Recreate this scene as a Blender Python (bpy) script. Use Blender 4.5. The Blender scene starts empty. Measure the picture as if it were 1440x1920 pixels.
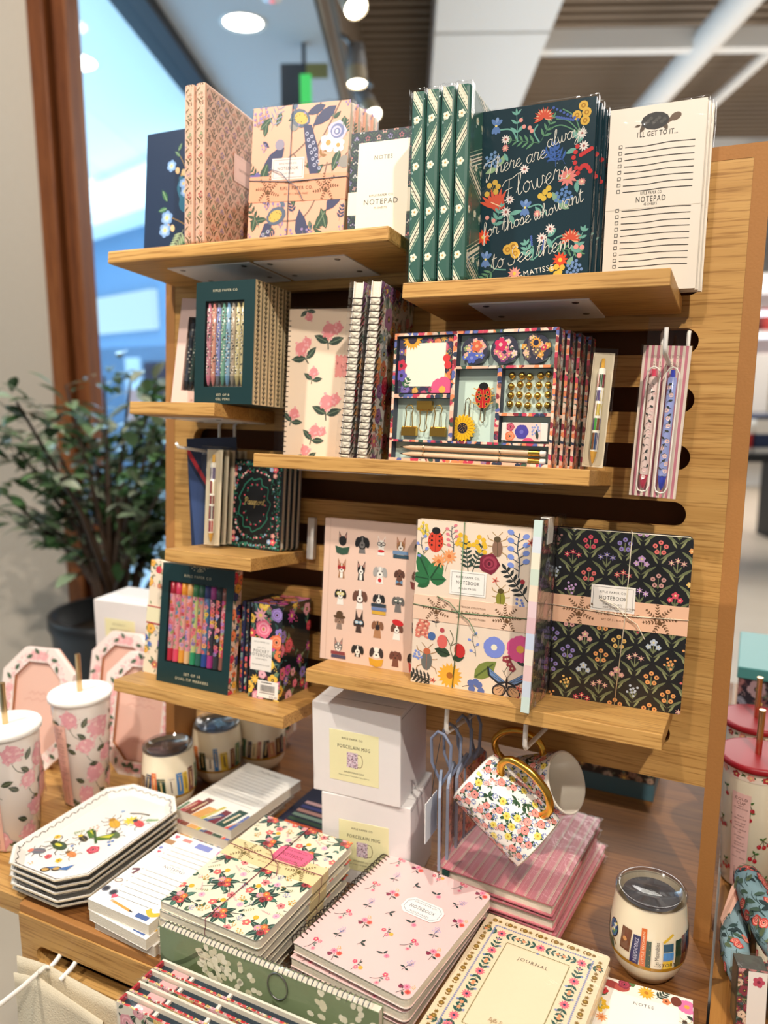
import bpy, bmesh, math, random
from mathutils import Matrix, Vector, Euler
random.seed(7)
SC = bpy.context.scene
COL = SC.collection
PI = math.pi
def D2R(a): return a * PI / 180.0

# ------------------------------------------------------------------ camera
cam_d = bpy.data.cameras.new('camera'); CAM = bpy.data.objects.new('camera', cam_d); COL.objects.link(CAM)
CAM.matrix_world = Matrix(((0.9021, -0.0739, 0.4252, 0.0242), (0.4316, 0.1552, -0.8886, -0.9752), (-0.0003, 0.9851, 0.1719, 1.5748), (0, 0, 0, 1)))
cam_d.sensor_fit = 'VERTICAL'; cam_d.sensor_height = 24.0; cam_d.lens = 18.125
cam_d.clip_start = 0.02; cam_d.clip_end = 80
cam_d.dof.use_dof = True; cam_d.dof.focus_distance = 0.92; cam_d.dof.aperture_fstop = 18.125 / 1000 / 0.009
SC.camera = CAM
# ------------------------------------------------------------------ light and exposure
SC.view_settings.view_transform = 'Standard'; SC.view_settings.look = 'None'
SC.view_settings.exposure = 0.0; SC.view_settings.gamma = 1.0; SC.view_settings.use_curve_mapping = False
W = bpy.data.worlds.new('world'); SC.world = W; W.use_nodes = True
W.node_tree.nodes['Background'].inputs[0].default_value = (1.0, 0.94, 0.88, 1); W.node_tree.nodes['Background'].inputs[1].default_value = 0.24
def look(o, tgt):
    o.rotation_euler = (Vector(tgt) - o.location).to_track_quat('-Z', 'Y').to_euler()
def spot(name, loc, tgt, power, ang, blend=.35, col=(1, .91, .80), size=.035):
    l = bpy.data.lights.new(name, 'SPOT'); l.energy = power; l.color = col; l.spot_size = D2R(ang); l.spot_blend = blend; l.shadow_soft_size = size
    o = bpy.data.objects.new(name, l); COL.objects.link(o); o.location = loc; look(o, tgt); return o
def area(name, loc, tgt, power, sx, sy, col=(1, 1, 1)):
    l = bpy.data.lights.new(name, 'AREA'); l.energy = power; l.color = col; l.shape = 'RECTANGLE'; l.size = sx; l.size_y = sy
    o = bpy.data.objects.new(name, l); COL.objects.link(o); o.location = loc; look(o, tgt); return o
spot('track_spot_key', (0.75, -1.35, 3.2), (-0.25, -0.05, 1.15), 195, 60)
spot('track_spot_left', (-1.25, -1.05, 3.2), (-0.85, -0.12, 1.0), 150, 52)
spot('track_spot_rear', (-0.55, 1.5, 3.2), (-0.45, 0.25, 0.86), 90, 50)
spot('track_spot_centre', (-0.35, -2.0, 3.2), (-0.35, -0.1, 1.3), 75, 56)

# ------------------------------------------------------------------ colours
def L(h):
    if isinstance(h, tuple): return h
    h = h.lstrip('#'); r = []
    for i in (0, 2, 4):
        c = int(h[i:i + 2], 16) / 255.0
        r.append(c / 12.92 if c <= .04045 else ((c + .055) / 1.055) ** 2.4)
    return (r[0], r[1], r[2], 1.0)

# ------------------------------------------------------------------ materials
MATS = {}
def newmat(name):
    m = bpy.data.materials.new(name); m.use_nodes = True
    nt = m.node_tree; b = nt.nodes['Principled BSDF']; MATS[name] = m
    return m, nt, b
def N(nt, typ, **kw):
    n = nt.nodes.new(typ)
    for k, v in kw.items(): setattr(n, k, v)
    return n
def plain(name, col, rough=.5, metal=0., bump=0., scale=80, var=.06):
    m, nt, b = newmat(name); c = L(col)
    tc = N(nt, 'ShaderNodeTexCoord'); nz = N(nt, 'ShaderNodeTexNoise'); nz.inputs['Scale'].default_value = scale; nz.inputs['Detail'].default_value = 3
    nt.links.new(tc.outputs['Object'], nz.inputs['Vector'])
    mx = N(nt, 'ShaderNodeMix', data_type='RGBA')
    mx.inputs[6].default_value = tuple(x * (1 - var) for x in c[:3]) + (1,); mx.inputs[7].default_value = tuple(min(1, x * (1 + var)) for x in c[:3]) + (1,)
    nt.links.new(nz.outputs['Fac'], mx.inputs[0]); nt.links.new(mx.outputs[2], b.inputs['Base Color'])
    b.inputs['Roughness'].default_value = rough; b.inputs['Metallic'].default_value = metal
    if bump:
        bp = N(nt, 'ShaderNodeBump'); bp.inputs['Strength'].default_value = bump; bp.inputs['Distance'].default_value = .002
        nt.links.new(nz.outputs['Fac'], bp.inputs['Height']); nt.links.new(bp.outputs[0], b.inputs['Normal'])
    return m
def printed(name, rough=.45, bump=.05, metal=0., coat=0.):
    m, nt, b = newmat(name)
    at = N(nt, 'ShaderNodeAttribute', attribute_name='Col'); nt.links.new(at.outputs['Color'], b.inputs['Base Color'])
    b.inputs['Roughness'].default_value = rough; b.inputs['Metallic'].default_value = metal
    if coat: b.inputs['Coat Weight'].default_value = coat; b.inputs['Coat Roughness'].default_value = .08
    tc = N(nt, 'ShaderNodeTexCoord'); nz = N(nt, 'ShaderNodeTexNoise'); nz.inputs['Scale'].default_value = 600
    nt.links.new(tc.outputs['Object'], nz.inputs['Vector'])
    bp = N(nt, 'ShaderNodeBump'); bp.inputs['Strength'].default_value = bump; bp.inputs['Distance'].default_value = .0006
    nt.links.new(nz.outputs['Fac'], bp.inputs['Height']); nt.links.new(bp.outputs[0], b.inputs['Normal'])
    return m
def wood(name, dark, mid, light, axis=0, rough=.5, ring=26., fine=230.):
    m, nt, b = newmat(name)
    tc = N(nt, 'ShaderNodeTexCoord'); mp = N(nt, 'ShaderNodeMapping')
    s = [ring, ring, ring]; s[axis] = ring * .035; mp.inputs['Scale'].default_value = s
    nt.links.new(tc.outputs['Object'], mp.inputs['Vector'])
    n1 = N(nt, 'ShaderNodeTexNoise'); n1.inputs['Scale'].default_value = 1.0; n1.inputs['Detail'].default_value = 5; n1.inputs['Roughness'].default_value = .6; n1.inputs['Distortion'].default_value = .35
    nt.links.new(mp.outputs[0], n1.inputs['Vector'])
    mp2 = N(nt, 'ShaderNodeMapping'); s = [fine * 1.6] * 3; s[axis] = fine * .06; mp2.inputs['Scale'].default_value = s
    nt.links.new(tc.outputs['Object'], mp2.inputs['Vector'])
    n2 = N(nt, 'ShaderNodeTexNoise'); n2.inputs['Scale'].default_value = 1.0; n2.inputs['Detail'].default_value = 3
    nt.links.new(mp2.outputs[0], n2.inputs['Vector'])
    cr = N(nt, 'ShaderNodeValToRGB'); e = cr.color_ramp.elements
    e[0].position = .30; e[0].color = L(dark); e[1].position = .68; e[1].color = L(light); k = e.new(.5); k.color = L(mid)
    nt.links.new(n1.outputs['Fac'], cr.inputs[0])
    cr2 = N(nt, 'ShaderNodeValToRGB'); e = cr2.color_ramp.elements; e[0].position = .36; e[0].color = (.55, .46, .36, 1); e[1].position = .50; e[1].color = (1, 1, 1, 1)
    nt.links.new(n2.outputs['Fac'], cr2.inputs[0])
    mx = N(nt, 'ShaderNodeMix', data_type='RGBA', blend_type='MULTIPLY'); mx.inputs[0].default_value = .75
    nt.links.new(cr.outputs[0], mx.inputs[6]); nt.links.new(cr2.outputs[0], mx.inputs[7]); nt.links.new(mx.outputs[2], b.inputs['Base Color'])
    b.inputs['Roughness'].default_value = rough; b.inputs['Specular IOR Level'].default_value = .3
    bp = N(nt, 'ShaderNodeBump'); bp.inputs['Strength'].default_value = .12; bp.inputs['Distance'].default_value = .001
    nt.links.new(n2.outputs['Fac'], bp.inputs['Height']); nt.links.new(bp.outputs[0], b.inputs['Normal'])
    return m
def film(name, tint, gloss, rough=.06, bump=.5, scale=30, dist=.004):
    m, nt, b = newmat(name); nt.nodes.remove(b); out = nt.nodes['Material Output']
    tr = N(nt, 'ShaderNodeBsdfTransparent'); tr.inputs[0].default_value = tint
    gl = N(nt, 'ShaderNodeBsdfGlossy'); gl.inputs['Roughness'].default_value = rough
    fr = N(nt, 'ShaderNodeFresnel'); fr.inputs['IOR'].default_value = 1.38
    ml = N(nt, 'ShaderNodeMath', operation='MULTIPLY'); ml.inputs[1].default_value = gloss
    ge = N(nt, 'ShaderNodeNewGeometry'); fs = N(nt, 'ShaderNodeMath', operation='SUBTRACT'); fs.inputs[0].default_value = 1.0; m2 = N(nt, 'ShaderNodeMath', operation='MULTIPLY')
    nt.links.new(ge.outputs['Backfacing'], fs.inputs[1]); nt.links.new(fr.outputs[0], m2.inputs[0]); nt.links.new(fs.outputs[0], m2.inputs[1]); nt.links.new(m2.outputs[0], ml.inputs[0])     # a sheet reflects off its outer face
    cp = N(nt, 'ShaderNodeMath', operation='MINIMUM'); cp.inputs[1].default_value = .28; nt.links.new(ml.outputs[0], cp.inputs[0])
    mx = N(nt, 'ShaderNodeMixShader'); nt.links.new(cp.outputs[0], mx.inputs[0]); nt.links.new(tr.outputs[0], mx.inputs[1]); nt.links.new(gl.outputs[0], mx.inputs[2])
    nt.links.new(mx.outputs[0], out.inputs[0])
    if bump:
        tc = N(nt, 'ShaderNodeTexCoord'); nz = N(nt, 'ShaderNodeTexNoise'); nz.inputs['Scale'].default_value = scale; nz.inputs['Detail'].default_value = 4; nz.inputs['Distortion'].default_value = 1.5
        nt.links.new(tc.outputs['Object'], nz.inputs['Vector'])
        bp = N(nt, 'ShaderNodeBump'); bp.inputs['Strength'].default_value = bump; bp.inputs['Distance'].default_value = dist
        nt.links.new(nz.outputs['Fac'], bp.inputs['Height']); nt.links.new(bp.outputs[0], gl.inputs['Normal']); nt.links.new(bp.outputs[0], fr.inputs['Normal'])
    return m
def emit(name, col, s):
    m, nt, b = newmat(name); b.inputs['Base Color'].default_value = (0, 0, 0, 1)
    b.inputs['Emission Color'].default_value = L(col); b.inputs['Emission Strength'].default_value = s
    return m
PRINT = printed('printed_paper', .42); PGLOSS = printed('printed_gloss', .18, .02, coat=.6); PCLOTH = printed('printed_cloth', .85, .6)
PAGE = plain('page_edges', '#e9dfcb', .75, bump=.3, scale=500)
OAK = wood('oak_veneer', '#ae8145', '#c49656', '#d2a665', 0, .42)
OAKZ = wood('oak_veneer_upright', '#ae8145', '#c49656', '#d2a665', 2, .42)
TABLEW = wood('table_oak', '#6a4320', '#7f5228', '#96652f', 0, .50, 16, 170)
MDF = plain('mdf_edge', '#a9733a', .7, bump=.15, scale=300)
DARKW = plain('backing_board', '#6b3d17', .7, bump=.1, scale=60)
GOLD = plain('gold_metal', '#e2b14c', .24, 1.0, var=.03)
PGOLD = plain('pale_gold_metal', '#d8b98a', .22, 1.0, var=.03)
CHROME = plain('grey_metal', '#9a9a98', .28, 1.0, var=.03)
WIREM = plain('bronze_wire', '#5c5148', .35, .9, var=.03)
WHITEM = plain('white_enamel', '#f3efe8', .35, var=.02)
BLACKP = plain('black_plastic', '#15161a', .5, var=.1)
FILM = film('clear_film', (.985, .985, .985, 1), .75, .05, .5, 30, .003)
CLEARP = film('clear_plastic', (.96, .96, .95, 1), 1.4, .06, .12, 20, .003)
LIDP = film('smoke_clear_lid', (.80, .80, .82, 1), 2.6, .08, .1, 20, .002)
GLASS = film('window_glass', (.80, .90, .97, 1), 1.0, .02, 0)

# ------------------------------------------------------------------ mesh builder
class MB:
    def __init__(s): s.v = []; s.f = []; s.c = []; s.m = []; s.s = []; s.M = Matrix()
    def add(s, vs, fs, col='#ffffff', mi=0, smooth=False):
        o = len(s.v); M = s.M; c = L(col)
        s.v += [tuple(M @ Vector(p)) for p in vs]
        for f in fs: s.f.append([i + o for i in f]); s.c.append(c); s.m.append(mi); s.s.append(smooth)
    def box(s, x0, x1, y0, y1, z0, z1, col='#ffffff', mi=0, b=0.0):
        if b <= 0:
            s.add([(x0, y0, z0), (x1, y0, z0), (x1, y1, z0), (x0, y1, z0), (x0, y0, z1), (x1, y0, z1), (x1, y1, z1), (x0, y1, z1)],
                  [(0, 3, 2, 1), (4, 5, 6, 7), (0, 1, 5, 4), (1, 2, 6, 5), (2, 3, 7, 6), (3, 0, 4, 7)], col, mi)
        else:
            bm = bmesh.new(); bmesh.ops.create_cube(bm, size=1.0)
            for v in bm.verts: v.co = Vector(((x0 + x1) / 2 + v.co.x * (x1 - x0), (y0 + y1) / 2 + v.co.y * (y1 - y0), (z0 + z1) / 2 + v.co.z * (z1 - z0)))
            bmesh.ops.bevel(bm, geom=bm.edges[:], offset=b, segments=2, affect='EDGES', profile=.5)
            bm.verts.index_update()
            s.add([v.co.copy() for v in bm.verts], [[v.index for v in f.verts] for f in bm.faces], col, mi); bm.free()
    def prism(s, pts, y0, y1, col='#ffffff', mi=0, mapf=None, side=None):
        # pts in (x,z), extruded along y from y0 (front) to y1
        n = len(pts); mapf = mapf or (lambda x, y, z: (x, y, z))
        vs = [mapf(p[0], y0, p[1]) for p in pts] + [mapf(p[0], y1, p[1]) for p in pts]
        s.add(vs, [list(range(n)), list(range(2 * n - 1, n - 1, -1))], col, mi)
        s.add(vs, [(i, i + n, (i + 1) % n + n, (i + 1) % n) for i in range(n)], side or col, mi)
    def tube(s, pts, r, col='#ffffff', mi=0, n=8, closed=False, caps=True):
        P = [Vector(p) for p in pts]; k = len(P); vs = []; fs = []
        rr = r if isinstance(r, (list, tuple)) else [r] * k
        up = None
        for i in range(k):
            a = P[(i - 1) % k] if (closed or i > 0) else P[i]; b = P[(i + 1) % k] if (closed or i < k - 1) else P[i]
            t = (b - a).normalized()
            if up is None: up = t.orthogonal().normalized()
            up = (up - t * up.dot(t));  up = up.normalized() if up.length > 1e-9 else t.orthogonal().normalized()
            w = t.cross(up)
            for j in range(n):
                an = 2 * PI * j / n; vs.append(P[i] + (up * math.cos(an) + w * math.sin(an)) * rr[i])
        for i in range(k if closed else k - 1):
            for j in range(n):
                a = i * n + j; b = i * n + (j + 1) % n; c = ((i + 1) % k) * n + (j + 1) % n; d = ((i + 1) % k) * n + j
                fs.append((a, b, c, d))
        s.add(vs, fs, col, mi, True)
        if caps and not closed: s.add(vs[:n], [list(range(n - 1, -1, -1))], col, mi); s.add(vs[-n:], [list(range(n))], col, mi)
    def lathe(s, prof, n=32, col='#ffffff', mi=0, cx=0, cy=0, cz=0, caps=(False, False), cols=None):
        vs = []; fs = []
        for r, z in prof:
            for j in range(n):
                a = 2 * PI * j / n; vs.append((cx + r * math.cos(a), cy + r * math.sin(a), cz + z))
        for i in range(len(prof) - 1):
            q = [(i * n + j, i * n + (j + 1) % n, (i + 1) * n + (j + 1) % n, (i + 1) * n + j) for j in range(n)]
            s.add([], [], col, mi); o = len(s.v)
            fs.append(q)
        M = s.M; o = len(s.v); s.v += [tuple(M @ Vector(p)) for p in vs]
        for i, q in enumerate(fs):
            c = L(cols[i] if cols else col)
            for f in q: s.f.append([k + o for k in f]); s.c.append(c); s.m.append(mi); s.s.append(True)
        if caps[0]: s.add(vs[:n], [list(range(n - 1, -1, -1))], cols[0] if cols else col, mi)
        if caps[1]: s.add(vs[-n:], [list(range(n))], cols[-1] if cols else col, mi)
    def build(s, name, mats, parent=None, M=None):
        me = bpy.data.meshes.new(name); me.from_pydata(s.v, [], s.f)
        mats = mats if isinstance(mats, (list, tuple)) else [mats]
        for m in mats: me.materials.append(m)
        ca = me.color_attributes.new('Col', 'FLOAT_COLOR', 'CORNER'); buf = []
        for p, c in zip(me.polygons, s.c): buf += list(c) * p.loop_total
        ca.data.foreach_set('color', buf)
        me.polygons.foreach_set('material_index', s.m); me.polygons.foreach_set('use_smooth', s.s); me.update()
        o = bpy.data.objects.new(name, me); COL.objects.link(o)
        if parent: o.parent = parent
        if M is not None: o.matrix_world = M
        return o
def tag(o, label, cat, group=None):
    o['label'] = label; o['category'] = cat
    if group: o['group'] = group
    return o
def thing(name, label, cat, M=None, group=None):
    o = bpy.data.objects.new(name, None); o.empty_display_size = .02; COL.objects.link(o)
    if M is not None: o.matrix_world = M
    return tag(o, label, cat, group)
def struct(o): o['kind'] = 'structure'; return o
def dup(root, M, label, group=None):
    r = root.copy(); COL.objects.link(r); r.matrix_world = M; r['label'] = label
    if group: r['group'] = group
    for ch in list(root.children):
        c = ch.copy(); COL.objects.link(c); c.parent = r
        for g in list(ch.children):
            d = g.copy(); COL.objects.link(d); d.parent = c
    return r
def T(x, y, z): return Matrix.Translation((x, y, z))
def RX(a): return Matrix.Rotation(D2R(a), 4, 'X')
def RY(a): return Matrix.Rotation(D2R(a), 4, 'Y')
def RZ(a): return Matrix.Rotation(D2R(a), 4, 'Z')
TZ = 0.86; K = 1.2
PF = T(0, 0, TZ) @ RX(-4.096)
SHW = {'A': .427, 'B': .369, 'C': .1905, 'D': -.048, 'E': .069, 'F': .246, 'G': -.1095}
def SF(sh): return PF @ T(0, 0, (SHW[sh] + .3066) * K) @ RX(-2.96)
def on_shelf(sh, u, s, yaw=0, lean=0, roll=0, z=0): return SF(sh) @ T(u * K, -s * K, z) @ RZ(-yaw) @ RX(-lean) @ RY(roll)
def lying(x, y, ztop, rot=0, pitch=0): return T(x, y, ztop) @ RZ(rot) @ RX(pitch) @ RX(-90)   # cover up; local x across, local z away, local y down

# ------------------------------------------------------------------ flat artwork as thin printed shapes
_txt = {}
def text_mesh(body, sp=1.0):
    k = (body, sp)
    if k not in _txt:
        cu = bpy.data.curves.new('t', 'FONT'); cu.body = body; cu.size = 1.0; cu.resolution_u = 2; cu.align_x = 'CENTER'; cu.space_character = sp
        o = bpy.data.objects.new('t', cu); COL.objects.link(o)
        bpy.context.view_layer.update(); dg = bpy.context.evaluated_depsgraph_get()
        me = bpy.data.meshes.new_from_object(o.evaluated_get(dg))
        _txt[k] = ([(v.co.x, v.co.y) for v in me.vertices], [list(p.vertices) for p in me.polygons])
        bpy.data.meshes.remove(me); bpy.data.objects.remove(o); bpy.data.curves.remove(cu)
    return _txt[k]
class Art:
    def __init__(s, mb, mp, mi=0, clip=None, z0=.00012, dz=.00006, grid=0):
        s.mb = mb; s.mp = mp; s.mi = mi; s.clip = clip; s.k = 0; s.z0 = z0; s.dz = dz; s.off = (0, 0); s.sc = 1.0; s.an = 0.0; s.grid = grid
    def at(s, x, y, sc=1.0, an=0.0):
        s.off = (x, y); s.sc = sc; s.an = D2R(an); return s
    def _t(s, p):
        c, n = math.cos(s.an), math.sin(s.an)
        return (s.off[0] + s.sc * (p[0] * c - p[1] * n), s.off[1] + s.sc * (p[0] * n + p[1] * c))
    def _z(s, lv):
        s.k += 1; return s.z0 + lv * s.dz + (s.k % 9) * .000005
    def _clip(s, P, box=None):
        x0, y0, x1, y1 = box or s.clip
        for ax, lim, sg in ((0, x0, 1), (0, x1, -1), (1, y0, 1), (1, y1, -1)):
            out = []; n = len(P)
            for i in range(n):
                a, b = P[i], P[(i + 1) % n]; da, db = sg * (a[ax] - lim), sg * (b[ax] - lim)
                if da >= 0: out.append(a)
                if (da >= 0) != (db >= 0):
                    t = da / (da - db); out.append((a[0] + (b[0] - a[0]) * t, a[1] + (b[1] - a[1]) * t))
            P = out
            if len(P) < 3: return None
        return P
    def poly(s, pts, col, lv=0):
        P = [s._t(p) for p in pts]
        if s.clip:
            P = s._clip(P)
            if not P: return
        z = s._z(lv); g = s.grid
        if g:                                        # on a rounded body: cut into small cells that follow the curve
            xs, ys = [p[0] for p in P], [p[1] for p in P]; i0, i1, j0, j1 = math.floor(min(xs) / g), math.floor(max(xs) / g), math.floor(min(ys) / g), math.floor(max(ys) / g)
            if i1 > i0 or j1 > j0:
                for i in range(i0, i1 + 1):
                    for j in range(j0, j1 + 1):
                        Q = s._clip(P, (i * g, j * g, (i + 1) * g, (j + 1) * g))
                        if Q: s.mb.add([s.mp(p[0], p[1], z) for p in Q], [list(range(len(Q)))], col, s.mi)
                return
        s.mb.add([s.mp(p[0], p[1], z) for p in P], [list(range(len(P)))], col, s.mi)
    def ell(s, x, y, rx, ry, col, lv=1, an=0, n=12):
        c, q = math.cos(D2R(an)), math.sin(D2R(an))
        s.poly([(x + rx * math.cos(2 * PI * i / n) * c - ry * math.sin(2 * PI * i / n) * q, y + rx * math.cos(2 * PI * i / n) * q + ry * math.sin(2 * PI * i / n) * c) for i in range(n)], col, lv)
    def disc(s, x, y, r, col, lv=1, n=10): s.ell(x, y, r, r, col, lv, 0, n)
    def rect(s, x0, y0, x1, y1, col, lv=0): s.poly([(x0, y0), (x1, y0), (x1, y1), (x0, y1)], col, lv)
    def line(s, pts, w, col, lv=0, w2=None):
        k = len(pts); w2 = w if w2 is None else w2
        for i in range(k - 1):
            a, b = pts[i], pts[i + 1]; dx, dy = b[0] - a[0], b[1] - a[1]; l = math.hypot(dx, dy) or 1e-9
            wa = w + (w2 - w) * i / max(1, k - 1); wb = w + (w2 - w) * (i + 1) / max(1, k - 1)
            nx, ny = -dy / l / 2, dx / l / 2; ex, ey = dx / l * wa * .25, dy / l * wa * .25
            s.poly([(a[0] - ex + nx * wa, a[1] - ey + ny * wa), (a[0] - ex - nx * wa, a[1] - ey - ny * wa), (b[0] + ex - nx * wb, b[1] + ey - ny * wb), (b[0] + ex + nx * wb, b[1] + ey + ny * wb)], col, lv)
    def curve(s, pts, w, col, lv=0, n=6, w2=None):
        s.line(smooth(pts, n), w, col, lv, w2)
    def leaf(s, x, y, l, w, an, col, lv=1, vein=None):
        c, q = math.cos(D2R(an)), math.sin(D2R(an)); sh = [(0, 0), (.2, .36), (.45, .5), (.72, .36), (1, 0), (.72, -.36), (.45, -.5), (.2, -.36)]
        s.poly([(x + l * a * c - w * b * q, y + l * a * q + w * b * c) for a, b in sh], col, lv)
        if vein: s.line([(x + l * .08 * c, y + l * .08 * q), (x + l * .85 * c, y + l * .85 * q)], w * .1, vein, lv + 1)
    def flower(s, x, y, r, n, col, cen, an=0, lv=2, pw=.55, ccol2=None):
        for i in range(n):
            a = an + 360.0 * i / n; s.ell(x + r * .55 * math.cos(D2R(a)), y + r * .55 * math.sin(D2R(a)), r * .48, r * pw * .8, col, lv, a, 8)
        s.disc(x, y, r * .3, cen, lv + 2, 8)
        if ccol2: s.disc(x, y, r * .14, ccol2, lv + 3, 6)
    def daisy(s, x, y, r, n, col, cen, an=0, lv=2):
        for i in range(n):
            a = an + 360.0 * i / n; s.leaf(x, y, r, r * .34, a, col, lv)
        s.disc(x, y, r * .26, cen, lv + 2, 8)
    def rose(s, x, y, r, cols, cen='#2a2a22', lv=2):
        n = 14
        s.poly([(x + r * (1 + .10 * math.cos(5 * 2 * PI * i / n)) * math.cos(2 * PI * i / n), y + r * (1 + .10 * math.cos(5 * 2 * PI * i / n)) * math.sin(2 * PI * i / n)) for i in range(n)], cols[0], lv)
        s.ell(x + r * .05, y + r * .05, r * .74, r * .7, cols[1], lv + 1); s.ell(x - r * .03, y + r * .02, r * .52, r * .5, cols[0], lv + 2)
        s.ell(x + r * .04, y, r * .34, r * .32, cols[1], lv + 3); s.ell(x, y, r * .17, r * .2, cen, lv + 4, 0, 7)
    def puff(s, x, y, r, col, col2, lv=2, n=16):
        s.disc(x, y, r * .82, col, lv, 12)
        for i in range(n):
            a = random.random() * 2 * PI; q = r * math.sqrt(random.random()); s.disc(x + q * math.cos(a), y + q * math.sin(a), r * .17, col2 if i % 2 else col, lv + 1, 5)
    def sprig(s, x, y, l, an, nl, ll, lw, col, stem=None, lv=1, bend=0.0, tip=None, tipr=0):
        a = D2R(an); px, py = x, y; pts = [(x, y)]
        for i in range(nl):
            a += D2R(bend) / nl; px += math.cos(a) * l / nl; py += math.sin(a) * l / nl; pts.append((px, py))
            sc = 1 - .45 * i / nl; d = math.degrees(a)
            s.leaf(px, py, ll * sc, lw * sc, d + 48, col, lv); s.leaf(px, py, ll * sc, lw * sc, d - 48, col, lv)
        s.line(pts, lw * .16, stem or col, lv)
        s.leaf(px, py, ll * .7, lw * .7, math.degrees(a), col, lv)
        if tip: s.disc(px, py, tipr, tip, lv + 2, 8)
        return px, py
    def berries(s, x, y, r, n, br, col, lv=2, stem=None):
        for i in range(n):
            a = 2 * PI * i / n + .4; q = r * (.45 + .55 * ((i * 7) % 5) / 4); bx, by = x + q * math.cos(a), y + q * math.sin(a)
            if stem: s.line([(x, y - r), (bx, by)], br * .3, stem, lv - 1)
            s.disc(bx, by, br, col, lv, 7)
    def text(s, body, x, y, h, col, lv=6, an=0, sp=1.15, w=None, sx=1.0):
        vs, fs = text_mesh(body, sp); c, q = math.cos(D2R(an)), math.sin(D2R(an))
        k = h / .72; kx = k * sx
        if w:
            wid = max(v[0] for v in vs) - min(v[0] for v in vs); kx = w / max(wid, 1e-6)
        P = []
        z = s._z(lv)
        for vx, vy in vs:
            a, b = vx * kx, vy * k - h / 2; p = s._t((x + a * c - b * q, y + a * q + b * c)); P.append(s.mp(p[0], p[1], z))
        s.mb.add(P, fs, col, s.mi)
    def script(s, strokes, x, y, h, w, col, lv=6, an=0, slant=.25):
        c, q = math.cos(D2R(an)), math.sin(D2R(an))
        for st in strokes:
            P = []
            for a, b in smooth(st, 5):
                a2 = (a + slant * b) * h; b2 = b * h; P.append((x + a2 * c - b2 * q, y + a2 * q + b2 * c))
            s.line(P, w, col, lv)
def smooth(pts, n=6):
    if len(pts) < 3: return list(pts)
    out = []; P = [pts[0]] + list(pts) + [pts[-1]]
    for i in range(1, len(P) - 2):
        a, b, c, d = P[i - 1:i + 3]
        for k in range(n):
            t = k / n
            out.append(tuple(.5 * (2 * b[j] + (c[j] - a[j]) * t + (2 * a[j] - 5 * b[j] + 4 * c[j] - d[j]) * t * t + (3 * b[j] - a[j] - 3 * c[j] + d[j]) * t ** 3) for j in (0, 1)))
    out.append(tuple(pts[-1])); return out
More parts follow.
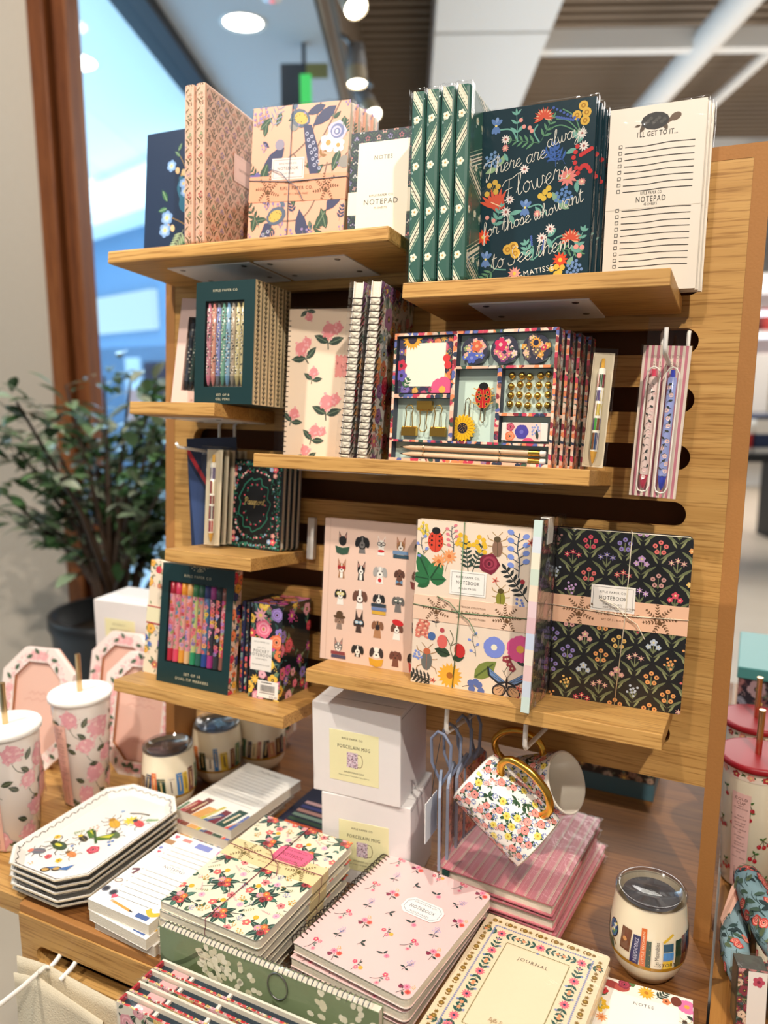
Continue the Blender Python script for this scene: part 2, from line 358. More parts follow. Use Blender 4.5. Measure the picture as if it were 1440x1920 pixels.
# single stroke handwriting: letter -> (advance, strokes), x-height 1, ascender 2
HW = {
 'a': (1.0, [[(.8, .75), (.5, 1), (.15, .75), (.1, .3), (.35, 0), (.65, .2), (.82, .95), (.75, .3), (.9, 0), (1.1, .2)]]),
 'e': (.85, [[(0, .25), (.4, .5), (.65, .8), (.45, 1), (.2, .75), (.15, .3), (.4, 0), (.7, .15), (.9, .35)]]),
 'f': (.7, [[(0, .2), (.35, .8), (.6, 1.8), (.42, 2.05), (.3, 1.6), (.25, 0), (.18, -.9), (.35, -.75), (.3, 0), (.75, .3)]]),
 'h': (1.05, [[(0, .3), (.35, 1.3), (.4, 1.95), (.22, 1.8), (.15, 0), (.3, .7), (.6, 1), (.75, .7), (.75, .15), (.95, 0), (1.1, .25)]]),
 'i': (.5, [[(0, .3), (.2, 1), (.2, .2), (.35, 0), (.55, .25)]]),
 'l': (.6, [[(0, .3), (.35, 1.3), (.4, 1.95), (.2, 1.8), (.18, .3), (.35, 0), (.6, .25)]]),
 'm': (1.5, [[(0, .7), (.2, 1), (.22, 0), (.35, .75), (.55, 1), (.68, .75), (.68, 0), (.8, .75), (1.02, 1), (1.15, .7), (1.15, .15), (1.35, 0), (1.5, .25)]]),
 'n': (1.05, [[(0, .7), (.2, 1), (.22, 0), (.35, .7), (.6, 1), (.75, .7), (.75, .15), (.92, 0), (1.1, .25)]]),
 'o': (.9, [[(.55, 1), (.2, .8), (.12, .35), (.4, 0), (.72, .3), (.7, .8), (.45, 1), (.6, .82), (.95, .85)]]),
 'p': (.95, [[(0, .5), (.2, 1), (.15, -.9), (.22, .7), (.5, 1), (.72, .7), (.6, .15), (.35, .1), (.6, .1), (1, .3)]]),
 'r': (.8, [[(0, .3), (.2, 1.1), (.32, .9), (.6, .92), (.55, .2), (.7, 0), (.9, .25)]]),
 's': (.75, [[(0, .2), (.35, 1.05), (.6, .4), (.4, 0), (.1, .1), (.4, 0), (.85, .25)]]),
 't': (.65, [[(0, .3), (.3, 1.7), (.25, .3), (.4, 0), (.7, .3)], [(.02, 1.15), (.6, 1.25)]]),
 'w': (1.3, [[(0, .9), (.15, .3), (.3, 0), (.5, .2), (.6, .9), (.65, .2), (.85, 0), (1.1, .4), (1.1, 1), (1.35, .8)]]),
 'y': (1.0, [[(0, .8), (.15, 1), (.2, .3), (.4, .1), (.65, .4), (.75, 1), (.7, 0), (.5, -.9), (.2, -.9), (.35, -.4), (1.05, .3)]]),
 'c': (.75, [[(.6, .8), (.4, 1), (.15, .7), (.15, .25), (.4, 0), (.8, .3)]]),
 'T': (1.3, [[(.75, 1.75), (.6, .6), (.3, -.5), (.05, -.6), (.1, -.2)], [(-.35, 1.15), (-.3, 1.5), (.1, 1.7), (.8, 1.75), (1.4, 2.0), (1.6, 2.4)]]),
 'F': (1.25, [[(.5, 1.7), (.45, .6), (.2, -.1), (0, 0)], [(-.2, 1.3), (.1, 1.7), (.8, 1.75), (1.4, 2.0)], [(.1, .8), (.8, .9)]]),
 'S': (1.0, [[(1.0, 1.7), (.7, 1.95), (.35, 1.6), (.45, 1.1), (.7, .6), (.5, 0), (0, 0), (-.1, .3)]]),
 'P': (1.1, [[(.35, 1.8), (.25, 0), (.1, -.1)], [(0, 1.4), (.3, 1.9), (.9, 1.8), (.85, 1.1), (.35, .9)]]),
 'R': (1.1, [[(.35, 1.8), (.25, 0), (.1, -.1)], [(0, 1.4), (.3, 1.9), (.85, 1.8), (.8, 1.15), (.35, .95), (.7, .4), (1.05, 0), (1.2, .2)]]),
 'C': (1.0, [[(.95, 1.5), (.8, 1.9), (.35, 1.7), (.15, .8), (.4, 0), (.8, .15), (1.05, .5)]]),
 'J': (1.0, [[(.2, 1.7), (.9, 1.9), (.65, .6), (.3, -.6), (.0, -.3), (.8, .4)]]),
 ' ': (.6, []), '.': (.4, [[(.1, 0), (.16, .05)]]),
}
def write(A, body, x, y, h, w, col, an=0, lv=6, slant=.22):
    wid = sum(HW[c][0] for c in body); px = -wid / 2
    st = []
    for c in body:
        adv, ss = HW[c]
        for q in ss: st.append([(a + px, b) for a, b in q])
        px += adv
    A.script(st, x, y, h, w, col, lv, an, slant)
def face(x0, y, z0):        # mapping for a front (standing) face: x right, y up on the page
    return lambda a, b, z: (x0 + a, y - z, z0 + b)
# ------------------------------------------------------------------ shop and mall shell, laid out along the shop's own axes
ST = T(0.0242, -0.9752, 0) @ RZ(23.7)
def slab(name, x0, x1, y0, y1, z0, z1, mat, M=ST, b=0):
    mb = MB(); mb.box(x0, x1, y0, y1, z0, z1, b=b); return struct(mb.build(name, mat, None, M))
CONC = plain('concrete_floor', '#b9ab98', .45, var=.12, scale=3)
MALLF = plain('mall_floor', '#cfd8de', .25, var=.03, scale=2)
BEIGE = plain('beige_plaster', '#d2c4b2', .8, bump=.1, scale=40, var=.03)
WHITEP = plain('white_paint', '#e4e2de', .7, var=.02)
GREYP = plain('grey_drywall', '#b9bcbf', .8, var=.02)
DECK = plain('brown_deck', '#7d6c59', .6, var=.08)
BLUEW = plain('blue_grey_cladding', '#5f7f9d', .6, var=.05, scale=4)
REDWOOD = wood('cedar_jamb', '#6b3a1c', '#8a4f27', '#a4683a', 2, .5, 14, 120)
slab('floor', -1.32, 9, -3, 20, -.1, 0, CONC)
slab('floor_mall', -14, -1.32, -3, 26, -.1, 0, MALLF)
slab('wall_left', -4.0, -1.45, 3.2, 3.45, 0, 3.3, BEIGE)
mb = MB(); mb.box(-1.45, -1.385, 3.14, 3.32, 0, 3.3, b=.006); mb.box(-1.37, -1.315, 3.18, 3.32, 0, 3.3, b=.006); mb.box(-1.39, -1.36, 3.22, 3.32, 0, 3.3)
struct(mb.build('trim_1', REDWOOD, None, ST))
win = bpy.data.objects.new('window_1', None); COL.objects.link(win); win.matrix_world = ST; struct(win)
mb = MB(); mb.box(-1.325, -1.317, 3.32, 12, 0, 3.3); mb.build('pane', GLASS, win)
mb = MB(); mb.box(-1.41, -1.23, -1, 12, 3.3, 3.42, b=.004); mb.build('window_head', BLACKP, win)
slab('ceiling', -1.23, -.46, -2, 14, 3.36, 3.44, GREYP)
slab('trim_2', -.47, -.44, -2, 14, 3.36, 4.6, DECK)
mb = MB(); a = -2.0
while a < 18:                                             # ribbed metal deck
    mb.box(-.5, 9, a, a + .075, 4.56, 4.62); mb.box(-.5, 9, a + .075, a + .15, 4.60, 4.64); a += .15
struct(mb.build('ceiling_deck', DECK, None, ST))
slab('ceiling_soffit', .165, .98, -2, 5.98, 3.975, 4.5, WHITEP); slab('ceiling_soffit_far', .165, .98, 6.02, 16, 3.975, 4.5, WHITEP)
slab('trim_3', .98, 7, 6.5, 6.62, 4.05, 4.2, WHITEP); slab('trim_4', .98, 7, 9.4, 9.5, 4.1, 4.22, WHITEP)
for i, (b, h, r) in enumerate(((2.25, 4.1, .11), (3.9, 4.0, .07), (3.1, 4.35, .05))):
    mb = MB(); mb.tube([(b, -1, h), (b, 16, h)], r, n=14); struct(mb.build('trim_%d' % (5 + i), WHITEP, None, ST))
slab('ceiling_mall', -14, -1.41, 0, 26, 4.2, 4.3, WHITEP)
slab('wall_back', -1.3, 9, 15, 15.1, 0, 4.6, WHITEP)
# opposite shop front across the mall
FM = ST @ T(-4.6, 12, 0) @ RZ(135.2)
slab('wall_mall', -4.5, 6, -.1, .1, 0, 3.6, BLUEW, FM)
slab('wall_mall_bulkhead', -4.5, 6, .1, .6, 3.6, 4.2, WHITEP, FM)
SIGNW = emit('lit_sign_face', '#cfeaf6', 1.5)
sg = thing('shop_sign', 'long glowing white sign band on the blue grey shop front across the mall', 'sign', FM)
mb = MB(); mb.box(-1.8, .68, .1, .2, 2.22, 2.74, b=.01); mb.build('sign_face', SIGNW, sg)
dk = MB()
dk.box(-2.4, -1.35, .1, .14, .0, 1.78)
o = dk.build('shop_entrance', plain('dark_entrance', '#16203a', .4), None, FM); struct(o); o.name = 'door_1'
ps = thing('poster', 'pale poster beside the dark shop entrance across the mall', 'poster', FM)
mb = MB(); mb.box(-1.2, -.75, .1, .13, .75, 1.85, '#d7e3ef'); mb.box(-1.17, -.78, .13, .135, .8, 1.4, '#c79a92'); mb.build('poster_board', PRINT, ps)
def ceil_light(name, b, a, z, power, sx, sy, col):
    o = area(name, (0, 0, 0), (0, 0, -1), power, sx, sy, col); o.matrix_world = ST @ T(b, a, z); return o
ceil_light('mall_light', -5.5, 7.5, 4.1, 620, 6, 9, (.66, .85, 1.0))
o = ceil_light('mall_ceiling_fill', -6.0, 8.5, 2.0, 760, 7, 12, (.52, .79, 1.0)); o.matrix_world = ST @ T(-6.0, 8.5, 2.0) @ RX(180)  # added fill with no fitting behind it, aimed up to brighten the mall ceiling
DL = emit('downlight_lens', '#fff6e6', 9.0)
def downlight(b, a, z, r, label):
    t = thing('ceiling_downlight', label, 'ceiling light', ST @ T(b, a, z))
    m = MB(); m.lathe([(r, .004), (r * 1.18, -.006), (r * 1.22, .004)], 24); m.build('trim_ring', WHITEM, t)
    m = MB(); m.lathe([(0.0005, -.001), (r, -.001)], 24); m.build('lens', DL, t)
downlight(-.86, 4.3, 3.36, .10, 'round recessed light in the grey drywall ceiling above the peacock notebooks')
downlight(-2.87, 7.0, 4.2, .2, 'round light in the mall ceiling, nearer the top of the window')
downlight(-4.5, 10.8, 4.2, .2, 'round light in the mall ceiling, lower and farther off through the window')
sd = thing('smoke_alarm', 'small white alarm with red glow on the grey drywall ceiling', 'alarm', ST @ T(-.66, 4.0, 3.36))
m = MB(); m.lathe([(.001, -.035), (.04, -.035), (.055, 0)], 20, '#e9e4e4'); m.build('housing', PGLOSS, sd); m = MB(); m.lathe([(.001, -.038), (.014, -.036), (.016, -.03)], 10); m.build('indicator', emit('red_indicator', '#ff6a70', 1.2), sd)
ex = thing('exit_sign', 'dark framed green sign hanging under the grey drywall ceiling', 'sign', ST @ T(-.575, 4.57, 0))
m = MB(); m.box(-.14, .0, -.02, .02, 3.03, 3.26, '#3c4148', b=.006); m.box(.0, .12, -.012, .012, 3.19, 3.26, '#8a8a52'); m.box(-.02, .0, -.02, .02, 3.24, 3.37, '#3c4148'); m.build('housing', PGLOSS, ex)
m = MB(); m.box(-.03, .03, -.03, -.021, 3.0, 3.2); m.build('green_panel', emit('green_panel', '#4fe070', .9), ex)
# ceiling track with three heads
tr = thing('light_track', 'thin grey lighting track under the brown deck ceiling', 'lighting track', ST)
m = MB(); m.box(-.415, -.385, 0, 9, 3.42, 3.45); m.build('rail', CHROME, tr)
SPL = emit('spot_lens', '#fff4dc', 14.0)
for (b, a, z, rx, ry, lab) in ((-.25, 3.74, 3.19, 28, 35, 'topmost track spotlight head, tilted, under the brown deck ceiling'), (-.30, 4.62, 3.19, 8, 4, 'middle track spotlight head pointing straight down'), (-.235, 5.0, 3.14, 26, 36, 'lowest track spotlight head, just above the peacock notebooks')):
    t = thing('track_spotlight', lab, 'spotlight', ST @ T(b, a, z), 'ceiling spotlights')
    mm = MB(); mm.M = RY(-ry * .7) @ RX(-rx); mm.lathe([(.052, -.02), (.055, .05), (.05, .07)], 24, '#b9aa8e'); mm.build('bezel', PGLOSS, t)
    mm = MB(); mm.M = RY(-ry * .7) @ RX(-rx); mm.lathe([(.05, .07), (.052, .09), (.048, .19), (.002, .2)], 24, '#8e8f92'); mm.build('lamp_body', PGLOSS, t)
    mm = MB(); mm.M = RY(-ry * .7) @ RX(-rx); mm.lathe([(.0005, -.012), (.05, -.012)], 24); mm.build('lens', SPL, t)
    mm = MB(); mm.tube([(0, 0, .15), (-.06, 0, .22), (-.4 - b, 0, 3.43 - z)], .012); mm.build('stem', CHROME, t)
# far shop displays on the right
fd = thing('display_table', 'black display table piled with books in the far shop background', 'table', ST @ T(2.55, 6.0, 0))
m = MB(); m.box(-.35, 1.6, 0, .9, .93, .99); m.build('table_top', BLACKP, fd)
for (x, y) in ((-.25, .06), (1.5, .06), (-.25, .84), (1.5, .84)):
    m = MB(); m.box(x - .045, x + .045, y - .04, y + .04, 0, .93); m.build('leg', BLACKP, fd)
sc = thing('side_cabinet', 'low black stand with white boxes far behind the right table', 'stand', ST @ T(2.1, 7.4, 0))
m = MB(); m.box(0, 1.6, 0, .6, 1.18, 1.24); m.build('table_top', BLACKP, sc)
for x in (.1, 1.5):
    m = MB(); m.box(x - .04, x + .04, .1, .5, 0, 1.18); m.build('leg', BLACKP, sc)
random.seed(21)
far = [('#f4ece2', 'white'), ('#c9362f', 'red'), ('#24304f', 'navy'), ('#e8dccb', 'cream'), ('#d8a79a', 'pink'), ('#3a5b86', 'blue'), ('#eee9e2', 'pale grey'), ('#a83a35', 'dark red')]
for i in range(8):
    c, nm = far[i]; x = -.3 + .22 * i; h = .1 + .09 * ((i * 5) % 4)
    t = thing('product_box', 'blurred %s striped carton on the far black table' % nm, 'box', ST @ T(2.55 + x, 6.12, .99))
    m = MB(); z = 0
    while z < h: m.box(0, .2, 0, .28, z, z + .036, c if int(z * 100) % 2 else '#efe6d8', b=.003); z += .037
    m.build('carton', PRINT, t)
for i in range(7):
    c, nm = far[(i * 3 + 1) % 8]; t = thing('product_box', 'blurred %s upright box on the far low stand' % nm, 'box', ST @ T(2.12 + .22 * i, 7.55, 1.24))
    m = MB(); m.box(0, .19, 0, .2, 0, .25 + .1 * ((i * 3) % 4), c, b=.004); m.build('carton', PRINT, t)
wsh = thing('display_rack', 'white lit shelving unit across the far end of the shop', 'shelving', ST @ T(2.4, 11.0, 0))
for k in range(5):
    m = MB(); m.box(0, 5, 0, .4, .5 + .55 * k, .55 + .55 * k); m.build('shelf_board', WHITEP, wsh)
m = MB(); m.box(0, 5, .4, .45, 0, 3); m.build('back_panel', WHITEP, wsh)
for k in range(3):
    m = MB(); m.box(.1, 4.9, .02, .1, 2.1 + .3 * k, 2.16 + .3 * k); m.build('light_strip', emit('cool_strip', '#f2f6ff', 2.2), wsh)
for k in range(4):
    for i in range(12):
        c, nm = far[(i * 5 + k * 3) % 8]
        t = thing('product_box', 'tiny blurred carton standing on the far white shelving unit', 'box', ST @ T(2.45 + .4 * i, 11.05, .55 + .55 * k), 'cartons on the far shelving unit')
        m = MB(); m.box(0, .3, 0, .25, 0, .25 + .05 * ((i + k) % 4), c); m.build('carton', PRINT, t)
o = ceil_light('shop_ceiling_fill', 3.0, 7.0, 2.3, 115, 5, 9, (1, .93, .84)); o.matrix_world = ST @ T(3.0, 7.0, 2.3) @ RX(180)  # unseen area light put in below the deck to lift the shop ceiling
wl = spot('track_spot_wall', (0, 0, 3.2), (0, 0, 0), 170, 85); wl.location = ST @ Vector((-.75, .9, 3.25)); look(wl, ST @ Vector((-2.0, 3.2, 1.5)))
ceil_light('shop_far_light', 3.5, 8.0, 3.9, 420, 4, 7, (1, .95, .9))

# ------------------------------------------------------------------ plant by the window
PLM = ST @ T(-1.02, 2.55, 0)
pl = thing('potted_tree', 'leafy dark green tree in a black planter by the window', 'potted plant', PLM)
m = MB(); m.lathe([(.14, 0), (.17, .1), (.205, .72), (.215, .74), (.215, .78), (.195, .78), (.19, .70), (.001, .70)], 36, '#141416'); m.build('planter', PRINT, pl)
m = MB(); m.lathe([(.001, .705), (.19, .70)], 24, '#2b2119'); m.build('soil', PRINT, pl)
random.seed(4); m = MB(); tips = []
for i in range(34):
    a = random.random() * 2 * PI; r = random.uniform(.10, .38); h = random.uniform(1.02, 1.62) - r * .25
    p0 = (random.uniform(-.04, .04), random.uniform(-.04, .04), .70); p1 = (math.cos(a) * r * .35, math.sin(a) * r * .35, .70 + (h - .7) * .55); p2 = (math.cos(a) * r, math.sin(a) * r, h)
    m.tube([p0, p1, p2], [.013, .009, .004], '#3c2c1f', n=6); tips.append((p1, p2, a))
m.build('stem', PRINT, pl)
m = MB(); greens = ['#34522f', '#466a40', '#2a4226', '#5f8454', '#7d9a70', '#4f6848', '#94a888', '#a3ab94']
def leaf3(m, p, d, l, w, col):
    d = Vector(d).normalized(); s = d.cross(Vector((random.uniform(-.4, .4), random.uniform(-.4, .4), 1))).normalized(); u = s.cross(d); p = Vector(p); vs = []
    for t, k, e in ((0, 0, 0), (.25, .8, .10), (.55, 1, .12), (.8, .6, .06), (1, 0, -.04)):
        c = p + d * l * t + u * (e * l * .5)
        vs += [c - s * w * k * .5 + u * w * k * .12, c, c + s * w * k * .5 + u * w * k * .12]
    fs = []
    for i in range(4): fs += [(3 * i, 3 * i + 1, 3 * i + 4, 3 * i + 3), (3 * i + 1, 3 * i + 2, 3 * i + 5, 3 * i + 4)]
    m.add(vs, fs, col, 0, True)
for p1, p2, a in tips:
    for j in range(34):
        t = random.uniform(.15, 1.08); p = [p1[k] + (p2[k] - p1[k]) * t + random.uniform(-.05, .05) for k in range(3)]
        b = a + random.uniform(-1.6, 1.6); leaf3(m, p, (math.cos(b), math.sin(b), random.uniform(-.5, .8)), random.uniform(.07, .115), random.uniform(.030, .048), random.choice(greens))
o = m.build('foliage', PGLOSS, pl); o['kind'] = 'stuff'
# ------------------------------------------------------------------ tables
TF = -0.325
tb = thing('display_table', 'oak display table under the slatted shelf stand', 'table', T(0, 0, 0))
m = MB(); m.box(-.843, .0235, TF + .004, .95, TZ - .03, TZ); m.build('table_top', TABLEW, tb)
m = MB(); m.box(-.843, .0235, TF - .004, TF + .006, TZ - .012, TZ + .001, b=.0015); m.build('edge_band', MDF, tb)
m = MB()                                                   # slotted front board
z0, z1, zt = .779, .809, TZ - .012
m.box(-.843, .0235, TF - .006, TF + .016, z1, zt); m.box(-.843, .0235, TF - .006, TF + .016, .40, z0); r = (z1 - z0) / 2; zc = (z0 + z1) / 2
m.box(-.843, -.813, TF - .006, TF + .016, z0, z1); m.box(-.02, .0235, TF - .006, TF + .016, z0, z1)
for s in (1, -1):
    arc = [(-.813 + r - r * math.cos(PI / 2 * i / 8), zc + s * r * math.sin(PI / 2 * i / 8)) for i in range(9)] + [(-.813, zc + s * r)]
    m.prism(arc if s < 0 else arc[::-1], TF - .006, TF + .016)
m.build('front_board', OAK, tb)
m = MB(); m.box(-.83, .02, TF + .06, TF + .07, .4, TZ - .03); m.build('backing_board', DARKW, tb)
m = MB(); m.box(-.843, .0235, TF + .016, .95, 0, .40); m.box(-.843, -.825, TF + .016, .95, .40, TZ - .03); m.box(.0055, .0235, TF + .016, .95, .40, TZ - .03); m.build('base_cabinet', OAK, tb)
m = MB(); m.box(-.62, -.02, TF - .17, TF - .006, .655, .67); m.box(-.62, -.02, TF - .17, TF - .16, .67, .73); m.build('ledge', OAK, tb)
lt = thing('display_table', 'oak table at far left holding the hydrangea cups and picture frames', 'table', T(0, 0, 0))
m = MB(); m.box(-1.34, -.8465, TF + .004, .40, TZ - .027, TZ); m.build('table_top', OAK, lt)
for x in (-1.29, -.90):
    for y in (TF + .10, .34):
        m = MB(); m.box(x - .03, x + .03, y - .03, y + .03, 0, TZ - .027); m.build('leg', OAKZ, lt)
rt = thing('display_table', 'oak table at right edge holding the cherry cups', 'table', T(0, 0, 0))
m = MB(); m.box(.0265, 1.15, TF + .004, .95, TZ - .03, TZ); m.build('table_top', wood('table_oak_across', '#74441f', '#96622f', '#b5803f', 1, .42, 20, 150), rt)
m = MB(); m.box(.0265, 1.15, TF + .03, .95, 0, TZ - .03); m.build('base_cabinet', OAK, rt)
# ------------------------------------------------------------------ slatted stand
PX0, PX1, PZ0, PZ1 = -.852, 0.0, .204, .968
st = thing('shelf_stand', 'tall oak slatted stand leaning back on the display table', 'display stand', PF)
m = MB(); zs = [.547 + .0708 * k for k in range(-4, 6)]; r = .0158; xl, xr = -.812, -.0455; th = .018
m.box(PX0, xl, 0, th, PZ0, PZ1); m.box(xr, PX1, 0, th, PZ0, PZ1)
ed = [PZ0] + [v for z in zs for v in (z - r, z + r)] + [PZ1]
for i in range(0, len(ed), 2): m.box(xl, xr, 0, th, ed[i], ed[i + 1])
for z in zs:
    for s in (1, -1):
        a1 = [(xr - r + r * math.cos(PI / 2 * i / 8), z + s * r * math.sin(PI / 2 * i / 8)) for i in range(9)] + [(xr, z + s * r)]
        a2 = [(xl + r - r * math.cos(PI / 2 * i / 8), z + s * r * math.sin(PI / 2 * i / 8)) for i in range(9)] + [(xl, z + s * r)]
        m.prism(a1 if s > 0 else a1[::-1], 0, th); m.prism(a2 if s < 0 else a2[::-1], 0, th)
m.build('slatted_panel', OAK, st)
for x0, x1 in ((PX0 - .019, PX0), (PX1, PX1 + .019)):
    m = MB(); vs = [(x0, -.0005, 0.0), (x1, -.0005, 0.0), (x1, .06, .0045), (x0, .06, .0045), (x0, -.0005, .984), (x1, -.0005, .984), (x1, .06, .984), (x0, .06, .984)]
    m.add(vs, [(0, 3, 2, 1), (4, 5, 6, 7), (0, 1, 5, 4), (1, 2, 6, 5), (2, 3, 7, 6), (3, 0, 4, 7)]); m.build('side_post', MDF, st)
m = MB(); m.box(PX0, PX1, -.0005, .06, PZ1, .984); m.build('top_rail', MDF, st)
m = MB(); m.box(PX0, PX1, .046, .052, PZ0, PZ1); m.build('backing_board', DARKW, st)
SHELF = {'A': (-.708, -.3285), 'B': (-.3115, -.056), 'C': (-.49, -.115), 'D': (-.4155, -.0355), 'E': (-.6185, -.4915), 'F': (-.6735, -.545), 'G': (-.703, -.444)}
SLAB = {'A': 'wide top left oak shelf under the navy and peach notebooks', 'B': 'top right oak shelf under the dark embroidered quote book', 'C': 'long middle oak shelf under the spiral notebooks and desk set', 'D': 'long lower oak shelf under the dog print book',
        'E': 'short left oak shelf under the black passport notebook', 'F': 'short left oak shelf under the dark green gel pen box', 'G': 'lowest left oak shelf under the marker box'}
PLATES = {'A': ((-.773, -.628), (-.620, -.477)), 'B': ((-.303, -.158),), 'C': ((-.543, -.407), (-.305, -.2)), 'D': ((-.47, -.33), (-.2, -.07)), 'E': ((-.735, -.60),), 'F': ((-.79, -.67),), 'G': ((-.80, -.66),)}
DEP = .125 * K
for k, (a, b) in SHELF.items():
    t = thing('wall_shelf', SLAB[k], 'shelf', SF(k), 'oak shelves on the slatted stand')
    m = MB(); m.box(a * K, b * K, -DEP, 0, -.0185, 0, b=.0012 if k != 'A' else .003); m.build('shelf_board', OAK, t)
    if k == 'E': m = MB(); m.box(b * K + .004, b * K + .016, -.010, -.0005, -.012, .052, b=.001); m.build('end_bracket', WHITEM, t)
    for (x0, x1) in PLATES[k]:
        m = MB(); m.box(x0, x1, -.108, -.0005, -.0203, -.0186)
        o = m.build('bracket_plate', WHITEM, t)
        for sx in (x0 + .018, x1 - .018):
            for sy in (-.095, -.03):
                m = MB(); m.lathe([(.0005, -.0213), (.0035, -.0211), (.0045, -.0203)], 10, cx=sx, cy=sy); m.build('screw', CHROME, o)
# ------------------------------------------------------------------ builders for stationery
ORD = ['front', 'second', 'third', 'fourth', 'fifth', 'sixth', 'seventh', 'eighth']
def rrect(x0, z0, x1, z1, r=0.0, rl=None, n=4):
    rl = 0 if rl is None else rl; P = []
    for (cx, cz, rr, a0) in ((x1 - r, z0 + r, r, -90), (x1 - r, z1 - r, r, 0), (x0 + rl, z1 - rl, rl, 90), (x0 + rl, z0 + rl, rl, 180)):
        if rr <= 0: P.append((cx, cz)); continue
        for i in range(n + 1):
            a = D2R(a0 + 90.0 * i / n); P.append((cx + rr * math.cos(a), cz + rr * math.sin(a)))
    return P
def book(root, w, h, t, cover, art=None, r=0.0, tc=.0012, ins=.0015, spine=True, back=None, mat=None, edge=None, side_art=None, pagecol='#efe6d4', spine_art=None):
    m = MB(); P = rrect(0, 0, w, h, r)
    m.prism(P, 0, tc, cover, 0, None, edge or cover); m.prism(P, t - tc, t, back or cover, 0, None, edge or cover)
    if spine: m.box(0, tc, tc, t - tc, 0, h, cover)
    if art: art(Art(m, face(0, 0, 0), 0, (0, 0, w, h)), w, h)
    if side_art: side_art(Art(m, lambda a, b, z: (w + z, a, b), 0, (0, 0, t, h)), t, h)
    if spine_art: spine_art(Art(m, lambda a, b, z: (-z, t - a, b), 0, (0, 0, t, h)), t, h)
    c = m.build('cover', mat or PRINT, root)
    m = MB(); Q = rrect(tc if spine else ins, ins, w - ins, h - ins, max(0, r - ins)); m.prism(Q, tc, t - tc, pagecol, 0); m.build('pages', PAGE, root)
    return c
def sleeve(root, x0, x1, y0, y1, z0, z1, name='plastic_sleeve', mat=None, e=.0012, pucker=.004):
    m = MB(); rnd = random.Random(int(abs(x1 * 9973 + z1 * 7919) * 1000))
    n = 9; vs = []; fs = []
    X0, X1, Y0, Y1, Z0, Z1 = x0 - e, x1 + e, y0 - e, y1 + e, z0 - e * .2, z1 + e
    def grid(f, nu, nv):
        o = len(vs)
        for i in range(nu + 1):
            for j in range(nv + 1): vs.append(f(i / nu, j / nv))
        for i in range(nu):
            for j in range(nv): a = o + i * (nv + 1) + j; fs.append((a, a + nv + 1, a + nv + 2, a + 1))
    j = lambda s: rnd.uniform(-s, s)
    grid(lambda u, v: (X0 + (X1 - X0) * u, Y0 - abs(j(.0006)), Z0 + (Z1 - Z0) * v), n, n)
    grid(lambda u, v: (X0 + (X1 - X0) * u, Y1, Z0 + (Z1 - Z0) * v), 1, 1)
    grid(lambda u, v: (X0 - abs(j(.001)), Y0 + (Y1 - Y0) * u, Z0 + (Z1 - Z0) * v), 2, n)
    grid(lambda u, v: (X1 + abs(j(.0014)), Y0 + (Y1 - Y0) * u, Z0 + (Z1 - Z0) * v), 2, n)
    grid(lambda u, v: (X0 + (X1 - X0) * u, Y0 + (Y1 - Y0) * v, Z1 + (abs(j(pucker)) if 0 < v < 1 else 0)), 12, 3)
    m.add(vs, fs, smooth=False); return m.build(name, mat or FILM, root)
def band(root, w, t, z0, z1, col, art=None, name='belly_band'):
    m = MB(); e = .0006; m.box(-e, w + e, -e, t + e, z0, z1, col)
    if art: art(Art(m, face(0, -e, z0), 0, (0, 0, w, z1 - z0)), w, z1 - z0)
    return m.build(name, PRINT, root)
def twine(root, w, h, t, xv, zh, col, mat=None, dip=0.0, bow=True):
    r = .0006; e = .0011; m = MB()
    m.tube([(xv + dip * .3, -e, h + e), (xv, -e, zh), (xv - dip, -e, -e * .2), (xv - dip, t + e, 0), (xv, t + e, h + e)], r, col, n=5, closed=True)
    m.tube([(-e, -e, zh + .004), (xv, -e - r, zh), (w + e, -e, zh + .003), (w + e, t + e, zh), (-e, t + e, zh)], r, col, n=5, closed=True)
    if bow:
        m.tube([(xv - .03, -e - .001, zh + .018), (xv - .012, -e - .003, zh + .012), (xv, -e - .002, zh), (xv + .014, -e - .003, zh - .008), (xv + .024, -e - .001, zh - .026)], r, col, n=5)
        m.lathe([(.0003, -.0012), (.0014, 0), (.0003, .0012)], 8, col, cx=xv, cy=-e - .001, cz=zh)
    return m.build('twine', PRINT, root)
def coil(root, length, rad, pitch, wire=.0007, axis='z', x=0, y=0, z0=0, col='#5c5148', mat=None, name='binding_wire', double=False):
    m = MB(); k = int(length / pitch); P = []; n = 10
    for i in range(k * n + 1):
        a = 2 * PI * i / n; zz = z0 + length * i / (k * n)
        if double: zz = z0 + (int(i / n) + .15 * math.sin(a)) * pitch
        P.append((x + rad * math.cos(a), y + rad * math.sin(a), zz) if axis == 'z' else (zz, y + rad * math.cos(a), x + rad * math.sin(a)))
    m.tube(P, wire, col, n=5); return m.build(name, mat or WIREM, root)
def title(A, w, h, top, mid, low, cx, cz, bw, bh, bg='#f6f0ea', ink='#4a4640', frame=True):
    A.rect(cx - bw / 2, cz - bh / 2, cx + bw / 2, cz + bh / 2, bg, 8)
    if frame:
        i = bw * .05; x0, x1, z0, z1 = cx - bw / 2 + i, cx + bw / 2 - i, cz - bh / 2 + i, cz + bh / 2 - i
        A.line([(x0, z0), (x1, z0), (x1, z1), (x0, z1), (x0, z0)], bw * .008, ink, 9)
    A.text(top, cx, cz + bh * .24, bh * .085, ink, 10); A.text(mid, cx, cz + bh * .02, bh * .15, ink, 10, w=bw * .64); A.text(low, cx, cz - bh * .22, bh * .075, ink, 10)
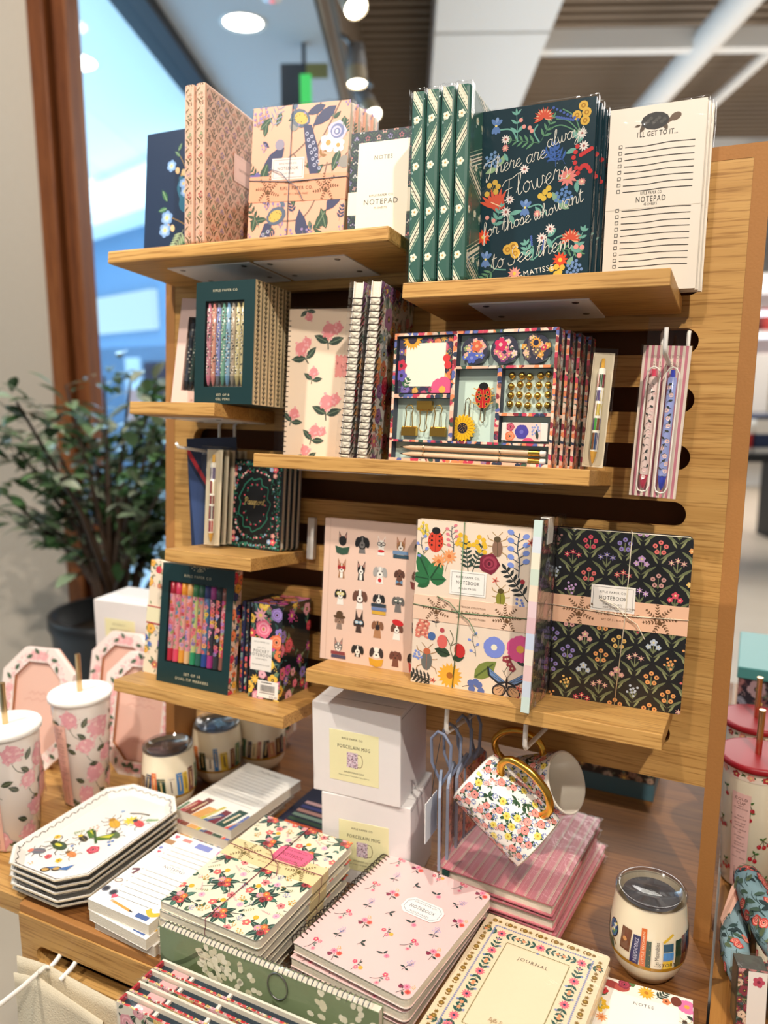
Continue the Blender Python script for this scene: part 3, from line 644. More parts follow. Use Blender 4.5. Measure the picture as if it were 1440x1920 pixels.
def brand_band(A, w, h, ink='#6b4a2c', main='RIFLE PAPER CO.', top='NOTEBOOK COLLECTION', low='SET OF 3 | RULED PAGES'):
    A.text(main, w * .5, h * .5, h * .13, ink, 3, w=w * .34); A.text(top, w * .5, h * .72, h * .07, ink, 3, w=w * .24); A.text(low, w * .5, h * .28, h * .07, ink, 3, w=w * .25)
    for cx, sg in ((w * .2, 1), (w * .8, -1)):
        for an in (20, 65, 115, 160, -40, -95, -150):
            A.sprig(cx, h * .46, h * .50, an, 5, h * .12, h * .045, ink, ink, 2, 25 * sg)
        A.ell(cx, h * .38, h * .06, h * .09, ink, 4)
def place(fn, M, *a): return fn(M, *a)
def row(root, n, step, lab, M, dx=0., jit=0.):
    for k in range(1, n):
        dup(root, M @ T(dx * k + (jit * ((k * 37) % 5 - 2) / 2), step * k, 0), lab % ORD[k])

# ---- cover artwork
def art_navy(A, w, h):
    rnd = random.Random(3)
    A.curve([(w * .78, h * .02), (w * .62, h * .25), (w * .35, h * .36), (w * .25, h * .33)], .0016, '#9a7b4c', 1); A.curve([(w * .62, h * .25), (w * .7, h * .5), (w * .55, h * .68), (w * .45, h * .8)], .0014, '#9a7b4c', 1)
    A.ell(w * .55, h * .46, w * .10, h * .075, '#2f6b86', 2, -25); A.curve([(w * .48, h * .49), (w * .44, h * .57), (w * .47, h * .63)], .0055, '#35708c', 2); A.disc(w * .47, h * .64, .0045, '#35708c', 3); A.leaf(w * .47, h * .65, .008, .003, 80, '#c9a85e', 3)
    A.leaf(w * .60, h * .43, w * .5, w * .13, -55, '#3f7f74', 2); A.disc(w * .58, h * .46, .008, '#7d9a6a', 3)
    for x, z, s in ((.30, .36, 1), (.28, .27, 1), (.50, .60, .7), (.52, .54, .7), (.34, .74, .8), (.75, .46, .9), (.95, .5, 1), (.9, .3, 1)):
        A.flower(w * x, h * z, .0115 * s, 6, '#7fa5d6', '#e7d08a', 20, 4)
        A.flower(w * x, h * z, .0075 * s, 6, '#a8c6ea', '#e7d08a', 50, 5)
    for x, z, l, a, c in ((.30, .48, .022, 120, '#3d6d4a'), (.3, .43, .018, 190, '#4b7d5b'), (.66, .78, .02, 40, '#7da07a'), (.72, .74, .02, 10, '#7da07a'), (.66, .72, .018, 100, '#7da07a'), (.72, .12, .026, 230, '#3d6d4a'), (.6, .2, .024, 200, '#3d6d4a'), (.9, .12, .03, 200, '#3d6d4a'), (.85, .6, .03, 60, '#4b7d5b'), (.42, .84, .014, 60, '#4f6f56'), (.45, .8, .014, 140, '#4f6f56'), (.75, .88, .02, 40, '#4b7d5b')): A.leaf(w * x, h * z, l, l * .42, a, c, 3, '#a9c39a')
    x, z = w * .52, h * .26
    A.sprig(x, z, h * .22, 242, 9, .016, .0036, '#aec39a', '#cbd3a8', 4, -18)
    for x, z in ((.32, .29), (.38, .28), (.33, .1), (.31, .05), (.56, .11), (.64, .2), (.5, .68), (.62, .62), (.42, .7), (.55, .73)): A.ell(w * x, h * z, .0042, .0055, '#e3c08e', 4, 15)
    for i in range(16): A.disc(w * (.68 + .2 * rnd.random()), h * (.2 + .2 * rnd.random()), .0016, '#9fb9d6', 4, 5)
def lattice(A, w, h, cell, bg, leafc, fl, seed=1, asp=1.25, fsz=.2):
    rnd = random.Random(seed); cx = cell; cz = cell * asp; j = 0; z = -cz / 2
    while z < h + cz:
        x = -cx / 2 + (cx / 2 if j % 2 else 0); i = 0
        while x < w + cx:
            for sx, sz in ((1, 1), (-1, 1)):
                ax, az = x + sx * cx * .08, z + cz * .5 - cz * .06; an = math.degrees(math.atan2(-cz * .5, sx * cx * .5)); L2 = math.hypot(cx / 2, cz / 2) * .72
                A.leaf(ax, az, L2, L2 * .17, an + 10 * sx, leafc[0], 1); A.leaf(x + sx * cx * .45, z + cz * .02, L2 * .6, L2 * .13, an + 180 - 12 * sx, leafc[1], 2)
            c = fl[rnd.randrange(len(fl))]; k = rnd.randrange(4); s = cell * fsz
            A.line([(x, z - cz * .22), (x, z + cz * .06)], cell * .02, leafc[1], 1)
            A.leaf(x, z - cz * .22, s * 1.3, s * .3, 60, leafc[0], 1); A.leaf(x, z - cz * .22, s * 1.3, s * .3, 120, leafc[0], 1)
            if k == 0:
                for a in (0, 72, 144, 216, 288): A.disc(x + s * .8 * math.cos(D2R(a + 90)), z + s * .8 * math.sin(D2R(a + 90)), s * .36, c, 2, 7); A.disc(x + s * .8 * math.cos(D2R(a + 90)), z + s * .8 * math.sin(D2R(a + 90)), s * .12, '#6b2f22', 3, 5)
            elif k == 1:
                for a in (30, 90, 150): A.daisy(x + s * 1.0 * math.cos(D2R(a)), z + s * .8 * math.sin(D2R(a)), s * .5, 6, c, '#e5d7a0', a, 2)
            elif k == 2:
                A.flower(x, z + s * .6, s * .55, 5, c, '#e8d79a', 18, 2); A.flower(x - s * .7, z - s * .1, s * .42, 5, c, '#e8d79a', 40, 2); A.flower(x + s * .7, z - s * .1, s * .42, 5, c, '#e8d79a', 0, 2)
            else:
                for q in range(9): a = q * 40; A.disc(x + s * (.35 + .5 * (q % 2)) * math.cos(D2R(a)), z + s * .2 + s * (.35 + .5 * (q % 2)) * math.sin(D2R(a)), s * .2, c, 2, 6)
            x += cx; i += 1
        z += cz / 2; j += 1
def art_pinklat(A, w, h):
    lattice(A, w, h, .021, '#d8b399', ('#6a5a38', '#4a4028'), ('#a8504c', '#8a5f86', '#c77a62', '#6d7f60', '#7c6a9a', '#5a4a38'), 5, 1.25, .2)
def art_pinklat_cover(A, w, h):
    art_pinklat(A, w, h); A.rect(w * .52, h * .50, w * .96, h * .68, '#e6c3b4', 8); A.line([(w * .55, h * .515), (w * .93, h * .515), (w * .93, h * .665), (w * .55, h * .665), (w * .55, h * .515)], .0003, '#c9a590', 9)
    A.text('NOTEBOOK', w * .74, h * .59, .004, '#8a6a55', 9)
def art_peachpea(A, w, h):
    br, nv, gr, lv, pp = '#8d7263', '#454a68', '#3d5746', '#9a86b4', '#6b62a0'
    def bird(x, z, s, fl):
        g = lambda a, b: (x + a * s * fl, z + b * s)
        A.curve([g(.30, .95), g(.26, .7), g(.2, .5)], .0085 * s / .1 * 1.0, '#5f7286', 3); A.disc(*g(.30, .97), .0062 * s / .1, '#5f7286', 4); A.leaf(*g(.3, 1.0), .008, .0022, 110, '#d8b95f', 4)
        A.ell(*g(.34, .3), .23 * s, .17 * s, '#5d6b80', 3, -25 * fl); A.ell(*g(.36, .3), .16 * s, .11 * s, '#d3b45d', 4, -25 * fl)
        for i in range(10): A.disc(x + (.36 + .13 * math.cos(i * 2.4)) * s * fl, z + (.3 + .07 * math.sin(i * 2.4)) * s, .012 * s, '#7a5a2a', 5, 5)
        P = [g(.42, .18), g(.60, .16), g(.78, -.3), g(.80, -.75), g(.62, -.78), g(.50, -.3)]; A.poly(P if fl > 0 else P[::-1], nv, 3)
        for i in range(12): A.disc(*g(.54 + .02 * i + (.06 if i % 2 else -.03), .0 - .06 * i), .038 * s, '#b9bad0', 4, 8); A.disc(*g(.54 + .02 * i + (.06 if i % 2 else -.03), .0 - .06 * i), .02 * s, nv, 5, 6)
    A.curve([(w * .0, h * .42), (w * .3, h * .60), (w * .5, h * .70), (w * .62, h * .80), (w * .70, h * 1.0)], .0022, br, 1); A.curve([(w * .45, h * .67), (w * .6, h * .58), (w * .9, h * .60), (w, h * .66)], .0018, br, 1)
    A.curve([(w * .05, h * .25), (w * .35, h * .22), (w * .6, h * .25), (w * .75, h * .45), (w * .8, h * .60)], .002, br, 1); A.curve([(w * .62, h * .62), (w * .8, h * .85), (w * .9, h)], .0022, br, 1)
    bird(w * .34, h * .80, .070, 1); bird(w * .46, h * .15, .07, -1)
    for x, z, l, a in ((.35, .72, .05, 225), (.86, .97, .042, 215), (.05, .36, .045, 60), (.82, .28, .045, 55), (.92, .1, .05, 230), (.6, .05, .05, 100), (.75, .98, .03, 200)): A.leaf(w * x, h * z, l, l * .4, a, nv, 2)
    for x, z, l, a in ((.18, .62, .03, 250), (.55, .46, .03, 150), (.62, .5, .028, 40), (.4, .35, .03, 70), (.72, .16, .03, 60), (.83, .16, .03, 110), (.15, .12, .022, 30), (.05, .15, .025, 80), (.2, .24, .02, 190), (.92, .68, .03, 250), (.3, .96, .02, 250), (.5, .93, .02, 200), (.08, .85, .025, 40), (.13, .8, .02, 80), (.48, .32, .022, 100), (.95, .9, .026, 260)): A.leaf(w * x, h * z, l, l * .42, a, gr, 2, '#7f9274')
    for x, z in ((.06, .92), (.12, .96), (.15, .02), (.4, .08), (.62, .12), (.30, .30), (.53, .90), (.45, .12), (.9, .03)): A.berries(w * x, h * z, .010, 7, .0021, lv, 3, '#8f7d72')
    A.rose(w * .88, h * .80, .014, ('#c9c3d8', '#7b83ac'), '#e6d9d6', 3); A.flower(w * .80, h * .73, .013, 5, '#f3e6e4', '#c79d5a', 0, 3); A.flower(w * .9, h * .71, .010, 5, '#f3e6e4', '#c79d5a', 30, 3)
    A.flower(w * .06, h * .50, .012, 5, pp, '#3c3a60', 0, 3); A.flower(w * .30, h * .57, .009, 5, pp, '#3c3a60', 20, 3); A.disc(w * .44, h * .86, .0075, '#9a958d', 3); A.disc(w * .3, h * .74, .0075, '#9a93a5', 3); A.disc(w * .97, h * .6, .0085, '#9a958d', 3)
    A.sprig(w * .2, h * .84, .05, 70, 7, .016, .0022, '#8c93ad', '#8c93ad', 2); A.sprig(w * .1, h * .5, .03, 130, 5, .010, .004, gr, gr, 2); A.sprig(w * .7, h * .62, .03, 50, 4, .009, .004, '#a2794d', '#a2794d', 2); A.sprig(w * .12, h * .18, .04, 120, 5, .012, .005, gr, br, 2)
    rnd = random.Random(31)
    for i in range(34):
        x, z = rnd.random() * w, rnd.random() * h; a = rnd.random() * 360
        if i % 3 == 0: A.berries(x, z, .006, 6, .0014, lv, 2, '#8f7d72')
        elif i % 3 == 1: A.sprig(x, z, .018, a, 4, .008, .0034, rnd.choice((gr, '#5a6a5a', nv)), br, 1)
        else: A.leaf(x, z, .014, .006, a, rnd.choice((gr, nv, '#6a7a68')), 1)
    title(A, w, h, 'RIFLE PAPER CO.', 'NOTEBOOK', 'RULED PAGES', w * .40, h * .575, w * .34, h * .145, '#f3dcd4')
def art_notes(A, w, h):
    lattice(A, w, h, .016, '#2b3540', ('#46604a', '#39503f'), ('#c78f86', '#d9aaa0', '#8f86b5', '#b8babd', '#b56a72'), 4, 1.0, .2)
    A.rect(w * .13, h * .04, w * .93, h * .90, '#efe3cd', 8); A.text('NOTES', w * .53, h * .76, .0055, '#4a453d', 9)
def art_notesband(A, w, h):
    A.text('RIFLE PAPER CO', w * .52, h * .78, .003, '#5a5248', 2); A.text('NOTEPAD', w * .52, h * .52, .007, '#4a453d', 2); A.text('75 SHEETS', w * .52, h * .24, .0026, '#5a5248', 2)
def art_stripe(A, w, h):
    s = .034; cr, br = '#e6ddc4', '#4a4334'
    for k in range(-3, 12):
        z = k * s * 1.55; d = 1 if k % 2 else -1
        for (o, wd, c) in ((0, .0042, cr), (.0058, .0012, cr), (-.0058, .0012, cr), (.0, .0012, br), (.0105, .0007, '#9fb79a'), (-.0105, .0007, '#9fb79a')):
            A.line([(-.01, z + o - d * .030), (w + .01, z + o + d * .030 * 1.2)], wd, c, 1)
        for i in range(9):
            x = w * i / 8; A.disc(x, z + .0038 + d * (-.03 + .066 * (x + .01) / (w + .02)), .0009, '#c9c2a4', 2, 5); A.disc(x, z - .0038 + d * (-.03 + .066 * (x + .01) / (w + .02)), .0009, '#7d8a72', 2, 5)
        for q in range(max(1, int(w / .02))):
            x = .005 + q * .022; A.leaf(x, z + s * .72, .009, .0045, 60 + 40 * (q % 3), '#b7bd9e', 1); A.flower(x + .003, z + s * .88, .0045, 5, '#dfe0cd', '#c9a35a', q * 20, 2); A.disc(x - .002, z + s * .66, .0018, '#8fa5a0', 2, 6)
def art_matisse(A, w, h):
    g1, g2, cor, pk, yl, bl = '#6fa89a', '#5f8f6c', '#d2573f', '#e39a90', '#dcb04a', '#5f7fb4'
    def carn(x, z, r):
        r *= .85
        for i in range(18):
            a = -20 + 220 * i / 17; A.leaf(x, z, r * (1 if i % 2 else .85), r * .2, a, cor if i % 2 else '#e8b08c', 3 + i % 2)
    def peony(x, z, r, c, cc): A.daisy(x, z, r * .82, 11, c, cc, 5, 3)
    def cluster(x, z, r, c):
        r *= .85
        for i in range(14): a = i * 2.4; q = r * math.sqrt((i + .5) / 14); A.disc(x + q * math.cos(a), z + q * math.sin(a), r * .22, c, 4, 7)
    def iris(x, z, s):
        s *= .78
        for a in (80, 125, 40, -60, -120, -90): A.ell(x + s * .5 * math.cos(D2R(a)), z + s * .55 * math.sin(D2R(a)), s * .5, s * .24, bl if a != 80 else '#7f9bc8', 3, a)
        A.disc(x, z, s * .15, '#e6d27a', 5)
    def ydot(x, z, r):
        r *= .8; A.disc(x, z, r, yl, 3); A.disc(x, z, r * .5, '#b07d2c', 4); A.disc(x, z, r * .25, yl, 5)
    def wdot(x, z, r): A.daisy(x, z, r * .82, 10, '#e8dcd6', '#a35d58', 0, 3)
    P = lambda a, b: (a * w, b * h); A.at(w * .025, h * .062, .94)
    iris(*P(.18, .905), .013); A.curve([P(.22, .88), P(.32, .87), P(.38, .80)], .0018, g1, 2); A.sprig(*P(.38, .80), .032, 95, 3, .012, .004, g1, g1, 2)
    for p in ((.40, .92), (.43, .88), (.48, .87), (.50, .85)): A.disc(*P(*p), .0026, pk, 4)
    wdot(*P(.27, .82), .0075)
    carn(*P(.60, .915), .016); A.curve([P(.55, .88), P(.52, .84), P(.57, .78)], .0018, g1, 2); A.sprig(*P(.57, .775), .036, 168, 5, .012, .0032, g2, g2, 2); A.sprig(*P(.58, .78), .03, 62, 4, .011, .0032, g2, g2, 2)
    for q in range(3): A.curve([P(.92, .80), P(.86 - .05 * q, .90 - .02 * q), P(.76 - .05 * q, .95 - .05 * q)], .0014, g2, 2)
    for i in range(8): A.disc(*P(.68 + .03 * i, .965 - .012 * i), .0017, '#4a62a8', 4); A.disc(*P(.71 + .02 * i, .91 - .004 * i), .0017, '#4a62a8', 4)
    for p in ((.93, .955), (.88, .905), (.96, .915), (.95, .87)): ydot(*P(*p), .0072)
    for p in ((.93, .80), (.95, .73)): wdot(*P(*p), .0082)
    for p, a in (((.90, .77), 120), ((.89, .72), 200), ((.90, .75), 60)): A.leaf(*P(*p), .014, .006, a, g1, 2)
    cluster(*P(.16, .71), .012, '#6f8fb8'); A.leaf(*P(.2, .66), .016, .007, 200, '#8fae86', 2); A.leaf(*P(.22, .67), .016, .007, 60, '#8fae86', 2); peony(*P(.27, .77), .006, pk, '#f0d9b0'); A.leaf(*P(.26, .74), .012, .005, 300, g1, 2)
    for i, p in enumerate(((.65, .66), (.72, .63), (.80, .64), (.75, .66))): A.sprig(*P(*p), .020, 70 + 25 * i, 3, .011, .003, '#3f63a8', '#3f63a8', 3)
    wdot(*P(.45, .635), .0078)
    for i in range(6): A.disc(*P(.87 + .014 * abs(i - 2), .73 - .03 * i), .0028, '#c93a3a', 4); A.disc(*P(.93 + .017 * i, .62 - .004 * (i - 2) ** 2), .0028, '#c93a3a', 4); A.disc(*P(.93 + .017 * i, .68 + .006 * i), .0026, '#c93a3a', 4)
    peony(*P(.83, .565), .0155, '#e0837c', '#c8a35a'); peony(*P(.95, .53), .006, pk, '#f0d9b0'); A.leaf(*P(.9, .54), .013, .006, 330, g1, 2); A.leaf(*P(.9, .53), .013, .006, 280, g1, 2)
    for p in ((.14, .56), (.19, .575), (.22, .55), (.2, .52), (.12, .51)): A.disc(*P(*p), .0036, '#cfa948', 4); A.line([P(.16, .53), P(*p)], .0006, '#a58a3c', 2)
    for a in range(60, 170, 16): A.leaf(*P(.21, .42), .026, .005, a, cor, 3)
    A.poly([P(.10, .47), P(.27, .50), P(.29, .42), P(.2, .405)], '#c94a3a', 2); A.line([P(.16, .46), P(.25, .43)], .0012, '#f0c9a0', 4)
    wdot(*P(.33, .465), .0075); wdot(*P(.30, .395), .0085); A.leaf(*P(.33, .38), .018, .006, 10, g1, 2); A.leaf(*P(.33, .38), .016, .006, 300, g1, 2)
    A.sprig(*P(.18, .29), .03, 60, 4, .012, .005, g1, g1, 2, 20); A.disc(*P(.13, .37), .0028, pk, 4); A.disc(*P(.19, .35), .0028, pk, 4)
    iris(*P(.47, .41), .013); A.curve([P(.5, .41), P(.6, .42), P(.66, .36)], .0018, g1, 2)
    for p in ((.60, .47), (.64, .49), (.67, .51), (.68, .47), (.63, .455)): A.disc(*P(*p), .0036, '#d8b548', 4)
    cluster(*P(.80, .46), .0125, '#5f84b8'); A.leaf(*P(.76, .42), .016, .008, 120, '#86a98a', 2); A.leaf(*P(.76, .42), .016, .008, 330, '#86a98a', 2); peony(*P(.58, .37), .006, pk, '#f0d9b0'); A.leaf(*P(.62, .36), .014, .006, 130, g1, 2)
    peony(*P(.10, .255), .0125, '#e2502f', '#e9c34a'); wdot(*P(.70, .275), .0085); wdot(*P(.63, .225), .0085); A.leaf(*P(.68, .23), .014, .007, 40, g1, 2); A.leaf(*P(.68, .22), .014, .006, 300, g1, 2)
    carn(*P(.88, .205), .016); A.curve([P(.84, .235), P(.76, .22), P(.70, .17)], .0018, g1, 2); A.sprig(*P(.72, .17), .036, -15, 5, .011, .003, g2, g2, 2)
    for p in ((.33, .17), (.38, .185), (.40, .145)): ydot(*P(*p), .0082)
    A.curve([P(.55, .10), P(.56, .16), P(.53, .21)], .0016, g1, 2); A.curve([P(.56, .10), P(.62, .14), P(.65, .2)], .0016, g1, 2); A.sprig(*P(.54, .10), .02, 110, 3, .012, .005, g1, g1, 2)
    for i in range(5): A.disc(*P(.545 - .002 * i, .19 + .012 * i), .0015, '#4a62a8', 4); A.disc(*P(.64 + .003 * i, .16 + .012 * i), .0015, '#4a62a8', 4)
    iris(*P(.13, .12), .013); A.curve([P(.15, .10), P(.22, .06), P(.32, .05)], .0016, g1, 2); A.sprig(*P(.22, .055), .028, 215, 5, .011, .003, g2, g2, 2); peony(*P(.40, .025), .011, pk, '#e9c34a')
    peony(*P(.80, .09), .0125, '#e2502f', '#e9c34a'); cluster(*P(.92, .04), .0115, '#6f8fc0'); A.sprig(*P(.90, .09), .035, 70, 4, .011, .005, g1, g1, 2); A.leaf(*P(.86, .05), .014, .007, 60, '#86a98a', 2)
    for p in ((.73, .04), (.77, .05), (.8, .02), (.77, .01), (.82, .045)): A.disc(*P(*p), .0036, '#d8b548', 4)
    for p in ((.93, .16), (.98, .155), (.96, .11)): A.disc(*P(*p), .0032, pk, 4)
    ink = '#dcd9cc'
    write(A, 'There are', w * .37, h * .650, .0097, .0008, ink, 12); write(A, 'always', w * .80, h * .770, .0086, .0008, ink, 14)
    write(A, 'Flowers', w * .56, h * .515, .0130, .0008, ink, 14); write(A, 'for those', w * .31, h * .285, .0090, .0008, ink, 15); write(A, 'who', w * .64, h * .345, .0080, .0008, ink, 15); write(A, 'want', w * .85, h * .395, .0090, .0008, ink, 15)
    write(A, 'to See them', w * .54, h * .105, .0110, .0008, ink, 12); A.text('-MATISSE', w * .60, h * .035, .0068, '#e2dfd4', 6, 10)
def art_turtle(A, w, h):
    A.ell(w * .48, h * .915, .0155, .0095, '#2f2d2b', 2); A.poly([(w * .33, h * .893), (w * .62, h * .893), (w * .60, h * .905), (w * .35, h * .905)], '#3a352f', 1)
    for x in (.37, .57): A.leaf(w * x, h * .898, .009, .005, 240 if x < .5 else 300, '#5a4a3a', 1)
    A.curve([(w * .61, h * .905), (w * .67, h * .92)], .0045, '#6a5240', 1); A.ell(w * .69, h * .925, .0062, .0042, '#6a5240', 2, 20); A.leaf(w * .33, h * .9, .007, .003, 190, '#5a4a3a', 1)
    for i in range(8): A.disc(w * (.38 + .028 * i), h * (.905 + .012 * (i % 3)), .0022, '#4a4843', 3, 6)
    A.text("I'LL GET TO IT...", w * .51, h * .85, .0058, '#3c3833', 3, 0, 1.05, w=w * .42)
    for k in range(20):
        z = h * (.79 - .0345 * k)
        if .455 * h < z < .545 * h or z < .03 * h: continue
        A.curve([(w * .18, z), (w * .4, z + .0006 * ((k % 3) - 1)), (w * .65, z + .0010), (w * .9, z + .0002 * (k % 2))], .0009, '#35312d', 2)
        a, b, q = w * .13, z + .0012, .0017; A.line([(a - q, b - q), (a + q, b - q), (a + q, b + q), (a - q, b + q), (a - q, b - q)], .0006, '#35312d', 2)
    A.text('RIFLE PAPER CO', w * .48, h * .535, .0034, '#4a4640', 3, 0, 1.2, w=w * .22); A.text('NOTEPAD', w * .48, h * .502, .0066, '#3c3833', 3, 0, 1.2, w=w * .31); A.text('45 SHEETS', w * .48, h * .474, .003, '#4a4640', 3, 0, 1.2, w=w * .14)
    A.rect(0, h * .452, w, h * .4535, '#d6c9b6', 2)

# ------------------------------------------------------------------ top left shelf
def s_(u): return u * K
# navy peacock journal
M = on_shelf('A', -.7250, .045, 0, 0); t = thing('journal', 'navy journal with peacock and blue flowers at the far end of the top left shelf', 'notebook', M)
book(t, .150, .206, .016, '#1d2f4b', art_navy, 0, .002, .003, pagecol='#efe6d4')
# two lattice pattern books, spines out
def lattice_book(M, lab):
    t = thing('notebook', lab, 'notebook', M, 'rose brown lattice notebooks spines out')
    w, h, th = .138, .215, .0165
    # local x = thickness (spine faces front), y = width inward
    m = MB(); m.box(0, th, 0, w, 0, h, '#cfa58c', b=.004)
    art_pinklat(Art(m, face(0, 0, 0), 0, (.0035, .001, th - .0035, h - .001)), th, h)
    art_pinklat_cover(Art(m, lambda a, b, z: (th + z, a, b), 0, (.0035, .004, w - .004, h - .004)), w, h)
    m.build('cover', PRINT, t)
lattice_book(on_shelf('A', -.5935, .122, -4, -1, -1.5), 'rose brown lattice notebook standing spine out beside the navy journal')
lattice_book(on_shelf('A', -.5775, .122, -4, -1, -1.5), 'rose brown lattice notebook with its patterned cover turned to the peach notebooks')
# peach peacock notebook set
M = on_shelf('A', -.5420, .070, -3.5, -2, 2.0)
t = thing('notebook_set', 'peach peacock notebook set tied with string, front of its row on the top left shelf', 'notebook set', M, 'peach peacock notebook sets')
pw, ph = .150, .198
book(t, pw, ph, .013, '#edb297', art_peachpea, .003, .0008, .0012); band(t, pw, .013, .070, .105, '#e6a684', brand_band); twine(t, pw, ph, .013, pw * .42, .096, '#5b6678', dip=-.002); sleeve(t, 0, pw, 0, .013, 0, ph, pucker=.006)
for k in range(1, 4): dup(t, M @ T(.004 * k, .0165 * k, 0), 'peach peacock notebook set, %s in its row behind the string tied front one' % ORD[k])
# notes pad with dark floral border
M = on_shelf('A', -.4060, .072, -2.6, 0); t = thing('notepad', 'cream notes pad with dark floral border at the near end of the top left shelf', 'notepad', M)
nw, nh = .0905, .145; book(t, nw, nh, .011, '#2b3540', art_notes, 0, .0006, .0008, spine=False); band(t, nw, .011, .038, .068, '#ede0c9', art_notesband)
# ------------------------------------------------------------------ top right shelf
def stripe_book(M, lab, first):
    t = thing('notebook', lab, 'notebook', M, 'green diagonal band notebooks')
    w, h, th = .140, .2215, .0175
    m = MB(); m.box(0, th, 0, w, 0, h, '#2f5a4e', b=.0045)
    art_stripe(Art(m, face(0, 0, 0), 0, (.003, .001, th - .003, h - .001)), th, h); art_stripe(Art(m, lambda a, b, z: (th + z, a, b), 0, (.004, .003, w - .004, h - .003)), w, h)
    m.build('cover', PRINT, t); sleeve(t, 0, th, 0, .012, 0, h, pucker=.004)
    return t
for k, lb in enumerate(('first green diagonal band notebook, next to the cream notes pad', 'second green diagonal band notebook from the cream notes pad', 'third green diagonal band notebook from the cream notes pad', 'green diagonal band notebook touching the embroidered quote book, its cover showing')):
    stripe_book(on_shelf('B', -.3085 + .01565 * k, .122, -1, -3, -.5), lb, k == 0)
M = on_shelf('B', -.2585, .078, -1, -4); mw, mh = .1450, .2085
t = thing('journal', 'dark teal embroidered quote book, front of its row on the top right shelf', 'notebook', M, 'dark teal embroidered quote books')
book(t, mw, mh, .012, '#14303a', art_matisse, .0015, .002, .003, mat=PGLOSS); sleeve(t, 0, mw, 0, .012, 0, mh, pucker=.004)
for k in range(1, 4): dup(t, M @ T(.0035 * k, .0155 * k, -.002 * k), 'dark teal embroidered quote book, %s in its row behind the front one' % ORD[k])
M = on_shelf('B', -.1295, .044, 0, -4.8); tw, th_ = .1052, .2058
t = thing('notepad', 'tall cream turtle checklist notepad, front of three', 'notepad', M, 'tall cream turtle notepads')
book(t, tw, th_, .007, '#f1e6d6', art_turtle, 0, .0005, .0006, spine=False); sleeve(t, 0, tw, 0, .007, 0, th_, pucker=.003)
for k in range(1, 3): dup(t, M @ T(.003 * k, .0095 * k, -.0005 * k), 'tall cream turtle checklist notepad, %s of three behind the front one' % ORD[k])
# ------------------------------------------------------------------ more cover artwork
DKFL = ('#e76f86', '#d94a5b', '#f0a8b4', '#e8804f', '#c9509a', '#9a7fc4', '#f2c14e')
def garden(A, w, h, n, smin, smax, cols, leafs, seed=2, bg2=None, fill=1.0):
    rnd = random.Random(seed); pts = []
    for i in range(int(n * 2.2)):
        x, z = rnd.random() * w, rnd.random() * h; A.leaf(x, z, smin * rnd.uniform(1.0, 2.0), smin * rnd.uniform(.4, .7), rnd.random() * 360, rnd.choice(leafs), 0)
    tries = 0
    while len(pts) < n and tries < n * 30:
        tries += 1; x, z, r = rnd.uniform(-.02, 1.02) * w, rnd.uniform(-.02, 1.02) * h, rnd.uniform(smin, smax)
        if all(math.hypot(x - a, z - b) > (r + c) * .82 * fill for a, b, c in pts): pts.append((x, z, r))
    for x, z, r in pts:
        for q in range(2): A.leaf(x, z, r * 1.9, r * .7, rnd.random() * 360, rnd.choice(leafs), 1, '#8aa58c')
        c = rnd.choice(cols); d = tuple(min(1, v * 1.35 + .05) for v in L(c)[:3]) + (1,); k = rnd.randrange(4)
        if k < 2: A.rose(x, z, r, (c, d), '#4a2b2b', 2)
        elif k == 2: A.flower(x, z, r, 5, c, '#2b2333', rnd.random() * 90, 3, .62, '#e8c860')
        else: A.daisy(x, z, r, 9, c, '#f0d070', 0, 3)
        A.berries(x + r * 1.2, z - r * .6, r * .45, 5, r * .10, rnd.choice(cols), 4)
DL_ = ('#2f4a45', '#5f7a5c', '#3d5f6b', '#7c8a54', '#4d6a66')
def art_garden_dark(A, w, h): garden(A, w, h, max(6, int(w * h / .00013)), .0045, .0105, DKFL, DL_, 6)
def art_garden_fine(A, w, h): garden(A, w, h, max(5, int(w * h / .00006)), .003, .006, ('#c7405a', '#e07a4a', '#8f9aa8', '#d98f9a', '#b5843f', '#7d6a9a'), ('#6f7d68', '#4f6a52', '#8f8a7c', '#3d4f4a'), 9)
def hydr(A, x, z, s, an=0, two=True, pk=('#e58d8f', '#f0aeb0'), gr='#34463a'):
    A.at(x, z, s, an); A.curve([(0, -.9), (-.05, -.3), (0, 0)], .07, gr, 1); A.leaf(0, -.55, .95, .45, 155, gr, 1, '#6f7f68'); A.leaf(0, -.6, .95, .45, 20, gr, 1, '#6f7f68')
    random.seed(5); A.puff(0, .1, .48, pk[0], pk[1], 2, 18)
    if two: A.puff(.48, .25, .36, pk[0], pk[1], 2, 14)
    A.at(0, 0)
def art_creamhyd(A, w, h):
    for x, z, s, a, t in ((.22, .95, .014, 200, False), (.45, .84, .026, 0, True), (.16, .72, .024, 30, True), (.3, .565, .017, -10, False), (.46, .36, .026, 0, True), (.1, .28, .019, -20, False), (.34, .165, .021, -20, True), (.25, .03, .018, 15, False), (.85, .95, .018, 0, False), (.9, .3, .02, 20, True), (.8, .12, .02, 0, False)): hydr(A, w * x, h * z, s, a, t)
    A.rect(w * .55, h * .55, w * .97, h * .68, '#e8958c', 3)
    for i in range(11): A.disc(w * (.55 + .042 * i), h * .68, .0024, '#e8958c', 3, 8); A.disc(w * (.55 + .042 * i), h * .55, .0024, '#e8958c', 3, 8)
    for i in range(7): A.disc(w * .55, h * (.56 + .0185 * i), .0024, '#e8958c', 3, 8)
    A.text('NOTEBOOK', w * .76, h * .615, .0055, '#b5605c', 6)
    for z in (.655, .58): A.line([(w * .60, h * z), (w * .93, h * z)], .0004, '#c9706c', 5)
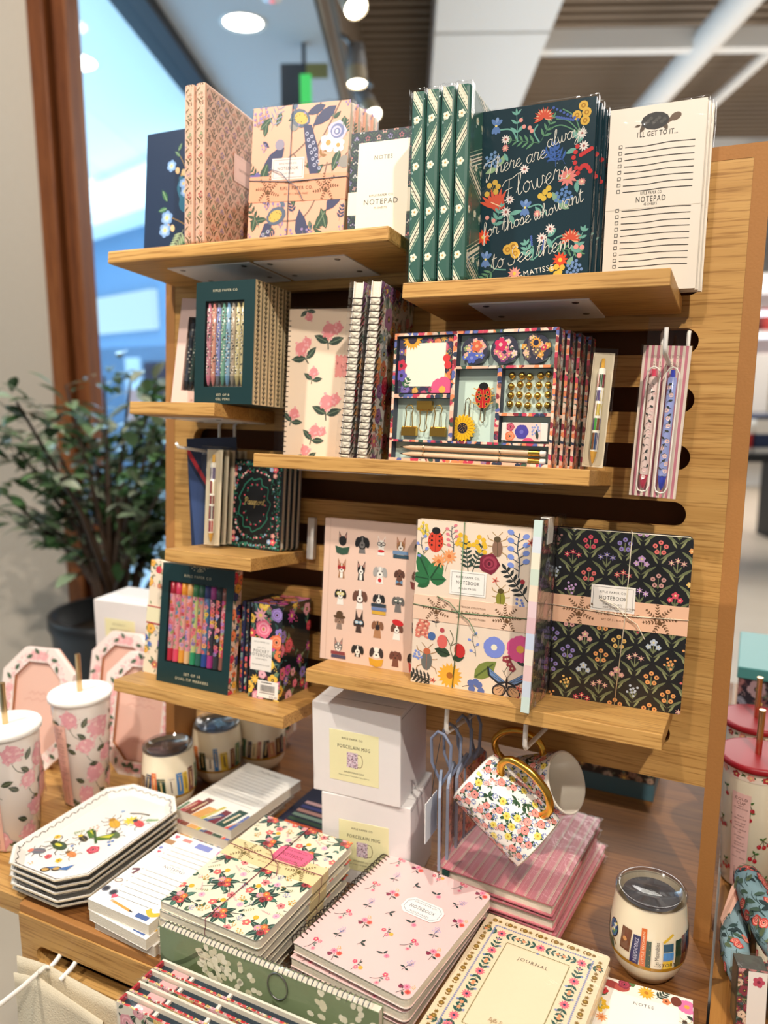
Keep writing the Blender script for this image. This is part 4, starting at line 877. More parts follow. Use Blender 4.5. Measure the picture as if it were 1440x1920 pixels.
def art_passport(A, w, h):
    rnd = random.Random(2); g = ('#2f7a62', '#3f8f74', '#286353'); f = ('#e8788a', '#f2a9a0', '#8fb4d6', '#e9ded4', '#d14a5f')
    def dots(P, n, r0, lv=2):
        for x, z in P:
            for q in range(n): A.leaf(x + rnd.uniform(-1, 1) * .0028, z + rnd.uniform(-1, 1) * .0028, .0042, .0016, rnd.random() * 360, rnd.choice(g), lv)
            if rnd.random() < .6: A.disc(x + rnd.uniform(-1, 1) * .002, z + rnd.uniform(-1, 1) * .002, r0 * rnd.uniform(.6, 1.1), rnd.choice(f), lv + 1, 6)
    B = []; m_ = .055
    for i in range(34): B += [(w * (m_ + (1 - 2 * m_) * i / 33), h * .045), (w * (m_ + (1 - 2 * m_) * i / 33), h * .955)]
    for i in range(44): B += [(w * .07, h * (.045 + .91 * i / 43)), (w * .93, h * (.045 + .91 * i / 43))]
    dots(B, 3, .0013)
    B = [(w * (.5 + .36 * math.copysign(abs(math.cos(a)) ** .7, math.cos(a))), h * (.5 + .37 * math.copysign(abs(math.sin(a)) ** .8, math.sin(a)))) for a in [2 * PI * i / 70 for i in range(70)]]
    dots(B, 2, .0019)
    B = [(w * (.5 + .27 * math.cos(a)) + .0022 * math.cos(a * 10), h * (.5 + .29 * math.sin(a)) + .0022 * math.cos(a * 10)) for a in [2 * PI * i / 90 for i in range(91)]]
    A.line(B, .0017, '#2f7a62', 2)
    for i in range(14):
        a = 2 * PI * i / 14; A.leaf(w * (.5 + .19 * math.cos(a)), h * (.5 + .22 * math.sin(a)), .005, .002, i * 50, '#2f7a62', 2); A.disc(w * (.5 + .2 * math.cos(a)), h * (.5 + .23 * math.sin(a)), .0015, '#d14a5f', 3, 6)
    for sx, sz in ((.14, .1), (.86, .1), (.14, .9), (.86, .9)):
        A.flower(w * sx, h * sz, .005, 5, '#e25a68', '#f4d9a0', 0, 4); A.flower(w * (sx + (.07 if sx < .5 else -.07)), h * sz, .0038, 5, '#9dbbe0', '#f4d9a0', 0, 4); A.flower(w * sx, h * (sz + (.07 if sz < .5 else -.07)), .004, 5, '#f0a5a0', '#f4d9a0', 0, 4)
    write(A, 'Passport', w * .5, h * .50, .0055, .0006, '#d8bd74', 0) if all(c in HW for c in 'Passport') else A.text('Passport', w * .5, h * .5, .007, '#d8bd74')
# ------------------------------------------------------------------ shelf F: pen boxes
PENC = ['#c98a98', '#d79a86', '#8f93c9', '#7fae9a', '#8fb4cf', '#b9a894', '#d4c79a', '#c9b98f']
def pen(root, x, y, z0, z1, r, body, cap, pat, seed):
    m = MB(); rnd = random.Random(seed); hh = z1 - z0
    m.lathe([(.0006, 0), (r * .5, hh * .02), (r * .8, hh * .07), (r, hh * .12), (r, hh * .62), (r, hh * .93), (r * .6, hh * .94), (r * .5, hh), (.0005, hh)], 12, body, 0, x, y, z0, cols=[cap, cap, cap, body, body, body, cap, cap])
    A = Art(m, lambda a, b, z: (x + (r + z) * math.sin(a / r), y - (r + z) * math.cos(a / r), z0 + b), 0, None, .00015)
    pat(A, r, hh, rnd); return m.build('pen', PGLOSS, root)
def pat_vine(A, r, h, rnd):
    z = h * .14
    while z < h * .9:
        A.leaf(rnd.uniform(-1, .6) * r, z, r * 1.1, r * .5, rnd.uniform(20, 160), '#4a4a48', 1); A.disc(rnd.uniform(-1, 1) * r, z + r * .6, r * .3, '#efe6da', 1, 6); z += r * 1.1
def window_box(name, lab, cat, M, w, h, d, col, win, side_art, top_text, low_text, n, pens, ink='#d8cfae', art=None, group=None):
    t = thing(name, lab, cat, M, group); x0, z0, x1, z1 = win; m = MB(); fr = .0012
    m.box(0, x0, 0, fr, 0, h, col); m.box(x1, w, 0, fr, 0, h, col); m.box(x0, x1, 0, fr, 0, z0, col); m.box(x0, x1, 0, fr, z1, h, col)
    m.box(0, fr, fr, d, 0, h, col); m.box(w - fr, w, fr, d, 0, h, col); m.box(fr, w - fr, fr, d, 0, fr, col); m.box(fr, w - fr, fr, d, h - fr, h, col); m.box(fr, w - fr, d - fr, d, fr, h - fr, col)
    A = Art(m, face(0, 0, 0), 0, (0, 0, w, h))
    for tx, z, s in top_text + low_text: A.text(tx, w * .5, z, s, ink, 3, 0, 1.25)
    if art: art(A, w, h)
    if side_art: side_art(Art(m, lambda a, b, z: (w + z, a, b), 0, (0, 0, d, h)), d, h)
    m.build('carton', PRINT, t)
    m = MB(); m.box(x0, x1, d * .75, d * .76, z0, z1, '#e6dfd2'); m.build('backing_card', PRINT, t)
    pw = (x1 - x0) / n
    for i in range(n): pens(t, x0 + pw * (i + .5), fr + pw * .5, z0 + .0015, z1 - .0015, pw * .46, i)
    m = MB(); m.box(x0, x1, .0003, .0006, z0, z1); m.build('window_film', CLEARP, t)
    return t
def side_gel(A, w, h):
    A.rect(0, 0, w, h, '#cdb891', 0)
    for i in range(26):
        z = h * (i + .5) / 26; A.ell(w * .5, z, w * .16, h * .012, '#3a3128', 1, 0, 8); A.leaf(w * .2, z, w * .5, w * .10, 40, '#5f5a3c', 1); A.leaf(w * .8, z, w * .5, w * .10, 140, '#5f5a3c', 1)
    for x in (.06, .94): A.line([(w * x, 0), (w * x, h)], w * .04, '#7d6644', 1)
gw, gh, gd = .1003, .169, .0165
def gpen(t, x, y, z0, z1, r, i): pen(t, x, y, z0, z1, r, PENC[i], ('#c8788c', '#c87f78', '#6a6a72', '#5d8d7c', '#6d95b8', '#8a8278', '#b0a274', '#b0a274')[i], pat_vine, i)
M = on_shelf('F', -.5854, .112, 0, -1.3)
t = window_box('pen_box', 'dark green gel pen box with clear window, front of its row on the short shelf', 'pen box', M, gw, gh, gd, '#0f3133', (.0165, .0235, .0825, .1425), side_gel, [('RIFLE PAPER CO', gh - .0125, .0034)], [('SET OF 8', .0125, .0034), ('GEL PENS', .0065, .0034)], 8, gpen, group='dark green gel pen boxes')
for k in range(1, 5): dup(t, M @ T(0, .0182 * k, 0), 'dark green gel pen box, %s in its row behind the front one' % ORD[k])
DPEN = ['#3f4656', '#2f4a45', '#3a3f3c', '#4a4650', '#39474a', '#2d3f44']
def dpen(t, x, y, z0, z1, r, i): pen(t, x, y, z0, z1, r, DPEN[i], '#22262c', pat_vine, i + 30)
window_box('pen_box', 'pink pen box with dark pens leaning behind the dark green gel pen box', 'pen box', on_shelf('F', -.664, .062, 0, 1.5, 4.0), .092, .166, .016, '#eccabd', (.017, .026, .075, .138), None, [('RIFLE PAPER CO', .152, .003)], [('SET OF 6', .012, .003)], 6, dpen, ink='#d99a8a')
# ------------------------------------------------------------------ shelf C: spirals, desk set, pen
M = on_shelf('C', -.4935, .058, -7, 0); cw, ch = .140, .209
t = thing('spiral_notebook', 'cream spiral notebook with pink hydrangea print on the long middle shelf', 'notebook', M)
book(t, cw, ch, .012, '#f0d9bf', art_creamhyd, .002, .0008, .001, spine=False); coil(t, ch - .012, .0062, .0072, .0008, x=.001, y=.006, z0=.006, double=True, col='#6b5f55'); sleeve(t, -.014, cw, 0, .012, 0, ch, pucker=.004)
def spine_spiral(M, lab):
    t = thing('spiral_notebook', lab, 'notebook', M, 'dark floral spiral notebooks wire side out'); w, h, th = .130, .2235, .0135
    m = MB(); P = rrect(0, 0, w, h, .004)
    for y0, y1 in ((0, .0012), (th - .0012, th)): m.prism([(p[0], p[1]) for p in P], y0, y1, '#efe7dc', 0, lambda x, y, z: (y, x, z))
    garden(Art(m, lambda a, b, z: (th + z, a, b), 0, (0, 0, w, h)), w, h, 60, .008, .016, ('#b8203f', '#d9808a', '#e39a55', '#a8b0ae', '#c96a50', '#8f5f8a'), ('#6f7d72', '#8f9a92', '#4f5f52', '#a9aaa0'), 12)
    m.build('cover', PGLOSS, t); m = MB(); m.box(.0012, th - .0012, .0015, w - .001, .001, h - .001, '#efe7d6'); m.build('pages', PAGE, t)
    coil(t, h - .012, .0088, .0082, .0009, x=th / 2, y=.004, z0=.006, double=True, col='#4a433e'); sleeve(t, 0, th, -.010, w, 0, h, pucker=.012)
spine_spiral(on_shelf('C', -.3830, .118, -5, -1, 2.6), 'dark floral spiral notebook wire side out, beside the cream hydrangea notebook')
spine_spiral(on_shelf('C', -.3620, .118, -5, -1, 2.6), 'dark floral spiral notebook wire side out, its flowered cover facing the desk set')
DW, DH, DD = .2135, .160, .021
def printed_bar(m, x0, x1, z0, z1, y0=0.0, y1=.016, seed=1):
    m.box(x0, x1, y0, y1, z0, z1, '#33364a'); A = Art(m, face(x0, y0, z0), 0, (0, 0, x1 - x0, z1 - z0)); rnd = random.Random(seed); L_ = max(x1 - x0, z1 - z0); w, h = x1 - x0, z1 - z0
    A.rect(0, 0, w, h, '#e8b9a0', 0)
    for i in range(int(L_ / .0045)):
        A.ell(rnd.random() * w, rnd.random() * h, .0040, .0032, rnd.choice(('#c9405a', '#2f3a52', '#e88a5a', '#5f6aa8', '#3f5a4a', '#f0d5c0', '#8f2f3a')), 1, rnd.random() * 180, 7)
def desk_set(M):
    t = thing('desk_set', 'clear lidded desk set with ladybug clip, sunflower clip and pins, front of its row', 'stationery set', M, 'clear lidded desk sets'); X = lambda a: a * DW; Z = lambda a: a * DH
    m = MB(); m.box(0, DW, .012, DD, 0, DH, '#cfe3d6'); e = .0035
    for q in ((0, DW, 0, e), (0, DW, DH - e, DH), (0, e, e, DH - e), (DW - e, DW, e, DH - e), (X(.385), X(.41), Z(.165), DH - e), (e, X(.385), Z(.495), Z(.525)), (e, DW - e, Z(.15), Z(.168)), (X(.41), DW - e, Z(.715), Z(.735)), (X(.665), X(.69), Z(.168), Z(.715)), (X(.69), DW - e, Z(.365), Z(.388))): printed_bar(m, q[0], q[1], q[2], q[3], 0, .012, int(q[0] * 900 + q[2] * 700))
    A = Art(m, lambda a, b, z: (DW + z, a, b), 0, (0, 0, DD, DH)); garden(A, DD, DH, 24, .004, .008, ('#c9304f', '#8f4a4a', '#b8a08a', '#d98a6a', '#6f5a62'), ('#4f5a52', '#8a8578'), 3)
    A = Art(m, lambda a, b, z: (a, b, DH + z), 0, (0, 0, DW, DD)); A.rect(0, 0, DW, DD, '#4a3f4a', 0); garden(A, DW, DD, 26, .004, .008, DKFL, DL_, 5)
    m.build('tray', PRINT, t)
    m = MB(); x0, x1, z0, z1 = X(.025), X(.375), Z(.535), Z(.965); w, h = x1 - x0, z1 - z0
    m.box(x0, x1, .004, .015, z0, z1, '#3a3350'); A = Art(m, face(x0, .004, z0), 0, (0, 0, w, h)); garden(A, w, h, 30, .004, .007, ('#d9a04a', '#b04060', '#6f5aa0', '#e07a4a', '#c95a7a'), DL_, 7); A.rect(w * .14, h * .12, w * .88, h * .9, '#f2ead9', 9)
    A.daisy(w * .25, h * .98, .014, 18, '#e8a53a', '#3a2a2a', 0, 11); A.disc(w * .25, h * .98, .0065, '#3a2a3a', 13); A.flower(w * .85, h * .06, .016, 5, '#e05a86', '#e8b050', 0, 11, .75); A.flower(w * .06, h * .5, .008, 5, '#c92f4a', '#3a2a2a', 0, 11); A.sprig(w * .1, h * .05, .014, 60, 3, .008, .003, '#3f6a4a', None, 11); A.flower(w * .07, h * .32, .008, 5, '#6a5ab0', '#2a2a3a', 0, 11); A.disc(w * .9, h * .62, .005, '#d93a3a', 11); A.disc(w * .93, h * .5, .005, '#d93a3a', 11)
    m.build('sticky_note_pad', PRINT, t)
    for i, x in enumerate((.11, .205, .30)):                # binder clips
        m = MB(); up = 1 if i != 1 else -1; zb = Z(.20) if up > 0 else Z(.475); cx = X(x); y = .006; sz = .0105
        q = [(cx - sz, zb), (cx + sz, zb), (cx + sz, zb + up * .0105), (cx - sz, zb + up * .0105)]
        m.prism(q if up > 0 else q[::-1], y, y + .007); m.tube([(cx - sz, y + .003, zb + up * .011), (cx + sz, y + .003, zb + up * .011)], .0012, n=6)
        pts = [(cx - .0055, y, zb + up * .0105), (cx - .004, y, zb + up * .028), (cx - .0055, y, zb + up * .034), (cx - .003, y, zb + up * .0385), (cx + .003, y, zb + up * .0385), (cx + .0055, y, zb + up * .034), (cx + .004, y, zb + up * .028), (cx + .0055, y, zb + up * .0105)]
        m.tube(pts, .0007, n=6); m.build('binder_clip', GOLD, t)
    for i, (x, seed, cols) in enumerate(((.51, 3, ('#d98a4a', '#6a78c0', '#e0a9a0', '#5a6ab8', '#8a9a70')), (.69, 4, ('#c92f5a', '#8a4a7a', '#d97a8a', '#5a4a62', '#e6c9c0')), (.87, 5, ('#d99a4a', '#c9405a', '#8a9a8a', '#e0b8a0', '#6a5a5a')))):
        m = MB(); cx, cz, r = X(x), Z(.855), .0172
        ring = [(cx + r * math.cos(2 * PI * k / 28), cz + r * math.sin(2 * PI * k / 28)) for k in range(28)]; m.prism(ring, .004, .013, '#3a3a4a')
        rr = random.Random(seed); A = Art(m, face(cx, .004, cz))
        for k in range(46):
            a, q = rr.random() * 2 * PI, r * .86 * math.sqrt(rr.random()); c = rr.choice(cols)
            if k % 3 == 0: A.flower(q * math.cos(a), q * math.sin(a), .004, 5, c, '#e8d080', k * 20, 2)
            else: A.leaf(q * math.cos(a) * .8, q * math.sin(a) * .8, .004, .002, k * 47, rr.choice(cols + ('#4a5f4a',)), 1)
        if i == 2: A.daisy(.0, .007, .0075, 12, '#e5a04a', '#2a2a3a', 0, 6); A.disc(0, .007, .0035, '#2a2a44', 8)
        if i == 1: A.flower(-.005, .006, .008, 5, '#d0305f', '#f0c0b0', 10, 6)
        if i == 0: A.flower(-.003, -.009, .007, 6, '#5565b8', '#8a90d0', 0, 6); A.flower(.003, .005, .007, 5, '#d9694a', '#e8b080', 0, 6)
        m.build('washi_tape', PGLOSS, t)
    m = MB(); cx, cz = X(.575), Z(.51); ring = [(cx + .0105 * math.cos(2 * PI * k / 20), cz + .0145 * math.sin(2 * PI * k / 20)) for k in range(20)]   # ladybug clip
    m.prism(ring, .006, .009, '#d6a23f'); A = Art(m, face(cx, .006, cz)); A.ell(0, 0, .0098, .0138, '#c21f22', 1, 0, 18); A.ell(0, .0125, .0062, .0045, '#151312', 3); A.line([(0, -.0135), (0, .009)], .0005, '#d6a23f', 3)
    for sx in (-1, 1):
        for q in ((.0055, .005), (.0045, -.003), (.007, -.0005), (.005, -.009), (.003, .001)): A.disc(sx * q[0], q[1], .0020, '#d6a23f', 4, 8); A.disc(sx * q[0], q[1], .0015, '#1b1715', 5, 8)
        for q in ((.010, .010), (.012, .002), (.0105, -.007)): A.line([(sx * .008, q[1] - .002), (sx * q[0] * 1.25, q[1])], .0011, '#d6a23f', 1)
    A.poly([(-.002, -.0135), (.002, -.0135), (0, -.019)], '#1b1715', 3); o = m.build('ladybug_clip', PGLOSS, t)
    m = MB(); m.tube([(cx - .003, .008, cz - .012), (cx - .003, .008, cz - .028), (cx, .008, cz - .031), (cx + .003, .008, cz - .028), (cx + .003, .008, cz - .012)], .0007, n=6); m.build('clip_wire', PGOLD, o)
    m = MB(); cx, cz = X(.46), Z(.27); A = Art(m, face(cx, .006, cz)); ring = [(cx + .0155 * (1 + .10 * math.cos(20 * 2 * PI * k / 80)) * math.cos(2 * PI * k / 80), cz + .0155 * (1 + .10 * math.cos(20 * 2 * PI * k / 80)) * math.sin(2 * PI * k / 80)) for k in range(80)]
    m.prism(ring, .006, .0085, '#f0bb16'); A.disc(0, 0, .0072, '#d6a23f', 2, 16); A.disc(0, 0, .0065, '#2c2228', 3, 16)
    for k in range(18): A.disc(.0052 * math.sqrt(k / 18) * math.cos(k * 2.4), .0052 * math.sqrt(k / 18) * math.sin(k * 2.4), .0004, '#d6a23f', 4, 5)
    for k in range(20): A.line([(.008 * math.cos(.314 * k), .008 * math.sin(.314 * k)), (.0145 * math.cos(.314 * k), .0145 * math.sin(.314 * k))], .0004, '#c98a12', 3)
    o = m.build('sunflower_clip', PGLOSS, t); m = MB(); m.tube([(cx + .001, .008, cz + .014), (cx + .0015, .008, cz + .034), (cx + .0045, .008, cz + .037), (cx + .0075, .008, cz + .034), (cx + .007, .008, cz + .014)], .0007, n=6); m.build('clip_wire', PGOLD, o)
    rr = random.Random(8)
    for j in range(4):
        for i in range(5):
            m = MB(); cx, cz = X(.735 + .053 * i) + rr.uniform(-.0012, .0012), Z(.45 + .072 * j) + rr.uniform(-.0012, .0012); m.lathe([(.0003, -.0042), (.0022, -.0036), (.0038, -.0018), (.0042, 0), (.0038, .0018), (.0022, .0036), (.0003, .0042)], 14, cx=cx, cy=.009, cz=cz); m.build('push_pin', GOLD, t)
    m = MB(); x0, x1, z0, z1 = X(.70), X(.965), Z(.185), Z(.32); m.box(x0, x1, .004, .014, z0, z1, '#efe3d8', b=.001); w, h = x1 - x0, z1 - z0; A = Art(m, face(x0, .004, z0), 0, (0, 0, w, h))
    A.rect(w * .1, 0, w * .86, h, '#f0cfc4', 0); A.flower(w * .45, h * .5, .0085, 6, '#4d43a0', '#6f68c0', 0, 2, .7); A.rose(w * .2, h * .75, .005, ('#b03a56', '#d96a7c')); A.rose(w * .2, h * .25, .006, ('#e8764a', '#f0a27a')); A.berries(w * .75, h * .6, .006, 12, .0013, '#8a9ad0', 2); A.leaf(w * .8, h * .1, .012, .004, 100, '#2f3f3a', 2); A.ell(w * .6, 0, .007, .004, '#e0507a', 2); m.build('eraser', PRINT, t)
    for i, z in enumerate((.11, .055)):
        o = MB(); o.M = T(X(.06), .006, Z(z)) @ RY(90.5 + i * .3); o.lathe([(.0002, 0), (.0034, .0165), (.0036, .172)], 6, '#d9b795'); pn = o.build('pencil', PRINT, t)
        o = MB(); o.M = T(X(.06), .006, Z(z)) @ RY(90.5 + i * .3); o.lathe([(.0002, -.0002), (.0012, .0045)], 6, '#3a3230'); o.build('lead', PRINT, pn)
        o = MB(); o.M = T(X(.06), .006, Z(z)) @ RY(90.5 + i * .3); o.lathe([(.0038, .172), (.0040, .179), (.0038, .186)], 12); o.build('ferrule', GOLD, pn)
        o = MB(); o.M = T(X(.06), .006, Z(z)) @ RY(90.5 + i * .3); o.lathe([(.0036, .186), (.0036, .192), (.001, .193)], 12, '#f1e2d8'); o.build('eraser_tip', PRINT, pn)
        for q in (.034, .136): o = MB(); o.M = T(X(.06), .006, Z(z)) @ RY(90.5 + i * .3); o.lathe([(.0044, q), (.0044, q + .0012)], 12); o.build('wire_tie', PGOLD, pn)
    m = MB(); e = .0012; m.box(-e, DW + e, -e, DD, -e * 0, DH + e); m.build('clear_lid', CLEARP, t)
    return t
M = on_shelf('C', -.3315, .103, 4.2, 0); t = desk_set(M)
for k in range(1, 4): dup(t, M @ T(.006 * k, .0235 * k, 0), 'clear lidded desk set, %s in its row behind the front one' % ORD[k])
def book_pen(root, x, y, z0, r=.0042, h=.125):
    m = MB(); rnd = random.Random(int(x * 1000)); m.lathe([(.0008, 0), (r * .5, .004), (r, .014), (r, h * .9), (r * .55, h * .91), (r * .5, h), (.0004, h)], 12, '#f2eadc', 0, x, y, z0, cols=['#d6a23f', '#d6a23f', '#f2eadc', '#f2eadc', '#d6a23f', '#d6a23f'])
    A = Art(m, lambda a, b, z: (x + (r + z) * math.sin(a / r), y - (r + z) * math.cos(a / r), z0 + b), 0, None, .00015); z = .016
    while z < h * .86:
        hh = rnd.uniform(.012, .02); a = -1.3 * r
        while a < 1.2 * r: ww = rnd.uniform(.5, .95) * r; A.rect(a, z, min(a + ww, 1.4 * r), z + hh, rnd.choice(('#2f5a3a', '#b8352f', '#2a3f6a', '#7a4a2a', '#4a9a3f', '#5a4a7a', '#1f2430', '#c9b03a', '#8a2f3a')), 1); a += ww + .0003
        z += hh + .003
    return m.build('pen', PGLOSS, root)
def pen_case(name, lab, M, w, h, d, group=None):
    t = thing(name, lab, 'pen', M, group); book_pen(t, w * .5, d * .5, h * .06, .0042, h * .86)
    m = MB(); m.box(w * .12, w * .88, d * .72, d * .78, h * .03, h * .97, '#dccdb2'); m.build('insert_card', PRINT, t)
    m = MB(); m.box(0, w, 0, d, 0, h, b=.001); m.build('clear_box', CLEARP, t); m = MB(); m.box(w * .16, w * .84, d * .2, d * .7, h * .04, h * .96, b=.004); m.build('clear_insert', CLEARP, t)
    return t
pen_case('pen_case', 'clear pen box with book spine pen at the end of the long middle shelf', on_shelf('C', -.1335, .092, -6, 0, 2.2), .0315, .1415, .016)
# ------------------------------------------------------------------ hanging gel pen pack
def wire_hook(lab, M, length=.13, spread=.034, wire=.0026, tip=.028, backz=.03):
    t = thing('display_hook', lab, 'hook', M, 'white wire display hooks'); m = MB()
    m.tube([(-spread / 2, .024, .026), (-spread / 2, .006, .026), (-spread / 2, -.004, .022), (-spread / 2, -.004, -.018), (-spread / 2 + .006, -.006, -.024), (spread / 2 - .006, -.006, -.024), (spread / 2, -.004, -.018), (spread / 2, -.004, .022), (spread / 2, .006, .026), (spread / 2, .024, .026)], wire, n=8); m.build('back_wire', WHITEM, t)
    m = MB(); m.tube([(0, -.006, -.024), (0, -.02, -.0235), (0, -length, -.012), (0, -length - .005, -.006), (0, -length - .004, tip - .02)], wire, n=10); m.build('arm', WHITEM, t)
    return t
def P_(x, y, z): return PF @ T(x, y, z)
wire_hook('white wire hook holding the pink striped gel pen pack', P_(-.072, 0, .7465), .105, .030, .0026, .036)
def art_gelpack(A, w, h):
    n = 9
    for i in range(n): A.rect(w * (i * 2) / (2 * n - 1), 0, w * (i * 2 + 1) / (2 * n - 1), h, '#ecdccb', 0)
    A.text('RIFLE PAPER CO', w * .5, h * .93, .0038, '#b3938a', 3, w=w * .62); A.text('GEL PENS', w * .5, h * .88, .0062, '#b3938a', 3, w=w * .62)
pw, ph = .0535, .178
t = thing('pen_pack', 'pink striped hanging pack of two floral gel pens', 'pen pack', PF @ T(-.1085, -.062, .5715) @ RX(2) @ RY(2.2))
m = MB(); m.box(0, pw, .012, .0135, 0, ph, '#d0808f'); art_gelpack(Art(m, face(0, .012, 0), 0, (0, 0, pw, ph)), pw, ph); m.build('striped_card', PRINT, t)
def pat_flower(A, r, h, rnd):
    z = h * .10
    while z < h * .86: A.puff(rnd.uniform(-.7, .7) * r, z, r * .6, '#efc9c4', '#f6e3dc', 1, 8) if rnd.random() < .6 else None; A.leaf(rnd.uniform(-1, .7) * r, z + r * .4, r * 1.0, r * .5, rnd.uniform(10, 170), '#3a3f3c', 2); A.curve([(-r * .6, z), (0, z + r * .6), (r * .5, z + r * .4)], r * .08, '#5a5f5c', 1); z += r * 1.7
pen(t, pw * .29, .006, .010, ph * .845, .0052, '#e9cfc8', '#c9415a', pat_flower, 51); pen(t, pw * .68, .006, .010, ph * .845, .0052, '#98a4dc', '#3a46b8', pat_flower, 52)
for x in (.29, .68):
    m = MB(); m.tube([(pw * x - .0072, .0035, ph * .82), (pw * x - .0072, .0035, .014), (pw * x - .005, .0035, .008), (pw * x, .0035, .0062), (pw * x + .005, .0035, .008), (pw * x + .0072, .0035, .014), (pw * x + .0072, .0035, ph * .82), (pw * x + .004, .0035, ph * .85), (pw * x, .0035, ph * .86), (pw * x - .004, .0035, ph * .85)], .0011, '#f4ece2', closed=True, n=6); m.build('slot_rim', PGLOSS, t)
m = MB(); m.box(-.001, pw + .001, 0, .014, -.001, ph + .001, b=.001); m.build('clear_box', CLEARP, t)
m = MB(); m.box(.003, pw - .003, .0125, .0131, ph, ph + .032); m.build('hang_tab', CLEARP, t)
# ------------------------------------------------------------------ shelf E: bookmark, pens, passport notebooks
wire_hook('white wire hook holding the navy bookmark card', P_(-.742, 0, .618), .12, .03, .0024, .012)
t = thing('bookmark_card', 'navy hanging card with white book stack bookmark', 'bookmark', PF @ T(-.762, -.066, .450) @ RY(-3.5) @ RZ(14))
m = MB(); w, h = .082, .168; m.box(0, w, 0, .0012, 0, h, '#232f4c'); A = Art(m, face(0, 0, 0), 0, (0, 0, w, h)); A.poly([(0, h * .92), (.002, h * .92), (w * .5, h * .5), (w * .5, h * .44), (0, h * .86)], '#c92f3a', 1); A.poly([(0, h * .80), (w * .45, h * .42), (w * .34, 0), (w * .08, 0)], '#3a4d78', 1); A.text('RIFLE PAPER CO', w * .62, h * .86, .0042, '#c9ccd6', 4, w=w * .62); A.text('BOOKMARK', w * .66, h * .80, .003, '#c9ccd6', 4, w=w * .4); m.build('backing_card', PRINT, t)
m = MB(); m.box(w * .38, w * .95, -.0014, -.0004, .002, h * .72, '#f0e9df'); A = Art(m, face(w * .38, -.0014, .002), 0, (0, 0, w * .57, h * .72)); rnd = random.Random(4); z = .004; cl = ('#b8433a', '#2a3f6a', '#3f7a5a', '#c9a03a', '#7a3f4a', '#5a8a9a', '#d98a7a', '#1f2c40', '#a8563a', '#8a9a5a')
for i in range(18): hh = rnd.uniform(.004, .008); A.rect(w * rnd.uniform(.06, .2), z, w * .56, z + hh, cl[i % 10], 1); A.line([(w * .2, z + hh * .5), (w * .5, z + hh * .5)], hh * .3, '#e8dcc4', 2) if i % 3 == 0 else None; z += hh + .0002
A.rect(w * .25, h * .66, w * .36, h * .72, '#d0303a', 1); m.build('bookmark', PRINT, t)
M = on_shelf('E', -.5995, .086, -7, 0); t = pen_case('pen_case', 'clear boxed book spine pen, front of its row on the small left shelf', M, .0345, .153, .0135, 'clear boxed pens')
for k in range(1, 5): dup(t, M @ T(.001 * k, .0165 * k, 0), 'clear boxed book spine pen, %s in its row behind the front one' % ORD[k])
M = on_shelf('E', -.5885, .044, 2, 0); t = thing('passport_notebook', 'black floral passport notebook, front of its row on the small left shelf', 'notebook', M, 'black floral passport notebooks')
ew, eh = .103, .136; book(t, ew, eh, .0085, '#121416', art_passport, .007, .0008, .0008, edge='#8a8d92', pagecol='#17191c', side_art=lambda A, w, h: [A.disc(w * .5, h * (.05 + .9 * i / 16), .0006, '#8a9a90', 1, 5) for i in range(17)])
for k in range(1, 4): dup(t, M @ T(.002 * k, .0105 * k, 0), 'black floral passport notebook, %s in its row behind the front one' % ORD[k])
# ------------------------------------------------------------------ shelf G: markers, pocket notebooks
MK = ['#c21f3a', '#ee3f6a', '#f5a01e', '#f0b56a', '#2f8a4f', '#1f5f4a', '#23327a', '#a8308a', '#24303a', '#8a4f45']; MKL = ['#c21f3a', '#f0506f', '#f2a83a', '#f0c08f', '#2f9a6a', '#2a6a5a', '#2a4a9a', '#b02f86', '#2f3338', '#94594c']
BODY = ['#e8a0a8', '#ef9aa0', '#e9b0a0', '#ea98a8', '#c9d28a', '#e8a090', '#4f7aa8', '#3a3440', '#2a2630', '#d04a5a']
def marker(t, x, y, z0, z1, r, i):
    m = MB(); h = z1 - z0; m.lathe([(r, 0), (r, h * .155), (r * 1.0, h * .16), (r, h * .85), (r, h), (.0004, h)], 14, BODY[i], 0, x, y, z0, cols=[MKL[i], BODY[i], BODY[i], MK[i], MK[i]])
    A = Art(m, lambda a, b, z: (x + (r + z) * math.sin(a / r), y - (r + z) * math.cos(a / r), z0 + b), 0, (-1.5 * r, h * .16, 1.5 * r, h * .85), .00015); rnd = random.Random(i + 60); z = h * .18
    while z < h * .84:
        k = rnd.randrange(3); a = rnd.uniform(-.6, .6) * r
        if k == 0: A.rose(a, z, r * .8, (rnd.choice(DKFL), rnd.choice(('#f6b5b8', '#f08a8a', '#b9a3e0'))), '#3a2a2a', 2)
        elif k == 1: A.leaf(a, z - r * .5, r * 1.7, r * .9, rnd.uniform(40, 140), rnd.choice(('#4f7a6a', '#7aa0a0', '#a3b06a', '#3a5a4a', '#6a8ac0')), 1, '#c9d6b0')
        else: A.flower(a, z, r * .7, 5, rnd.choice(DKFL), '#2a2230', 0, 2, .6, '#f0d060')
        z += r * 1.05
    m.build('marker', PGLOSS, t)
def art_marker(A, w, h):
    rnd = random.Random(3)
    for i in range(70):
        x, z = rnd.uniform(-1, 1), rnd.random() ** .7; 
        if abs(x) < z: A.leaf(w * (.5 + .15 * x), h * (.93 + .068 * z), .0028, .0010, rnd.choice((40, 70, 110, 140)), '#cfc4a0', 1)
side_mk = lambda A, w, h: (A.rect(0, 0, w, h, '#ecc9b0', 0), garden(A, w, h, 22, .004, .009, ('#c9263f', '#e8743f', '#2f3a6a', '#e8a090', '#e5a83a'), ('#2f4a3a', '#1f2a2a', '#5a7a5a'), 4))
